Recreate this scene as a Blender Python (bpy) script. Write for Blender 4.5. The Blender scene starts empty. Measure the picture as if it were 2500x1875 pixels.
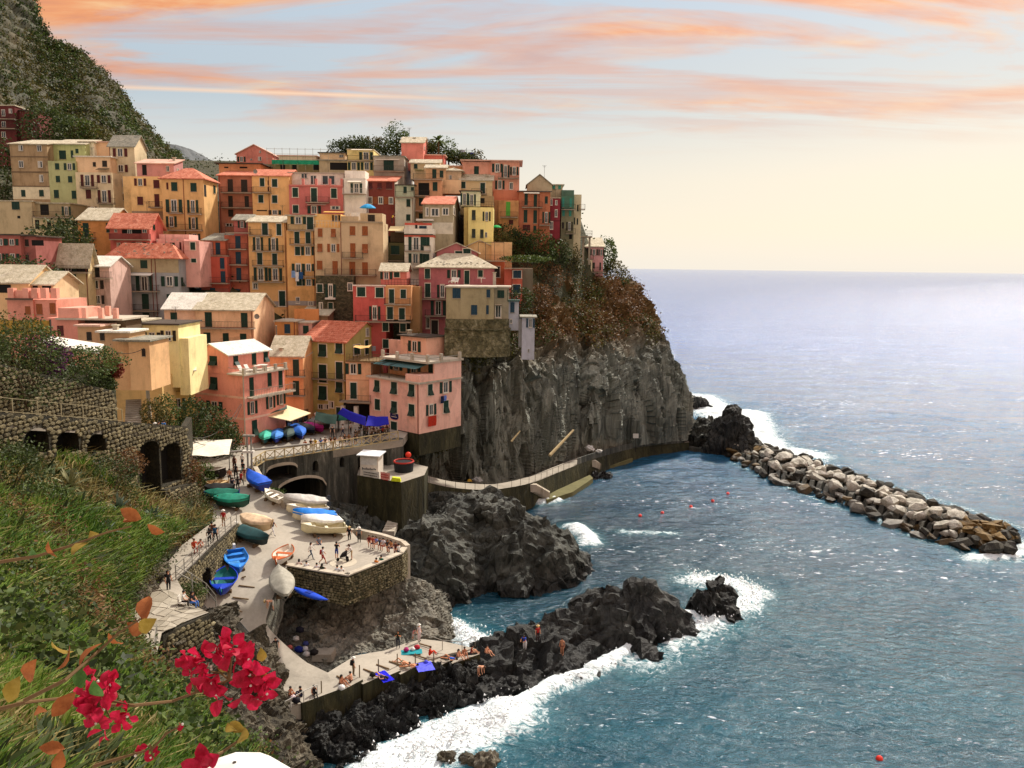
import bpy,math,random
import numpy as np
from mathutils import Vector,Matrix
R=math.radians
random.seed(7)
RNG=np.random.default_rng(11)
scn=bpy.context.scene
C=scn.collection
# ------------------------------------------------------------------ camera
F=1960.0
H=38.0
PITCH,ROLL=R(8.3),R(0.7)
cam_d=bpy.data.cameras.new('camera')
cam=bpy.data.objects.new('camera',cam_d)
C.objects.link(cam)
cam_d.sensor_fit='HORIZONTAL'
cam_d.sensor_width=36.0
cam_d.lens=36.0*F/2500.0
cam_d.clip_start=0.1
cam_d.clip_end=80000.0
CR=Matrix.Rotation(math.pi/2-PITCH,3,'X')@Matrix.Rotation(ROLL,3,'Z')
cam.matrix_world=Matrix.Translation((0,0,H))@CR.to_4x4()
scn.camera=cam
CAMP=Vector((0,0,H))
def ray(px,py):
 return CR@Vector(((px-1250.0)/F,-(py-937.5)/F,-1.0))
 # ------------------------------------------------------------------ exposure, sky, sun
scn.view_settings.view_transform='Standard'
scn.view_settings.look='None'
scn.view_settings.gamma=1.0
scn.view_settings.use_curve_mapping=False
scn.view_settings.exposure=0.3
SUN_AZ,SUN_EL=R(36),R(43)
world=bpy.data.worlds.new('World')
scn.world=world
world.use_nodes=True
wn,wl=world.node_tree.nodes,world.node_tree.links
wn.clear()
def N(nt,typ,**kw):
 n=nt.nodes.new(typ)
 for k,v in kw.items():
  if k.startswith('i_'):
   key=k[2:]
   n.inputs[int(key)if key.isdigit()else key.replace('_',' ')].default_value=v
  else:
   setattr(n,k,v)
 return n
def ramp(nt,fac,stops,interp='LINEAR'):
 r=nt.nodes.new('ShaderNodeValToRGB')
 r.color_ramp.interpolation=interp
 e=r.color_ramp.elements
 while len(e)>1:
  e.remove(e[-1])
 for k,(p,c)in enumerate(stops):
  el=e[0]if k==0 else e.new(p)
  el.position=p
  el.color=(*c,1)if len(c)==3 else c
 nt.links.new(fac,r.inputs['Fac'])
 return r.outputs['Color']
def mix(nt,fac,a,b,typ='MIX'):
 m=nt.nodes.new('ShaderNodeMix')
 m.data_type='RGBA'
 m.blend_type=typ
 for sock,v in((0,fac),(6,a),(7,b)):
  if hasattr(v,'is_linked'):
   nt.links.new(v,m.inputs[sock])
  else:
   m.inputs[sock].default_value=v if sock==0 else(*v,1)
 return m.outputs[2]
def mth(nt,op,a,b=None,clamp=False):
 m=nt.nodes.new('ShaderNodeMath')
 m.operation=op
 m.use_clamp=clamp
 for k,v in enumerate((a,b)):
  if v is None:
   continue
  if hasattr(v,'is_linked'):
   nt.links.new(v,m.inputs[k])
  else:
   m.inputs[k].default_value=v
 return m.outputs[0]
def S(r,g,b):
 """display 0-255 -> linear"""
 return tuple((v/255/12.92)if v/255<=0.04045 else((v/255+0.055)/1.055)**2.4 for v in(r,g,b))
wt=world.node_tree
tc=N(wt,'ShaderNodeTexCoord')
sky=N(wt,'ShaderNodeTexSky',sky_type='NISHITA')
sky.sun_disc=False
sky.sun_elevation=SUN_EL
sky.sun_rotation=SUN_AZ
sky.altitude=40
sky.dust_density=3.0
sky.air_density=1.0
sep=N(wt,'ShaderNodeSeparateXYZ')
wl.new(tc.outputs['Generated'],sep.inputs[0])
zc=mth(wt,'MAXIMUM',sep.outputs[2],0.0)
den=mth(wt,'ADD',zc,0.10)
cu=mth(wt,'DIVIDE',sep.outputs[0],den)
cv=mth(wt,'DIVIDE',sep.outputs[1],den)
comb=N(wt,'ShaderNodeCombineXYZ')
wl.new(cu,comb.inputs[0])
wl.new(cv,comb.inputs[1])
mp=N(wt,'ShaderNodeMapping')
mp.inputs['Rotation'].default_value=(0,0,R(8))
mp.inputs['Scale'].default_value=(0.55,1.15,1)
mp.inputs['Location'].default_value=(2.55,0.20,0)
wl.new(comb.outputs[0],mp.inputs[0])
n1=N(wt,'ShaderNodeTexNoise',i_Scale=1.15,i_Detail=7.0,i_Roughness=0.58,i_Distortion=0.9)
wl.new(mp.outputs[0],n1.inputs['Vector'])
mp2=N(wt,'ShaderNodeMapping')
mp2.inputs['Rotation'].default_value=(0,0,R(-14))
mp2.inputs['Scale'].default_value=(0.30,1.9,1)
mp2.inputs['Location'].default_value=(0.4,7.3,0)
wl.new(comb.outputs[0],mp2.inputs[0])
n2=N(wt,'ShaderNodeTexNoise',i_Scale=1.6,i_Detail=6.0,i_Roughness=0.6,i_Distortion=0.5)
wl.new(mp2.outputs[0],n2.inputs['Vector'])
# veil of the lower sky by elevation: cream at the horizon, pale blue grey higher up
veil=ramp(wt,zc,[(0.0,S(252,244,230)),(0.05,S(250,238,218)),(0.11,S(228,224,214)),(0.19,S(186,200,208)),(0.30,S(190,204,216)),(0.55,(0.95,1.0,1.08)),(1.0,(1.25,1.3,1.38))])
right=mth(wt,'MULTIPLY_ADD',sep.outputs[0],1.1)
right.node.inputs[2].default_value=0.45
right.node.use_clamp=True
lowmask=ramp(wt,zc,[(0.02,(0,0,0)),(0.10,(1,1,1)),(0.3,(0,0,0))])
veil=mix(wt,mth(wt,'MULTIPLY',right,mth(wt,'MULTIPLY',lowmask,0.7)),veil,S(252,235,206))
elev_on=ramp(wt,zc,[(0.13,(0,0,0)),(0.20,(1,1,1)),(0.45,(1,1,1)),(0.75,(0.2,0.2,0.2))])
grow=mth(wt,'MULTIPLY',mth(wt,'SUBTRACT',zc,0.235),1.5)
grow=mth(wt,'MINIMUM',mth(wt,'MAXIMUM',grow,-0.12),0.085)
m1=ramp(wt,mth(wt,'ADD',n1.outputs[0],grow),[(0.42,(0,0,0)),(0.50,(0.5,0.5,0.5)),(0.58,(1,1,1))])
m2=ramp(wt,n2.outputs[0],[(0.50,(0,0,0)),(0.64,(1,1,1))])
n3=N(wt,'ShaderNodeTexNoise',i_Scale=3.4,i_Detail=8.0,i_Roughness=0.62,i_Distortion=0.7)
wl.new(mp.outputs[0],n3.inputs['Vector'])
cl1=ramp(wt,n3.outputs[0],[(0.30,S(214,132,88)),(0.48,S(244,158,88)),(0.66,S(252,196,132))])
skyc=mix(wt,mix(wt,1.0,m1,elev_on,'MULTIPLY'),veil,cl1)
streak=mix(wt,n3.outputs[0],S(186,150,146),S(246,176,130))
skyc=mix(wt,mix(wt,1.0,mix(wt,1.0,m2,elev_on,'MULTIPLY'),(0.7,0.7,0.7),'MULTIPLY'),skyc,streak)
# one thin straight vapour trail low in the left half
t0,t1=ray(330,214).normalized(),ray(1150,243).normalized()
tn=t0.cross(t1).normalized()
dp=N(wt,'ShaderNodeVectorMath',operation='DOT_PRODUCT')
wl.new(tc.outputs['Generated'],dp.inputs[0])
dp.inputs[1].default_value=tn
tm=ramp(wt,mth(wt,'MULTIPLY',mth(wt,'ABSOLUTE',dp.outputs['Value']),100.0),[(0.0,(1,1,1)),(0.34,(0,0,0))])
tx=ramp(wt,mth(wt,'ADD',sep.outputs[0],0.5),[(0.02,(0.7,0.7,0.7)),(0.30,(1,1,1)),(0.46,(0,0,0))])
skyc=mix(wt,mix(wt,1.0,tm,tx,'MULTIPLY'),skyc,S(255,214,176))
nsky=mix(wt,1.0,sky.outputs[0],(0.13,0.13,0.13),'MULTIPLY')
tot=mix(wt,0.86,nsky,skyc)
bg=N(wt,'ShaderNodeBackground')
bg.inputs['Strength'].default_value=0.86
wl.new(tot,bg.inputs['Color'])
wo=N(wt,'ShaderNodeOutputWorld')
wl.new(bg.outputs[0],wo.inputs['Surface'])
sun_d=bpy.data.lights.new('sun','SUN')
sun_d.energy=4.4
sun_d.angle=R(3.0)
sun_d.color=(1.0,0.93,0.82)
sun=bpy.data.objects.new('sun',sun_d)
C.objects.link(sun)
SUNV=Vector((math.sin(SUN_AZ)*math.cos(SUN_EL),math.cos(SUN_AZ)*math.cos(SUN_EL),math.sin(SUN_EL)))
sun.rotation_euler=(-SUNV).to_track_quat('-Z','Y').to_euler()
scn.cycles.use_denoising=True
scn.cycles.max_bounces=6
scn.cycles.diffuse_bounces=3
scn.cycles.glossy_bounces=2
scn.cycles.transmission_bounces=2
scn.cycles.caustics_reflective=False
scn.cycles.caustics_refractive=False
# ------------------------------------------------------------------ picture point -> place
def P(px,py,d=None,z=None,Y=None):
 v=ray(px,py)
 if z is not None:
  t=(z-H)/v.z
 elif Y is not None:
  t=Y/v.y
 else:
  t=d
 return CAMP+v*t
def proj(p):
 q=CR.transposed()@(Vector(p)-CAMP)
 return 1250+F*q.x/-q.z,937.5-F*q.y/-q.z
 # ------------------------------------------------------------------ numeric noise
_perm=RNG.permutation(256)
_perm=np.concatenate([_perm,_perm,_perm])
_grad=RNG.normal(size=(256,3))
_grad/=np.linalg.norm(_grad,axis=1,keepdims=True)
def perlin(p):
 p=np.asarray(p,float)
 i=np.floor(p).astype(int)
 f=p-i
 i&=255
 w=f*f*f*(f*(f*6-15)+10)
 out=np.zeros(p.shape[:-1])
 for dx in(0,1):
  for dy in(0,1):
   for dz in(0,1):
    h=_perm[_perm[_perm[(i[...,0]+dx)&255]+((i[...,1]+dy)&255)]+((i[...,2]+dz)&255)]
    g=_grad[h]
    dd=f-np.array([dx,dy,dz])
    ww=(w[...,0]if dx else 1-w[...,0])*(w[...,1]if dy else 1-w[...,1])*(w[...,2]if dz else 1-w[...,2])
    out+=ww*(g*dd).sum(-1)
 return out
def fbm(p,octv=5,lac=2.1,gain=0.5,ridged=False):
 p=np.asarray(p,float)
 a,s,tot=1.0,0.0,0.0
 for k in range(octv):
  n=perlin(p+17.3*k)
  if ridged:
   n=0.5-np.abs(n)*1.6
  s=s+a*n
  tot+=a
  p=p*lac
  a*=gain
 return s/tot
def worley(p,seed=0):
 """distance to the nearest and second nearest feature, a value and a tilted plane per cell"""
 p=np.asarray(p,float)
 i=np.floor(p).astype(int)
 d1=np.full(p.shape[:-1],9.0)
 d2=d1.copy()
 val=np.zeros(p.shape[:-1])
 for dx in(-1,0,1):
  for dy in(-1,0,1):
   for dz in(-1,0,1):
    c=i+np.array([dx,dy,dz])
    h=_perm[_perm[_perm[(c[...,0]+seed)&255]+(c[...,1]&255)]+(c[...,2]&255)]
    fp=c+0.5+0.42*_grad[h]
    d=np.linalg.norm(p-fp,axis=-1)
    nearer=d<d1
    d2=np.where(nearer,d1,np.minimum(d2,d))
    val=np.where(nearer,h/255.0-0.5+1.5*((p-fp)*_grad[(h*7+31)&255]).sum(-1),val)
    d1=np.minimum(d1,d)
 return d1,d2,val
 # ------------------------------------------------------------------ materials
def base_mat(name):
 m=bpy.data.materials.new(name)
 m.use_nodes=True
 nt=m.node_tree
 b=nt.nodes['Principled BSDF']
 return m,nt,b
_plain={}
def plain(col,rough=0.7,metal=0.0,name='paint',spec=0.3,var=0.12,scale=3.0,bump=0.0):
 """one colour with a little wear in it"""
 key=(tuple(round(c,4)for c in col),rough,metal,name,var,scale,bump)
 if key in _plain:
  return _plain[key]
 m,nt,b=base_mat(name)
 tcd=N(nt,'ShaderNodeTexCoord')
 n=N(nt,'ShaderNodeTexNoise',i_Scale=scale,i_Detail=5.0,i_Roughness=0.65)
 nt.links.new(tcd.outputs['Object'],n.inputs['Vector'])
 lo=tuple(c*(1-var*1.6)for c in col)
 hi=tuple(min(1,c*(1+var))for c in col)
 nt.links.new(ramp(nt,n.outputs[0],[(0.3,lo),(0.7,hi)]),b.inputs['Base Color'])
 b.inputs['Roughness'].default_value=rough
 b.inputs['Metallic'].default_value=metal
 b.inputs['Specular IOR Level'].default_value=spec
 if bump:
  bp=N(nt,'ShaderNodeBump',i_Strength=bump,i_Distance=0.05)
  nt.links.new(n.outputs[0],bp.inputs['Height'])
  nt.links.new(bp.outputs[0],b.inputs['Normal'])
 _plain[key]=m
 return m
_plaster={}
def plaster(col,dirt=0.35,name='plaster'):
 """rendered house wall: blotches, rain streaks, repaired patches"""
 lum=0.3*col[0]+0.6*col[1]+0.1*col[2]
 col=tuple(min(0.9,(c*0.80+lum*0.20)*1.16+0.014)for c in col)
 key=(tuple(round(c,4)for c in col),dirt)
 if key in _plaster:
  return _plaster[key]
 m,nt,b=base_mat(name)
 L=nt.links
 tcd=N(nt,'ShaderNodeTexCoord')
 oi=N(nt,'ShaderNodeObjectInfo')
 off=N(nt,'ShaderNodeVectorMath',operation='ADD')
 L.new(tcd.outputs['Object'],off.inputs[0])
 cm=N(nt,'ShaderNodeCombineXYZ')
 L.new(mth(nt,'MULTIPLY',oi.outputs['Random'],90.0),cm.inputs[0])
 L.new(cm.outputs[0],off.inputs[1])
 big=N(nt,'ShaderNodeTexNoise',i_Scale=0.35,i_Detail=6.0,i_Roughness=0.68)
 L.new(off.outputs[0],big.inputs['Vector'])
 mp=N(nt,'ShaderNodeMapping')
 mp.inputs['Scale'].default_value=(1.1,1.1,0.22)
 L.new(off.outputs[0],mp.inputs[0])
 st=N(nt,'ShaderNodeTexNoise',i_Scale=1.0,i_Detail=5.0,i_Roughness=0.7)
 L.new(mp.outputs[0],st.inputs['Vector'])
 fine=N(nt,'ShaderNodeTexNoise',i_Scale=9.0,i_Detail=4.0,i_Roughness=0.7)
 L.new(off.outputs[0],fine.inputs['Vector'])
 dk=tuple(c*0.70 for c in col)
 lt=tuple(min(0.95,c*1.10+0.012)for c in col)
 c1=ramp(nt,big.outputs[0],[(0.30,dk),(0.47,col),(0.72,lt)])
 stain=ramp(nt,st.outputs[0],[(0.30,(0.45,0.41,0.36)),(0.50,(1,1,1))])
 c2=mix(nt,dirt,c1,mix(nt,1.0,c1,stain,'MULTIPLY'))
 c3=mix(nt,0.22,c2,mix(nt,1.0,c2,ramp(nt,fine.outputs[0],[(0.3,(0.55,0.52,0.48)),(0.6,(1.12,1.12,1.12))]),'MULTIPLY'))
 vp=N(nt,'ShaderNodeTexVoronoi',i_Scale=0.33)
 dsv=N(nt,'ShaderNodeVectorMath',operation='MULTIPLY_ADD')
 L.new(big.outputs['Color'],dsv.inputs[0])
 dsv.inputs[1].default_value=(2.0,2.0,2.0)
 L.new(off.outputs[0],dsv.inputs[2])
 L.new(dsv.outputs[0],vp.inputs['Vector'])
 sv=N(nt,'ShaderNodeSeparateColor')
 L.new(vp.outputs['Color'],sv.inputs[0])
 c3=mix(nt,0.6,c3,mix(nt,1.0,c3,ramp(nt,sv.outputs[0],[(0.0,(0.80,0.78,0.75)),(0.18,(1,1,1)),(0.82,(1,1,1)),(1.0,(1.15,1.14,1.12))]),'MULTIPLY'))
 L.new(c3,b.inputs['Base Color'])
 b.inputs['Roughness'].default_value=0.9
 b.inputs['Specular IOR Level'].default_value=0.15
 bp=N(nt,'ShaderNodeBump',i_Strength=0.25,i_Distance=0.03)
 L.new(fine.outputs[0],bp.inputs['Height'])
 L.new(bp.outputs[0],b.inputs['Normal'])
 _plaster[key]=m
 return m
def rock_mat(name,cols,scale=0.5,stretch=(1,1,1),moss=None,wet=True,rough=0.75,bump=0.7,crack=0.6,specks=True):
 """layered dark stone with pale veins; wet and darker close to the water line"""
 m,nt,b=base_mat(name)
 L=nt.links
 geo=N(nt,'ShaderNodeNewGeometry')
 mp=N(nt,'ShaderNodeMapping')
 mp.inputs['Scale'].default_value=stretch
 L.new(geo.outputs['Position'],mp.inputs[0])
 n=N(nt,'ShaderNodeTexNoise',i_Scale=scale,i_Detail=9.0,i_Roughness=0.68,i_Distortion=0.6)
 L.new(mp.outputs[0],n.inputs['Vector'])
 f=N(nt,'ShaderNodeTexNoise',i_Scale=scale*7,i_Detail=7.0,i_Roughness=0.7)
 L.new(mp.outputs[0],f.inputs['Vector'])
 v=N(nt,'ShaderNodeTexVoronoi',feature='DISTANCE_TO_EDGE',i_Scale=scale*1.6)
 ds=N(nt,'ShaderNodeVectorMath',operation='MULTIPLY_ADD')
 L.new(n.outputs['Color'],ds.inputs[0])
 ds.inputs[1].default_value=(1.3,1.3,1.3)
 L.new(mp.outputs[0],ds.inputs[2])
 L.new(ds.outputs[0],v.inputs['Vector'])
 c=ramp(nt,n.outputs[0],[(0.28,cols[0]),(0.45,cols[1]),(0.58,cols[2]),(0.75,cols[3])])
 c=mix(nt,0.55,c,mix(nt,1.0,c,ramp(nt,f.outputs[0],[(0.32,(0.35,0.35,0.35)),(0.68,(1.5,1.48,1.42))]),'MULTIPLY'))
 ck=ramp(nt,v.outputs['Distance'],[(0.0,(0.25,0.25,0.25)),(0.05,(1,1,1))])
 c=mix(nt,crack,c,mix(nt,1.0,c,ck,'MULTIPLY'))
 sp=N(nt,'ShaderNodeTexNoise',i_Scale=scale*13,i_Detail=3.0,i_Roughness=0.6)
 L.new(mp.outputs[0],sp.inputs['Vector'])
 if specks:
  c=mix(nt,ramp(nt,sp.outputs[0],[(0.66,(0,0,0)),(0.74,(0.6,0.6,0.6))]),c,tuple(min(0.5,x*2.2+0.05)for x in cols[3]))
 if moss:
  col,z0,z1=moss
  sx=N(nt,'ShaderNodeSeparateXYZ')
  L.new(geo.outputs['Position'],sx.inputs[0])
  mr=N(nt,'ShaderNodeMapRange')
  mr.inputs[1].default_value,mr.inputs[2].default_value=z0,z1
  zz=mth(nt,'MULTIPLY_ADD',n.outputs[0],(z1-z0)*1.5)
  L.new(mth(nt,'SUBTRACT',sx.outputs[2],(z1-z0)*0.75),zz.node.inputs[2])
  L.new(zz,mr.inputs[0])
  c=mix(nt,mr.outputs[0],c,mix(nt,f.outputs[0],tuple(x*0.5 for x in col),tuple(x*1.4 for x in col)))
 if wet:
  sx=N(nt,'ShaderNodeSeparateXYZ')
  L.new(geo.outputs['Position'],sx.inputs[0])
  mr=N(nt,'ShaderNodeMapRange')
  mr.inputs[1].default_value,mr.inputs[2].default_value=0.3,1.9
  mr.inputs[3].default_value,mr.inputs[4].default_value=0.30,1.0
  L.new(mth(nt,'SUBTRACT',sx.outputs[2],n.outputs[0]),mr.inputs[0])
  c=mix(nt,1.0,c,mr.outputs[0],'MULTIPLY')
  rg=N(nt,'ShaderNodeMapRange')
  rg.inputs[1].default_value,rg.inputs[2].default_value=0.2,2.2
  rg.inputs[3].default_value,rg.inputs[4].default_value=0.35,rough
  L.new(sx.outputs[2],rg.inputs[0])
  L.new(rg.outputs[0],b.inputs['Roughness'])
 else:
  b.inputs['Roughness'].default_value=rough
 b.inputs['Specular IOR Level'].default_value=0.35
 L.new(c,b.inputs['Base Color'])
 hsum=mth(nt,'ADD',mth(nt,'MULTIPLY',n.outputs[0],1.2),mth(nt,'MULTIPLY',f.outputs[0],0.6))
 hsum=mth(nt,'ADD',hsum,mth(nt,'MULTIPLY',mth(nt,'MINIMUM',v.outputs['Distance'],0.08),3.0))
 bp=N(nt,'ShaderNodeBump',i_Strength=bump,i_Distance=0.5)
 L.new(hsum,bp.inputs['Height'])
 L.new(bp.outputs[0],b.inputs['Normal'])
 return m
def leaf_mat(name,cols,scale=0.6,trans=0.25,rough=0.6):
 m,nt,b=base_mat(name)
 L=nt.links
 geo=N(nt,'ShaderNodeNewGeometry')
 n=N(nt,'ShaderNodeTexNoise',i_Scale=scale,i_Detail=6.0,i_Roughness=0.75)
 L.new(geo.outputs['Position'],n.inputs['Vector'])
 rnd=mth(nt,'ADD',mth(nt,'MULTIPLY',n.outputs[0],0.75),mth(nt,'MULTIPLY',geo.outputs['Random Per Island'],0.25))
 k=len(cols)
 c=ramp(nt,rnd,[(0.30+0.36*q/(k-1),col)for q,col in enumerate(cols)])
 L.new(c,b.inputs['Base Color'])
 b.inputs['Roughness'].default_value=rough
 b.inputs['Specular IOR Level'].default_value=0.25
 tr=N(nt,'ShaderNodeBsdfTranslucent')
 L.new(c,tr.inputs['Color'])
 ms=N(nt,'ShaderNodeMixShader')
 ms.inputs[0].default_value=trans
 out=nt.nodes['Material Output']
 L.new(b.outputs[0],ms.inputs[1])
 L.new(tr.outputs[0],ms.inputs[2])
 L.new(ms.outputs[0],out.inputs['Surface'])
 return m
 # ------------------------------------------------------------------ mesh building
class MB:
 def __init__(self):
  self.v,self.f,self.m=[],[],[]
 def face(self,pts,m=0):
  k=len(self.v)
  self.v+=[tuple(p)for p in pts]
  self.f.append(tuple(range(k,k+len(pts))))
  self.m.append(m)
  return self
 def hexa(self,p,m=0):
  """8 corners: bottom 0-3 (counter-clockwise from above), top 4-7"""
  k=len(self.v)
  self.v+=[tuple(q)for q in p]
  for q in((3,2,1,0),(4,5,6,7),(0,1,5,4),(1,2,6,5),(2,3,7,6),(3,0,4,7)):
   self.f.append(tuple(k+a for a in q))
   self.m.append(m)
  return self
 def box(self,x0,x1,y0,y1,z0,z1,m=0):
  return self.hexa([(x0,y0,z0),(x1,y0,z0),(x1,y1,z0),(x0,y1,z0),(x0,y0,z1),(x1,y0,z1),(x1,y1,z1),(x0,y1,z1)],m)
 def tube(self,pts,r,n=6,m=0,cap=True):
  pts=[Vector(p)for p in pts]
  rs=r if isinstance(r,(list,tuple))else[r]*len(pts)
  k=len(self.v)
  for i,p in enumerate(pts):
   a=pts[max(0,i-1)]
   c=pts[min(len(pts)-1,i+1)]
   t=(c-a)
   if t.length<1e-6:
    t=Vector((0,0,1))
   t.normalize()
   up=Vector((0,0,1))if abs(t.z)<0.9 else Vector((1,0,0))
   s=t.cross(up).normalized()
   q=s.cross(t)
   for j in range(n):
    an=2*math.pi*j/n
    self.v.append(tuple(p+s*(math.cos(an)*rs[i])+q*(math.sin(an)*rs[i])))
  for i in range(len(pts)-1):
   for j in range(n):
    a=k+i*n+j
    b2=k+i*n+(j+1)%n
    self.f.append((a,b2,b2+n,a+n))
    self.m.append(m)
  if cap:
   self.f.append(tuple(k+j for j in range(n))[::-1])
   self.f.append(tuple(k+(len(pts)-1)*n+j for j in range(n)))
   self.m+=[m,m]
  return self
 def bar(self,a,b,w,h=None,m=0):
  """square bar between two points"""
  a,b=Vector(a),Vector(b)
  h=h or w
  t=(b-a).normalized()
  up=Vector((0,0,1))if abs(t.z)<0.95 else Vector((0,1,0))
  s=t.cross(up).normalized()*(w/2)
  q=s.cross(t).normalized()*(h/2)
  return self.hexa([a-s-q,a+s-q,b+s-q,b-s-q,a-s+q,a+s+q,b+s+q,b-s+q],m)
 def grid(self,pts,nu,nv,m=0,wrap=False):
  k=len(self.v)
  self.v+=[tuple(p)for p in pts]
  for i in range(nu-1):
   for j in range(nv if wrap else nv-1):
    j2=(j+1)%nv
    self.f.append((k+i*nv+j,k+(i+1)*nv+j,k+(i+1)*nv+j2,k+i*nv+j2))
    self.m.append(m)
  return self
 def ball(self,c,r,n=8,k=6,m=0,sq=(1,1,1)):
  pts=[]
  for i in range(k+1):
   th=math.pi*i/k
   for j in range(n):
    ph=2*math.pi*j/n
    pts.append((c[0]+r*sq[0]*math.sin(th)*math.cos(ph),c[1]+r*sq[1]*math.sin(th)*math.sin(ph),c[2]+r*sq[2]*math.cos(th)))
  return self.grid(pts,k+1,n,m,wrap=True)
 def mesh(self,name,mats,smooth=False):
  me=bpy.data.meshes.new(name)
  me.from_pydata(self.v,[],self.f)
  for mt in(mats if isinstance(mats,(list,tuple))else[mats]):
   me.materials.append(mt)
  if any(self.m):
   me.polygons.foreach_set('material_index',self.m)
  if smooth:
   me.polygons.foreach_set('use_smooth',[True]*len(me.polygons))
  me.update()
  return me
 def build(self,name,mats,parent=None,smooth=False,**tags):
  return link(name,self.mesh(name,mats,smooth),parent,**tags)
def link(name,me,parent=None,loc=None,rz=None,scale=None,**tags):
 o=bpy.data.objects.new(name,me)
 C.objects.link(o)
 if parent is not None:
  o.parent=parent
 if loc is not None:
  o.location=loc
 if rz is not None:
  o.rotation_euler=(0,0,rz)
 if scale is not None:
  o.scale=scale
 tag(o,**tags)
 return o
def tag(o,label=None,cat=None,group=None,kind=None):
 if label:
  o['label']=label
 if cat:
  o['category']=cat
 if group:
  o['group']=group
 if kind:
  o['kind']=kind
 return o
def thing(name,label,cat,loc=(0,0,0),rz=0.0,group=None):
 o=link(name,None,None,loc,rz)
 return tag(o,label,cat,group)
def np_mesh(name,verts,quads,mats,smooth=True,mi=None):
 """fast mesh from numpy arrays of verts (n,3) and faces (m,3 or 4)"""
 verts=np.asarray(verts,np.float32)
 quads=np.asarray(quads,np.int32)
 me=bpy.data.meshes.new(name)
 me.vertices.add(len(verts))
 me.vertices.foreach_set('co',verts.ravel())
 k=quads.shape[1]
 me.loops.add(quads.size)
 me.loops.foreach_set('vertex_index',quads.ravel())
 me.polygons.add(len(quads))
 me.polygons.foreach_set('loop_start',np.arange(0,quads.size,k,dtype=np.int32))
 me.polygons.foreach_set('loop_total',np.full(len(quads),k,np.int32))
 if mi is not None:
  me.polygons.foreach_set('material_index',np.asarray(mi,np.int32))
 me.polygons.foreach_set('use_smooth',np.full(len(quads),smooth))
 for mt in(mats if isinstance(mats,(list,tuple))else[mats]):
  me.materials.append(mt)
 me.update(calc_edges=True)
 me.validate()
 return me
def grid_faces(nu,nv,wrap=False):
 i,j=np.meshgrid(np.arange(nu-1),np.arange(nv if wrap else nv-1),indexing='ij')
 j2=(j+1)%nv
 return np.stack([i*nv+j,(i+1)*nv+j,(i+1)*nv+j2,i*nv+j2],-1).reshape(-1,4)
def resample(poly,n):
 """n points evenly along a polyline, softened with a Catmull-Rom"""
 p=np.asarray(poly,float)
 t=np.linspace(0,len(p)-1,n)
 i=np.clip(np.floor(t).astype(int),0,len(p)-2)
 f=(t-i)[:,None]
 a,b=p[np.clip(i-1,0,None)],p[i]
 c,d=p[i+1],p[np.clip(i+2,None,len(p)-1)]
 return 0.5*(2*b+(c-a)*f+(2*a-5*b+4*c-d)*f**2+(3*b-a-3*c+d)*f**3)
def loft(stations,nu,nv):
 rows=np.array([resample(s,nv)for s in stations])
 return np.array([resample(rows[:,j],nu)for j in range(nv)]).transpose(1,0,2)
def normals(g):
 du=np.gradient(g,axis=0)
 dv=np.gradient(g,axis=1)
 n=np.cross(du,dv)
 return n/(np.linalg.norm(n,axis=-1,keepdims=True)+1e-9)
def crag(g,amp=1.0,freq=0.15,stretch=(1,1,1),seed=0.0,sign=1.0,block=0.6,ridge=0.5,fine=0.25,beds=(0.35,0.45,0.8),bedf=0.9,beda=0.45):
 """push a lofted sheet in and out along its normals: blocks, ledges and fine breakage"""
 n=normals(g)*sign
 q=g*np.array(stretch)*freq+seed
 warp=np.stack([fbm(q+5,3),fbm(q+31,3),fbm(q+77,3)],-1)
 d1,d2,val=worley(q*1.5+warp*0.25)
 e1,e2,val2=worley(q*3.9+warp*0.5,3)
 h1,h2,val3=worley(q*9.5+warp*0.8,9)
 disp=block*(val*1.5-0.12*np.exp(-((d2-d1)*16)**2))
 disp+=block*0.42*(val2*1.4-0.15*np.exp(-((e2-e1)*14)**2))+block*0.20*val3*1.3
 disp+=ridge*0.7*fbm(q*0.6,3)+fine*0.5*fbm(q*9,4)
 sx=(g@np.array(beds))*bedf+1.3*warp[...,0]+val*0.5
 st_=sx-np.floor(sx)
 sy=sx*3.1+warp[...,1]
 disp+=beda*((np.minimum(st_*1.3,(1-st_)*5.0)-0.4)*(0.6+1.6*np.clip(warp[...,2]+0.3,0,1))+0.12*(sy-np.floor(sy)-0.5))
 return g+n*(disp*amp)[...,None]
 # ================================================================== SEA
def pz(pts,z=0.0):
 return[P(x,y,z=z)for x,y in pts]
FOAM=[([(930,1880),(1010,1850),(1080,1810),(1150,1780),(1230,1745)],3.0,1.15),([(1230,1745),(1340,1680),(1420,1650),(1500,1608),(1600,1548),(1690,1505)],1.3,0.95),([(1640,1560),(1730,1520),(1800,1490),(1840,1450),(1790,1425),(1700,1415)],2.4,0.8),([(1560,1620),(1650,1570),(1760,1520)],3.2,0.55),([(1095,1535),(1140,1560),(1190,1590)],2.0,1.0),([(1400,1290),(1425,1305),(1440,1325)],1.7,1.0),([(1305,1232),(1360,1222)],1.0,1.0),([(1395,1385),(1370,1400),(1330,1415)],1.3,0.6),([(1690,970),(1740,1005),(1800,1030)],7.0,1.15),([(1825,1010),(1840,1060),(1870,1100),(1960,1112)],5.5,1.05),([(1790,1130),(1950,1205),(2100,1255),(2250,1320),(2380,1358)],0.8,0.42),([(2380,1365),(2470,1360),(2520,1330)],1.8,0.8),([(1900,1100),(2100,1165),(2300,1225),(2490,1290)],1.2,0.42),([(1420,1150),(1500,1122),(1560,1108)],0.8,0.7),([(1520,1300),(1640,1305)],1.2,0.55),]
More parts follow.
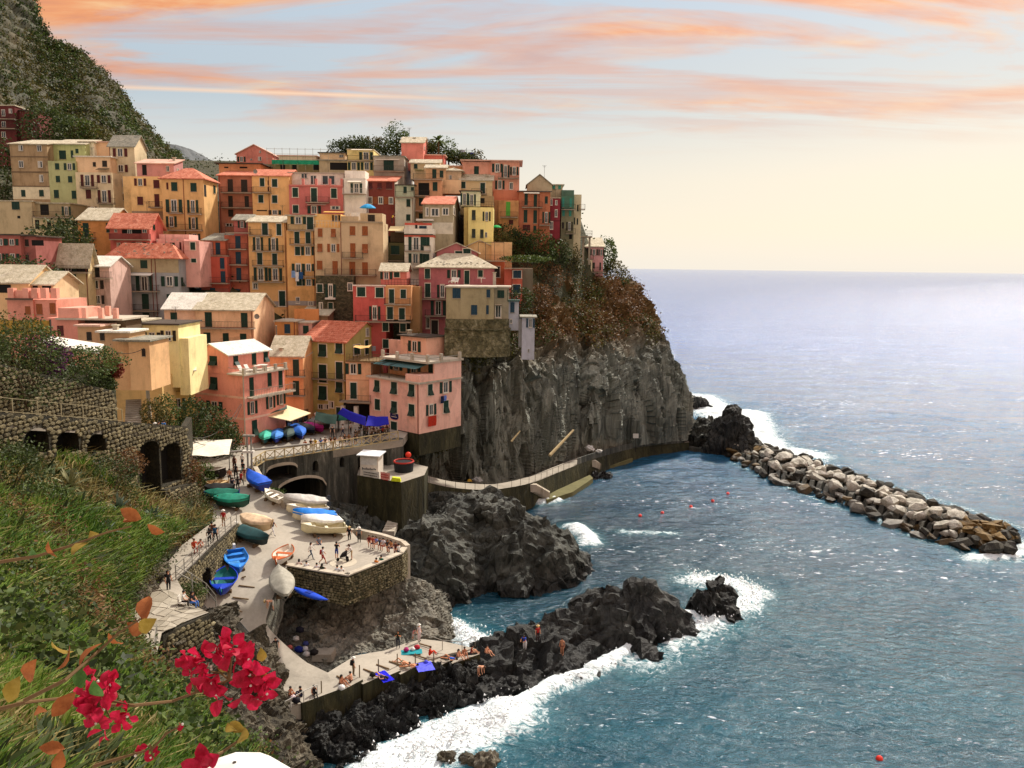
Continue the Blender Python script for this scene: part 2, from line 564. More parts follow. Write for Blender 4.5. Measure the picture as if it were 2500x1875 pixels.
def seg_dist(xy,line):
 best=np.full(xy.shape[:-1],1e9)
 L=np.array([[p.x,p.y]for p in line])
 for a,b in zip(L[:-1],L[1:]):
  ab=b-a
  t=np.clip(((xy-a)@ab)/(ab@ab+1e-9),0,1)
  best=np.minimum(best,np.linalg.norm(xy-(a+t[...,None]*ab),axis=-1))
 return best
rr=np.concatenate([np.linspace(38,240,380),240*(70000/240)**np.linspace(0.01,1,130)])
an=np.radians(np.linspace(-62,62,760))
RR,AN=np.meshgrid(rr,an,indexing='ij')
SX,SY=RR*np.sin(AN),RR*np.cos(AN)
fall=np.clip(1.0-(RR-250)/2500,0.0,1.0)
q=np.stack([SX,SY,np.zeros_like(SX)],-1)
ca,sa=math.cos(0.5),math.sin(0.5)
qq=np.stack([SX*ca+SY*sa,-SX*sa+SY*ca,np.zeros_like(SX)],-1)
swell=fbm(qq*np.array([0.025,0.075,1])+3.1,3)
chop=fbm(qq*np.array([0.16,0.34,1])+8.7,4,ridged=True)
ripl=fbm(qq*np.array([0.7,1.15,1])+1.7,3)
near=np.clip(1.0-(RR-120)/220,0,1)
SZ=0.55*swell*fall+(0.50*chop+0.16*ripl*near)*np.clip(1-(RR-150)/700,0.0,1)
foam=np.zeros_like(SX)
xy=np.stack([SX,SY],-1)
for line,w,k in FOAM:
 d=seg_dist(xy,pz(line))
 foam=np.maximum(foam,k*np.exp(-(d/w)**2)+0.20*k*np.exp(-(d/(2.1*w))**2))
lump=fbm(q*0.45+4.4,5)
SZ+=np.clip(foam-0.5,0,1)*(0.7+2.2*lump+0.3)
# calmer, darker harbour water sits inside the breakwater
hx,hy=5.0,118.0
bay=np.exp(-(((SX-2)/34)**2+((SY-112)/40)**2))
verts=np.stack([SX,SY,SZ],-1).reshape(-1,3)
sm=np_mesh('sea',verts,grid_faces(len(rr),len(an)),[])
for nm,arr in(('foam',foam),('bay',bay)):
 at=sm.attributes.new(nm,'FLOAT','POINT')
 at.data.foreach_set('value',arr.astype(np.float32).ravel())
m,nt,b=base_mat('sea_water')
L=nt.links
geo=N(nt,'ShaderNodeNewGeometry')
fa=N(nt,'ShaderNodeAttribute',attribute_name='foam')
ba=N(nt,'ShaderNodeAttribute',attribute_name='bay')
ln=N(nt,'ShaderNodeVectorMath',operation='LENGTH')
L.new(geo.outputs['Position'],ln.inputs[0])
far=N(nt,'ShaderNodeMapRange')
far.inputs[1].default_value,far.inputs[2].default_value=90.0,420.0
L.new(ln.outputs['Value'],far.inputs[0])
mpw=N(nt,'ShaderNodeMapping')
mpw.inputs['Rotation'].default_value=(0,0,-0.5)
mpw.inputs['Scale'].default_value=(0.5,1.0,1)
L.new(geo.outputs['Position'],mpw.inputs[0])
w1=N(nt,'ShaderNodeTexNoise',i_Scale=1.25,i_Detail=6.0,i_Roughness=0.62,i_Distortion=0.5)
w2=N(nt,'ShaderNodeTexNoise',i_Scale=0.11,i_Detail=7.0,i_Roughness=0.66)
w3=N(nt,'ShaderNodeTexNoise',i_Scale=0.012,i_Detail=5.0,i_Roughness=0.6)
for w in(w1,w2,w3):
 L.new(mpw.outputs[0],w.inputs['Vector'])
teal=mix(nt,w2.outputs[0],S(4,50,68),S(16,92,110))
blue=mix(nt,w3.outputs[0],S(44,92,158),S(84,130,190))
c=mix(nt,far.outputs[0],teal,blue)  # offshore blue, with the reflected sky's tone painted into the base colour
c=mix(nt,mth(nt,'MULTIPLY',ba.outputs['Fac'],0.8,True),c,S(2,26,40))
fn=N(nt,'ShaderNodeTexNoise',i_Scale=0.8,i_Detail=10.0,i_Roughness=0.75,i_Distortion=1.6)
L.new(geo.outputs['Position'],fn.inputs['Vector'])
nn=ramp(nt,fn.outputs[0],[(0.34,(0,0,0)),(0.64,(1,1,1))])
fm=mth(nt,'ADD',mth(nt,'MULTIPLY',fa.outputs['Fac'],1.3),mth(nt,'MULTIPLY',mth(nt,'SUBTRACT',nn,1.0),0.95))
mask=N(nt,'ShaderNodeMapRange')
mask.inputs[1].default_value,mask.inputs[2].default_value=0.18,0.72
L.new(fm,mask.inputs[0])
gate=mth(nt,'MULTIPLY',mask.outputs[0],ramp(nt,fa.outputs['Fac'],[(0.04,(0,0,0)),(0.2,(1,1,1))]),True)
milky=mth(nt,'MULTIPLY',fa.outputs['Fac'],0.45,True)
c=mix(nt,milky,c,S(88,160,170))
c=mix(nt,gate,c,mix(nt,w1.outputs[0],(0.55,0.68,0.70),(0.92,0.93,0.93)))
# sun glints on the chop painted as white flecks, gathered in drifting bands
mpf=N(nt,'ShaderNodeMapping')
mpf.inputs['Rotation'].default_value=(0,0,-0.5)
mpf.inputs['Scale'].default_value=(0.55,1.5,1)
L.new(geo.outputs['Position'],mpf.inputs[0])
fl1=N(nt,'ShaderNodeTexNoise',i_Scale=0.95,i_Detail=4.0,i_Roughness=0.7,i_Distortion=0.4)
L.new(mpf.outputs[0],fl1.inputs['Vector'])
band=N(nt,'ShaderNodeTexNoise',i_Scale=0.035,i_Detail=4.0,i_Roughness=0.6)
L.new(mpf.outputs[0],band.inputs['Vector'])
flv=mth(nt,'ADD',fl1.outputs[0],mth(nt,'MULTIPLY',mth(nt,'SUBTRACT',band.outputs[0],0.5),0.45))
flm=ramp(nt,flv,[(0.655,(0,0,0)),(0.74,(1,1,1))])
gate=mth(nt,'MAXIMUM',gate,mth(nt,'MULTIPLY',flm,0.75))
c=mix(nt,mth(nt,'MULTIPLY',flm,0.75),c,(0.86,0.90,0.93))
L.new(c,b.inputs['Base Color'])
L.new(mth(nt,'MULTIPLY_ADD',gate,0.6),b.inputs['Roughness'])
b.inputs['Roughness'].links[0].from_node.inputs[2].default_value=0.13
b.inputs['IOR'].default_value=1.33
L.new(mth(nt,'MULTIPLY_ADD',gate,-0.45),b.inputs['Specular IOR Level'])
b.inputs['Specular IOR Level'].links[0].from_node.inputs[2].default_value=0.5
hh=mth(nt,'ADD',mth(nt,'MULTIPLY',w1.outputs[0],0.42),mth(nt,'MULTIPLY',w2.outputs[0],2.4))
bp=N(nt,'ShaderNodeBump',i_Strength=0.9,i_Distance=1.0)
L.new(hh,bp.inputs['Height'])
L.new(bp.outputs[0],b.inputs['Normal'])
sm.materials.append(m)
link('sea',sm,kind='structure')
# spray thrown up where the swell breaks on the rocks
spray_m=plain((0.88,0.90,0.91),0.6,name='spray',var=0.03)
pts,faces=[],[]
for line,w,k in(FOAM[0],FOAM[1],FOAM[2],FOAM[4]):
 ps=resample([tuple(p)for p in pz(line)],40)
 for q0 in ps:
  for _ in range(int(26*k)):
   s=0.05+0.13*random.random()**2
   hgt=abs(random.gauss(0,0.5*w*0.34))
   c0=np.array(q0)+np.array([random.gauss(0,w*0.33),random.gauss(0,w*0.33),0.25+hgt])
   i0=len(pts)
   for e in((1,0,-.6),(-.6,.8,-.6),(-.6,-.8,-.6),(0,0,1)):
    pts.append(c0+s*np.array(e))
   faces+=[(i0,i0+2,i0+1),(i0,i0+1,i0+3),(i0+1,i0+2,i0+3),(i0+2,i0,i0+3)]
link('spray',np_mesh('spray',pts,faces,spray_m),kind='stuff')
# ================================================================== ROCK AND GROUND
def pd(*t):
 return[tuple(P(a,b_,d=c_))for a,b_,c_ in t]
def sheet(name,g,mt,kind='structure',smooth=True,sign=None):
 nu,nv=g.shape[:2]
 me=np_mesh(name,g.reshape(-1,3),grid_faces(nu,nv),mt,smooth)
 return link(name,me,kind=kind)
def facing(g):
 """sign that makes the sheet's normals look at the camera"""
 n=normals(g)
 v=np.array([0,0,H])-g
 return 1.0 if(n*v).sum()>0 else-1.0
slate=[(0.045,0.052,0.043),(0.125,0.136,0.112),(0.23,0.24,0.20),(0.38,0.38,0.325)]
dark=[(0.010,0.011,0.011),(0.026,0.028,0.027),(0.050,0.052,0.047),(0.105,0.105,0.092)]
tan=[(0.030,0.026,0.018),(0.085,0.072,0.045),(0.17,0.145,0.10),(0.33,0.30,0.23)]
M_cliff=rock_mat('slate_cliff',slate,0.16,(1.5,1.5,0.16),moss=((0.13,0.075,0.022),20.0,27.0),bump=0.9,crack=0.5)
M_dark=rock_mat('dark_rock',dark,0.35,(1,1,0.7),bump=0.9,crack=0.7)
M_mid=rock_mat('grey_rock',[tuple(x*0.34 for x in c_)for c_ in slate],0.30,(1,1,0.8),bump=0.9,crack=0.75)
M_tan=rock_mat('tan_rock',tan,0.4,(1,1,0.6),wet=False,bump=0.8,crack=0.5)
M_brown=rock_mat('brown_rock',[tuple(x*0.8 for x in c_)for c_ in tan],0.4,(1,1,0.5),wet=False,bump=0.9,crack=0.6)
# ---- the promontory under the village
st=[pd((985,1150,113),(985,1080,118),(985,1000,121),(985,900,126),(1000,860,131)),pd((1030,1172,119),(1048,1090,120),(1062,1020,121),(1085,930,124),(1130,850,131)),pd((1068,1178,121),(1092,1090,122),(1112,1000,124),(1138,920,127),(1165,868,133)),pd((1130,1188,122),(1150,1090,124),(1175,1000,126),(1200,910,129),(1215,860,134),(1230,800,142),(1238,720,150),(1240,600,158)),pd((1185,1188,123),(1210,1090,126),(1240,1000,129),(1262,900,133),(1268,850,138),(1275,790,146),(1280,700,155),(1285,575,166)),pd((1250,1183,125),(1275,1090,128),(1310,1000,132),(1325,900,136),(1325,860,140),(1330,800,148),(1335,700,160),(1335,570,170)),pd((1320,1160,130),(1350,1080,133),(1370,1000,136),(1385,910,139),(1385,870,143),(1395,790,154),(1400,720,165),(1400,600,176)),pd((1395,1125,141),(1408,1060,145),(1415,980,148),(1418,910,149),(1418,870,151),(1420,800,159),(1425,730,168),(1440,690,176)),pd((1440,1112,143),(1445,1050,143),(1450,980,145),(1455,900,149),(1455,860,153),(1455,800,161),(1455,735,170),(1465,690,178)),pd((1560,1088,151),(1562,1010,152),(1555,930,155),(1540,860,160),(1520,800,166),(1500,745,172),(1490,692,180)),pd((1640,1078,157),(1648,1000,159),(1630,920,163),(1600,850,168),(1565,790,174),(1535,735,179),(1512,690,185)),pd((1680,1072,163),(1672,985,167),(1640,885,171),(1595,800,178),(1550,722,184),(1528,688,189)),pd((1660,1040,185),(1640,985,187),(1610,885,190),(1570,800,195),(1530,722,198),(1510,688,200)),pd((1500,1040,215),(1500,985,215),(1480,885,215),(1470,800,215),(1450,722,215),(1440,688,215)),]
fk=(1.03,1.03,1.035,1.044,1.045,1.05,1.06,1.065,1.07,1.066,1.06,1.055,1.05,1.0)
st=[[tuple(np.array(CAMP)+(np.array(p)-np.array(CAMP))*(k_+(1-k_)*i/(len(s_)-1)))for i,p in enumerate(s_)]for s_,k_ in zip(st,fk)]
g=loft(st,380,190)
sg=facing(g)
low=np.clip((g[...,2]-1)/5,0.15,1)
g2=crag(g,1.0,0.13,(1.25,1.25,0.16),seed=2.0,sign=sg,block=1.05,ridge=0.9,fine=0.12,beds=(0.93,-0.32,0.14),bedf=0.32,beda=1.0)
g=g+(g2-g)*low[...,None]
sheet('cliff',g,M_cliff,smooth=False)
CLIFF=g
# ---- ground under the houses
gx=np.linspace(-150,46,130)
gy=np.linspace(84,260,120)
GX,GY=np.meshgrid(gx,gy,indexing='ij')
zr=np.interp(GY,[84,112,119,124,132,144,150,157,164,172,180,200,260],[4,6,9,12,19,24,30,36,41,48,52,40,20])
zl=np.interp(GY,[84,92,97,104,120,134,144,155,165,185,260],[8,13,17,23,27,27,35,42,47,54,70])
k=np.clip((-GX-34)/18,0,1)
GZ=zr*(1-k)+zl*k+0.5*fbm(np.stack([GX,GY,GX*0],-1)*0.12,4)
right_edge=np.interp(GY,[84,112,122,130,140,150,162,172,182,200,260],[-26,-22,-16,-9,-6,-3,7,10,14,10,-10])
GZ=GZ-np.clip(GX-right_edge,0,60)*2.6
M_earth=rock_mat('hill_earth',[(0.015,0.018,0.006),(0.035,0.040,0.013),(0.07,0.065,0.025),(0.13,0.11,0.05)],0.5,(1,1,1),wet=False,crack=0.1,specks=False)
sheet('village_hill',np.stack([GX,GY,GZ],-1),M_earth)
# ---- terraced mountain behind the village, and a farther one
M_mount=rock_mat('mountain_scrub',[(0.012,0.013,0.003),(0.030,0.029,0.006),(0.055,0.044,0.011),(0.09,0.06,0.02)],0.05,(1,1,0.7),wet=False,bump=1.0,crack=0.0,specks=False)
st=[pd((-260,-700,330),(-260,-300,300),(-250,0,270),(-250,300,230),(-250,560,190)),pd((-60,-420,345),(-70,-200,320),(-80,50,285),(-80,300,240),(-80,560,195)),pd((60,-60,360),(40,60,335),(30,180,300),(20,330,250),(10,560,200)),pd((112,82,365),(100,160,340),(90,250,305),(80,360,255),(80,560,205)),pd((152,116,372),(165,200,345),(160,290,310),(150,380,262),(150,560,212)),pd((205,134,380),(225,210,352),(225,300,315),(220,390,270),(220,560,220)),pd((268,192,390),(285,260,360),(285,330,325),(285,400,282),(285,560,230)),pd((310,245,398),(325,300,372),(330,355,338),(330,420,295),(330,560,240)),pd((366,318,410),(378,352,385),(382,390,352),(385,440,310),(385,560,250)),pd((420,372,420),(432,395,398),(438,420,370),(440,455,330),(440,560,262)),pd((475,425,430),(482,438,412),(486,452,385),(490,475,345),(490,560,275)),pd((560,480,440),(560,488,420),(560,500,395),(560,520,360),(560,580,290)),]
g=loft(st,300,220)
sg=facing(g)
n=normals(g)*sg
ph=g[...,2]*0.17+0.5*fbm(g*0.02,3)
terr=(ph-np.floor(ph)-0.5)*3.2
g=g+n*(5.0*fbm(g*0.022+9,4)+2.6*fbm(g*0.11,4)+terr)[...,None]
MOUNT=g
sheet('mountain',g,M_mount)
M_far=rock_mat('far_mountain_woods_hazed',[(0.030,0.042,0.046),(0.050,0.062,0.068),(0.068,0.080,0.086),(0.10,0.11,0.115)],0.02,wet=False,bump=1.0,crack=0.0,specks=False)  # blue-grey air haze put into the colour of the woods
st=[pd((330,345,1150),(330,380,1080),(330,520,950)),pd((400,346,1150),(400,385,1080),(400,520,950)),pd((440,352,1160),(440,400,1080),(440,520,950)),pd((476,368,1180),(470,410,1100),(470,520,960)),pd((515,386,1200),(515,430,1120),(515,540,980)),pd((560,408,1220),(560,450,1140),(560,560,990)),pd((640,452,1250),(640,490,1170),(640,580,1010)),pd((900,520,1300),(900,540,1220),(900,600,1050)),]
g=loft(st,200,90)
g=g+normals(g)*facing(g)*(6*fbm(g*0.012,4)+5*fbm(g*0.05+3,4))[...,None]
sheet('far_mountain',g,M_far)
# ---- sea rocks as ridges with a crest line
def ridge_rock(name,crest,wf,wb,mt,label,res=0.32,seed=0.0,power=1.5,amp=0.8,under=1.6,freq=0.22,pad=3.0,stretch=(1,1,0.6),kind=None):
 """crest: (px, py, z) ... ; wf / wb: how far it spreads to the front and back (metres, per crest point or one value)"""
 cp=np.array([tuple(P(a,b_,z=z))for a,b_,z in crest])
 m_=max(4,len(cp)*5)
 wf=np.array(wf if isinstance(wf,(list,tuple))else[wf]*len(cp),float)
 wb=np.array(wb if isinstance(wb,(list,tuple))else[wb]*len(cp),float)
 tt=np.linspace(0,len(cp)-1,m_)
 wf,wb=np.interp(tt,np.arange(len(cp)),wf),np.interp(tt,np.arange(len(cp)),wb)
 cp=resample(cp,m_)
 big=max(wf.max(),wb.max())+pad
 x0,x1=cp[:,0].min()-big,cp[:,0].max()+big
 y0,y1=cp[:,1].min()-big,cp[:,1].max()+big
 nx,ny=int((x1-x0)/res)+2,int((y1-y0)/res)+2
 X,Y=np.meshgrid(np.linspace(x0,x1,nx),np.linspace(y0,y1,ny),indexing='ij')
 q_=np.stack([X,Y,X*0],-1)
 X2=X+1.1*fbm(q_*0.25+seed,3)
 Y2=Y+1.1*fbm(q_*0.25+seed+40,3)
 Z=np.full(X.shape,-under)
 a,b_=cp[:-1],cp[1:]
 for i in range(len(a)):
  ab=(b_[i]-a[i])[:2]
  t=np.clip(((X2-a[i,0])*ab[0]+(Y2-a[i,1])*ab[1])/(ab@ab+1e-6),0,1)
  dx,dy=X2-(a[i,0]+t*ab[0]),Y2-(a[i,1]+t*ab[1])
  dist=np.hypot(dx,dy)
  front=dx*a[i,0]+dy*a[i,1]<0
  w=np.where(front,wf[i]*(1-t)+wf[i+1]*t,wb[i]*(1-t)+wb[i+1]*t)
  zc_=a[i,2]*(1-t)+b_[i,2]*t
  Z=np.maximum(Z,(zc_+under)*(1-np.clip(dist/w,0,1.15)**power)-under)
 g_=np.stack([X,Y,np.maximum(Z,-under)],-1)
 keep=np.clip((g_[...,2]+under*0.9)/0.8,0,1)
 g3=crag(g_,amp,freq,stretch,seed=seed,sign=1.0,block=0.9,ridge=0.9,fine=0.35)
 g_=g_+(g3-g_)*keep[...,None]
 fc=grid_faces(nx,ny)
 zf=g_.reshape(-1,3)[:,2]
 fc=fc[(zf[fc]>-under+0.05).any(1)]
 used=np.unique(fc)
 rem=np.full(len(zf),-1)
 rem[used]=np.arange(len(used))
 o=link(name,np_mesh(name,g_.reshape(-1,3)[used],rem[fc],mt,False))
 if kind:
  o['kind']=kind
 else:
  tag(o,label,'rock')
 return o,g_
_,MIDROCK=ridge_rock('sea_rock',[(985,1345,5.0),(1040,1285,7.5),(1120,1222,8.6),(1185,1203,9.2),(1250,1240,8.4),(1320,1275,6.6),(1380,1322,3.6),(1412,1362,0.6)],[7,8,8.5,8.5,8,6.5,4.5,2.0],[5,6,6,6,6,5,3.5,2],M_mid,'large rounded grey rock with deep cracks in the middle of the cove',seed=3.0,power=2.0,amp=0.55)
_,RIDGE=ridge_rock('sea_rock',[(1060,1640,1.8),(1100,1612,2.2),(1160,1590,2.4),(1230,1560,2.6),(1300,1525,3.0),(1390,1485,3.4),(1450,1455,4.2),(1475,1418,5.6),(1500,1440,4.6),(1530,1470,3.6),(1562,1418,5.6),(1600,1420,5.2),(1622,1472,2.8),(1655,1485,1.6),(1683,1505,0.3)],[6,7,8,8.5,8.5,8,7,6.5,6,6,6,5.5,4,3,1.6],[1.5,1.8,2,2,2,2,2,2,2,2,2,2,2,1.8,1.3],M_dark,'long jagged black ridge of rock with bathers on it, surf along its outer side',seed=12.0,amp=0.6,power=1.35)
ridge_rock('sea_rock',[(1722,1440,2.6),(1745,1428,3.4),(1772,1432,2.6)],[2.6,2.8,1.6],[1.6,1.8,1.3],M_dark,'small black rock standing alone in white surf beyond the jagged ridge',seed=21.0,power=2.4,res=0.16,amp=0.5,freq=0.5)
ridge_rock('sea_rock',[(1682,975,1.5),(1695,966,3.8),(1715,972,3.2),(1733,988,1.2)],2.2,2.2,M_dark,'black rock awash in white foam off the tip of the headland',seed=25.0,power=2.2,res=0.3,amp=0.6,freq=0.4)
ridge_rock('sea_rock',[(1690,1040,4.5),(1702,1020,6.4),(1722,1030,5.6),(1738,1022,5.8),(1750,1050,4.4)],4.5,3.5,M_mid,'brown grey rock with a knobbly top between headland and black stack',seed=31.0,power=2.4,res=0.25,amp=0.6,freq=0.35)
ridge_rock('sea_rock',[(1765,1035,6.0),(1785,1002,9.0),(1800,1000,9.0),(1815,1040,6.0)],4.2,3.6,M_dark,'tall dark rock stack at the landward end of the breakwater',seed=35.0,power=2.6,res=0.25,amp=0.6,freq=0.3)
ridge_rock('sea_rock',[(1155,1846,0.5),(1180,1838,1.1),(1200,1842,0.6)],1.2,1.1,M_brown,'brown wet rock in the foam at the bottom edge',seed=41.0,power=2.2,res=0.12,amp=0.25,freq=0.7,under=0.8)
ridge_rock('sea_rock',[(1082,1842,0.6),(1095,1838,0.7)],0.9,0.8,M_brown,'smallest reddish rock washed over by white foam',seed=44.0,power=2.2,res=0.12,amp=0.2,freq=0.8,under=0.8)
ridge_rock('sea_rock',[(1455,1158,0.7),(1480,1150,1.0)],1.6,1.0,M_dark,'low dark rock at the water below the cliff walkway',seed=47.0,power=2.2,res=0.2,amp=0.3,freq=0.7,under=0.8)
def crag_sheet(name,stations,nu,nv,mt,seed,kind='structure',amp=0.8,freq=0.22,stretch=(1.2,1.2,0.6),edge=0.0,**kw):
 g_=loft(stations,nu,nv)
 s_=facing(g_)
 g3=crag(g_,amp,freq,stretch,seed=seed,sign=s_,**kw)
 if edge:
  v=np.linspace(0,1,nv)
  k_=np.clip(v/edge,0,1)[None,:,None]
  g3=g_+(g3-g_)*k_
 return sheet(name,g3,mt,kind,smooth=False),g3
 # rock falls under the sun deck down to the surf
top=[(700,1738),(745,1724),(840,1690),(930,1655),(1020,1625),(1100,1608),(1165,1600)]
bot=[(600,1960),(700,1960),(860,1935),(955,1872),(1040,1805),(1105,1780),(1190,1740)]
st=[]
for(ax,ay),(bx,by)in zip(top,bot):
 A,B=P(ax,ay,z=2.6),P(bx,by,z=-1.0)
 st.append([tuple(A+Vector((0,0.8,0))),tuple(A.lerp(B,0.25)+Vector((0,-0.6,-0.2))),tuple(A.lerp(B,0.6)+Vector((0,-0.5,0.3))),tuple(B)])
crag_sheet('rock_shore',st,200,120,M_dark,5.0,amp=0.75,freq=0.3,edge=0.15)
# bluff between the upper path and the bathing ramp
crag_sheet('rock_bluff',[pd((300,1660,47),(310,1760,46),(330,1880,45)),pd((350,1600,51.5),(360,1700,50),(400,1820,46),(420,1900,44)),pd((420,1555,55),(435,1640,53),(470,1740,49),(500,1880,45)),pd((500,1490,60),(515,1580,58),(550,1700,54),(590,1880,48)),pd((540,1488,63),(570,1580,60),(610,1700,57),(650,1880,51)),pd((585,1508,65),(620,1590,63),(650,1700,60),(700,1880,54)),pd((640,1575,66),(672,1630,65),(690,1720,62),(740,1890,57)),pd((672,1620,69),(698,1690,67),(705,1760,64),(790,1900,60)),pd((668,1640,74),(695,1700,70),(720,1790,66),(840,1910,62)),],170,150,M_brown,8.0,amp=0.8,freq=0.3)
M_slabs=rock_mat('broken_slabs',[(0.06,0.058,0.046),(0.15,0.145,0.117),(0.26,0.245,0.20),(0.42,0.40,0.33)],0.4,(1,1,0.7),wet=False,bump=0.8,crack=0.6)
# slope of broken slabs below the round terrace
_,SLOPE=crag_sheet('rock_slope',[pd((690,1440,82),(668,1500,79),(650,1545,77)),pd((720,1450,81),(700,1520,77.5),(690,1575,74.5)),pd((780,1460,79),(770,1550,75.5),(795,1645,71.5)),pd((850,1465,79),(850,1535,77),(880,1602,73.5)),pd((930,1430,80.5),(940,1520,78.5),(960,1592,75.0)),pd((1000,1398,82),(1030,1490,80),(1050,1568,77)),pd((1062,1440,86),(1085,1500,83.5),(1098,1565,79)),pd((1085,1450,93),(1100,1500,91),(1102,1545,88)),pd((1000,1430,100),(1060,1500,98),(1080,1545,95)),],180,110,M_slabs,15.0,amp=0.42,freq=0.3)
# dark gully under the bridge arch, and the bank below the cliff walk
crag_sheet('rock_gully',[pd((655,1222,99),(680,1228,97),(705,1236,94)),pd((760,1225,103),(790,1245,98),(820,1290,92),(835,1330,88)),pd((860,1230,106),(870,1280,100),(880,1330,92),(900,1380,86)),pd((950,1250,110),(945,1310,102),(950,1370,94),(960,1420,89)),pd((1000,1225,112),(1010,1300,104),(1005,1380,97),(1010,1440,92)),pd((1060,1200,116),(1080,1270,110),(1080,1360,104),(1080,1440,98)),pd((1140,1203,120),(1160,1260,116),(1170,1340,112),(1180,1420,106)),],150,110,M_mid,18.0,amp=0.7,freq=0.3,edge=0.1)
# pale outcrop beside the upper path
crag_sheet('rock_outcrop',[pd((215,1460,48),(250,1440,50),(280,1470,50),(300,1500,49.5)),pd((235,1400,52),(290,1380,53),(315,1430,52.5),(330,1470,52.5)),pd((270,1345,57),(330,1335,58),(350,1400,57),(372,1445,56.5)),pd((320,1310,62),(365,1330,62.5),(390,1380,62),(408,1405,61.5)),pd((345,1300,66),(385,1335,66),(402,1365,65.5),(418,1385,65)),],110,90,M_tan,22.0,amp=0.5,freq=0.35)
# ---- grass bank falling away from the viewpoint
BANK=[pd((-260,1010,60),(-120,1100,62),(60,1128,66),(200,1135,72),(330,1215,78),(445,1200,86),(480,1165,92)),pd((-300,1120,48),(-140,1200,50),(50,1215,56),(220,1200,63),(350,1250,70),(440,1270,76),(520,1262,82)),pd((-340,1200,36),(-150,1270,38),(40,1290,44),(200,1310,51),(310,1320,58),(400,1320,65),(450,1312,70)),pd((-380,1330,26),(-160,1380,28),(30,1400,33),(150,1420,39),(225,1440,44),(265,1462,47),(300,1485,49)),pd((-420,1460,18),(-160,1500,19),(30,1520,23),(150,1540,29),(240,1560,34),(300,1600,40),(345,1640,44)),pd((-460,1600,11),(-160,1630,12),(40,1640,15),(190,1660,19),(320,1690,25),(420,1720,32),(480,1760,38)),pd((-500,1760,6.5),(-150,1760,7),(60,1770,9),(220,1790,12),(380,1810,17),(500,1830,24),(590,1860,31)),pd((-520,2050,4.2),(-150,1980,4.6),(60,1960,5.6),(250,1970,7),(430,1990,11),(580,2000,17),(720,2000,24)),pd((-560,2600,2.9),(-150,2500,2.9),(80,2450,3.2),(300,2450,4),(520,2400,6),(700,2300,10),(860,2200,15)),]
g=loft(BANK,150,130)
g=g+np.array([0,0,1.0])*(fbm(g*0.35,4)*np.clip(g[...,1]/30,0.15,1))[...,None]
BANKG=g
M_bank=rock_mat('bank_soil',[(0.010,0.013,0.004),(0.030,0.034,0.009),(0.065,0.058,0.018),(0.12,0.10,0.04)],0.8,wet=False,crack=0.0,specks=False)
sheet('grass_bank',g,M_bank)
# ================================================================== HOUSES
K=400/2212.0
TILE={'1':(0,300),'2':(250,330),'3':(500,330),'4':(800,310),'5':(1100,370),'6':(0,550),'7':(250,520),'8':(550,480),'9':(850,480),'A':(1050,600),'B':(800,740),'C':(400,700),'D':(100,750),'E':(450,900),'F':(600,980),'G':(850,1000)}
def tp(t,x,y):
 o=TILE[t]
 return o[0]+x*K,o[1]+y*K
green=S(16,52,40)
SH={'g':S(18,54,42),'m':S(84,26,22),'o':S(150,84,40),'d':S(44,36,28),'t':S(60,150,130),'l':S(90,170,60),'b':S(26,60,78),'k':S(46,52,40)}
M_white=plain(S(214,208,196),0.6,name='white_paint',var=0.06)
M_glass,_nt,_b=base_mat('window_glass')
_b.inputs['Base Color'].default_value=(0.012,0.014,0.016,1)
_b.inputs['Roughness'].default_value=0.08
_b.inputs['Specular IOR Level'].default_value=0.6
M_dark=plain((0.012,0.011,0.010),0.9,name='dark_opening_shade',var=0.05)  # near-black colour painted for the shade inside openings and niches
M_iron=plain(S(58,52,46),0.6,0.3,name='railing_iron')
M_rust=plain(S(120,50,36),0.6,0.0,name='downpipe_paint')
M_conc=plaster(S(176,164,142),0.5,'concrete')
M_slab=plaster(S(150,132,108),0.6,'balcony_slab')
M_trim=plain(S(226,214,194),0.7,name='window_surround',var=0.08)
def shutter_mat(k):
 return plain(SH[k],0.55,name='shutter_paint',var=0.25,scale=4.0)
def unit_shutter(key,lean=0.0):
 mb=MB()
 # stiles and rails with louvre slats, unit sized; x -.5...5, z -.5...5, front is -y
 mb.box(-.5,.5,-.035,0,-.5,.5)
 for sx in(-.5,.40):
  mb.box(sx,sx+.10,-.055,-.0352,-.5,.5)
 for sz in(-.5,-.03,.44):
  mb.box(-.398,.398,-.055,-.0352,sz,sz+.06)
 return mb.mesh('shutter',shutter_mat(key))
def unit_frame(mt):
 mb=MB()
 for a in((-.5,-.40,-.5,.5),(.40,.5,-.5,.5)):
  mb.box(a[0],a[1],-.05,0,a[2],a[3])
 mb.box(-.3998,.3998,-.05,0,.43,.5)
 mb.box(-.3998,.3998,-.05,0,-.5,-.43)
 mb.box(-.05,.05,-.045,0,-.4298,.4298)
 return mb.mesh('frame',mt)
def unit_surround(mt):
 mb=MB()
 mb.box(-.60,-.5,-.08,0,-.5,.56)
 mb.box(.5,.60,-.08,0,-.5,.56)
 mb.box(-.4998,.4998,-.08,0,.5,.56)
 mb.box(-.66,.66,-.12,0,-.56,-.5)
 return mb.mesh('window',mt)
U_SH={k:unit_shutter(k)for k in SH}
U_FR=unit_frame(M_white)
U_SUR=unit_surround(M_trim)
U_SILL=MB().box(-.56,.56,-.10,0,-.55,-.5).mesh('window',M_slab)
U_PANE=MB().box(-.4,.4,-.012,0,-.46,.46).mesh('pane',M_glass)
U_DARK=MB().box(-.5,.5,-.012,0,-.5,.5).mesh('opening_shade',M_dark)  # flat dark panel, the shade of openings painted on the wall
U_FLAP=MB().hexa([(-.45,-.30,-.5),(.45,-.30,-.5),(.45,-.27,-.5),(-.45,-.27,-.5),(-.45,-.07,-.05),(.45,-.07,-.05),(.45,-.04,-.05),(-.45,-.04,-.05)])
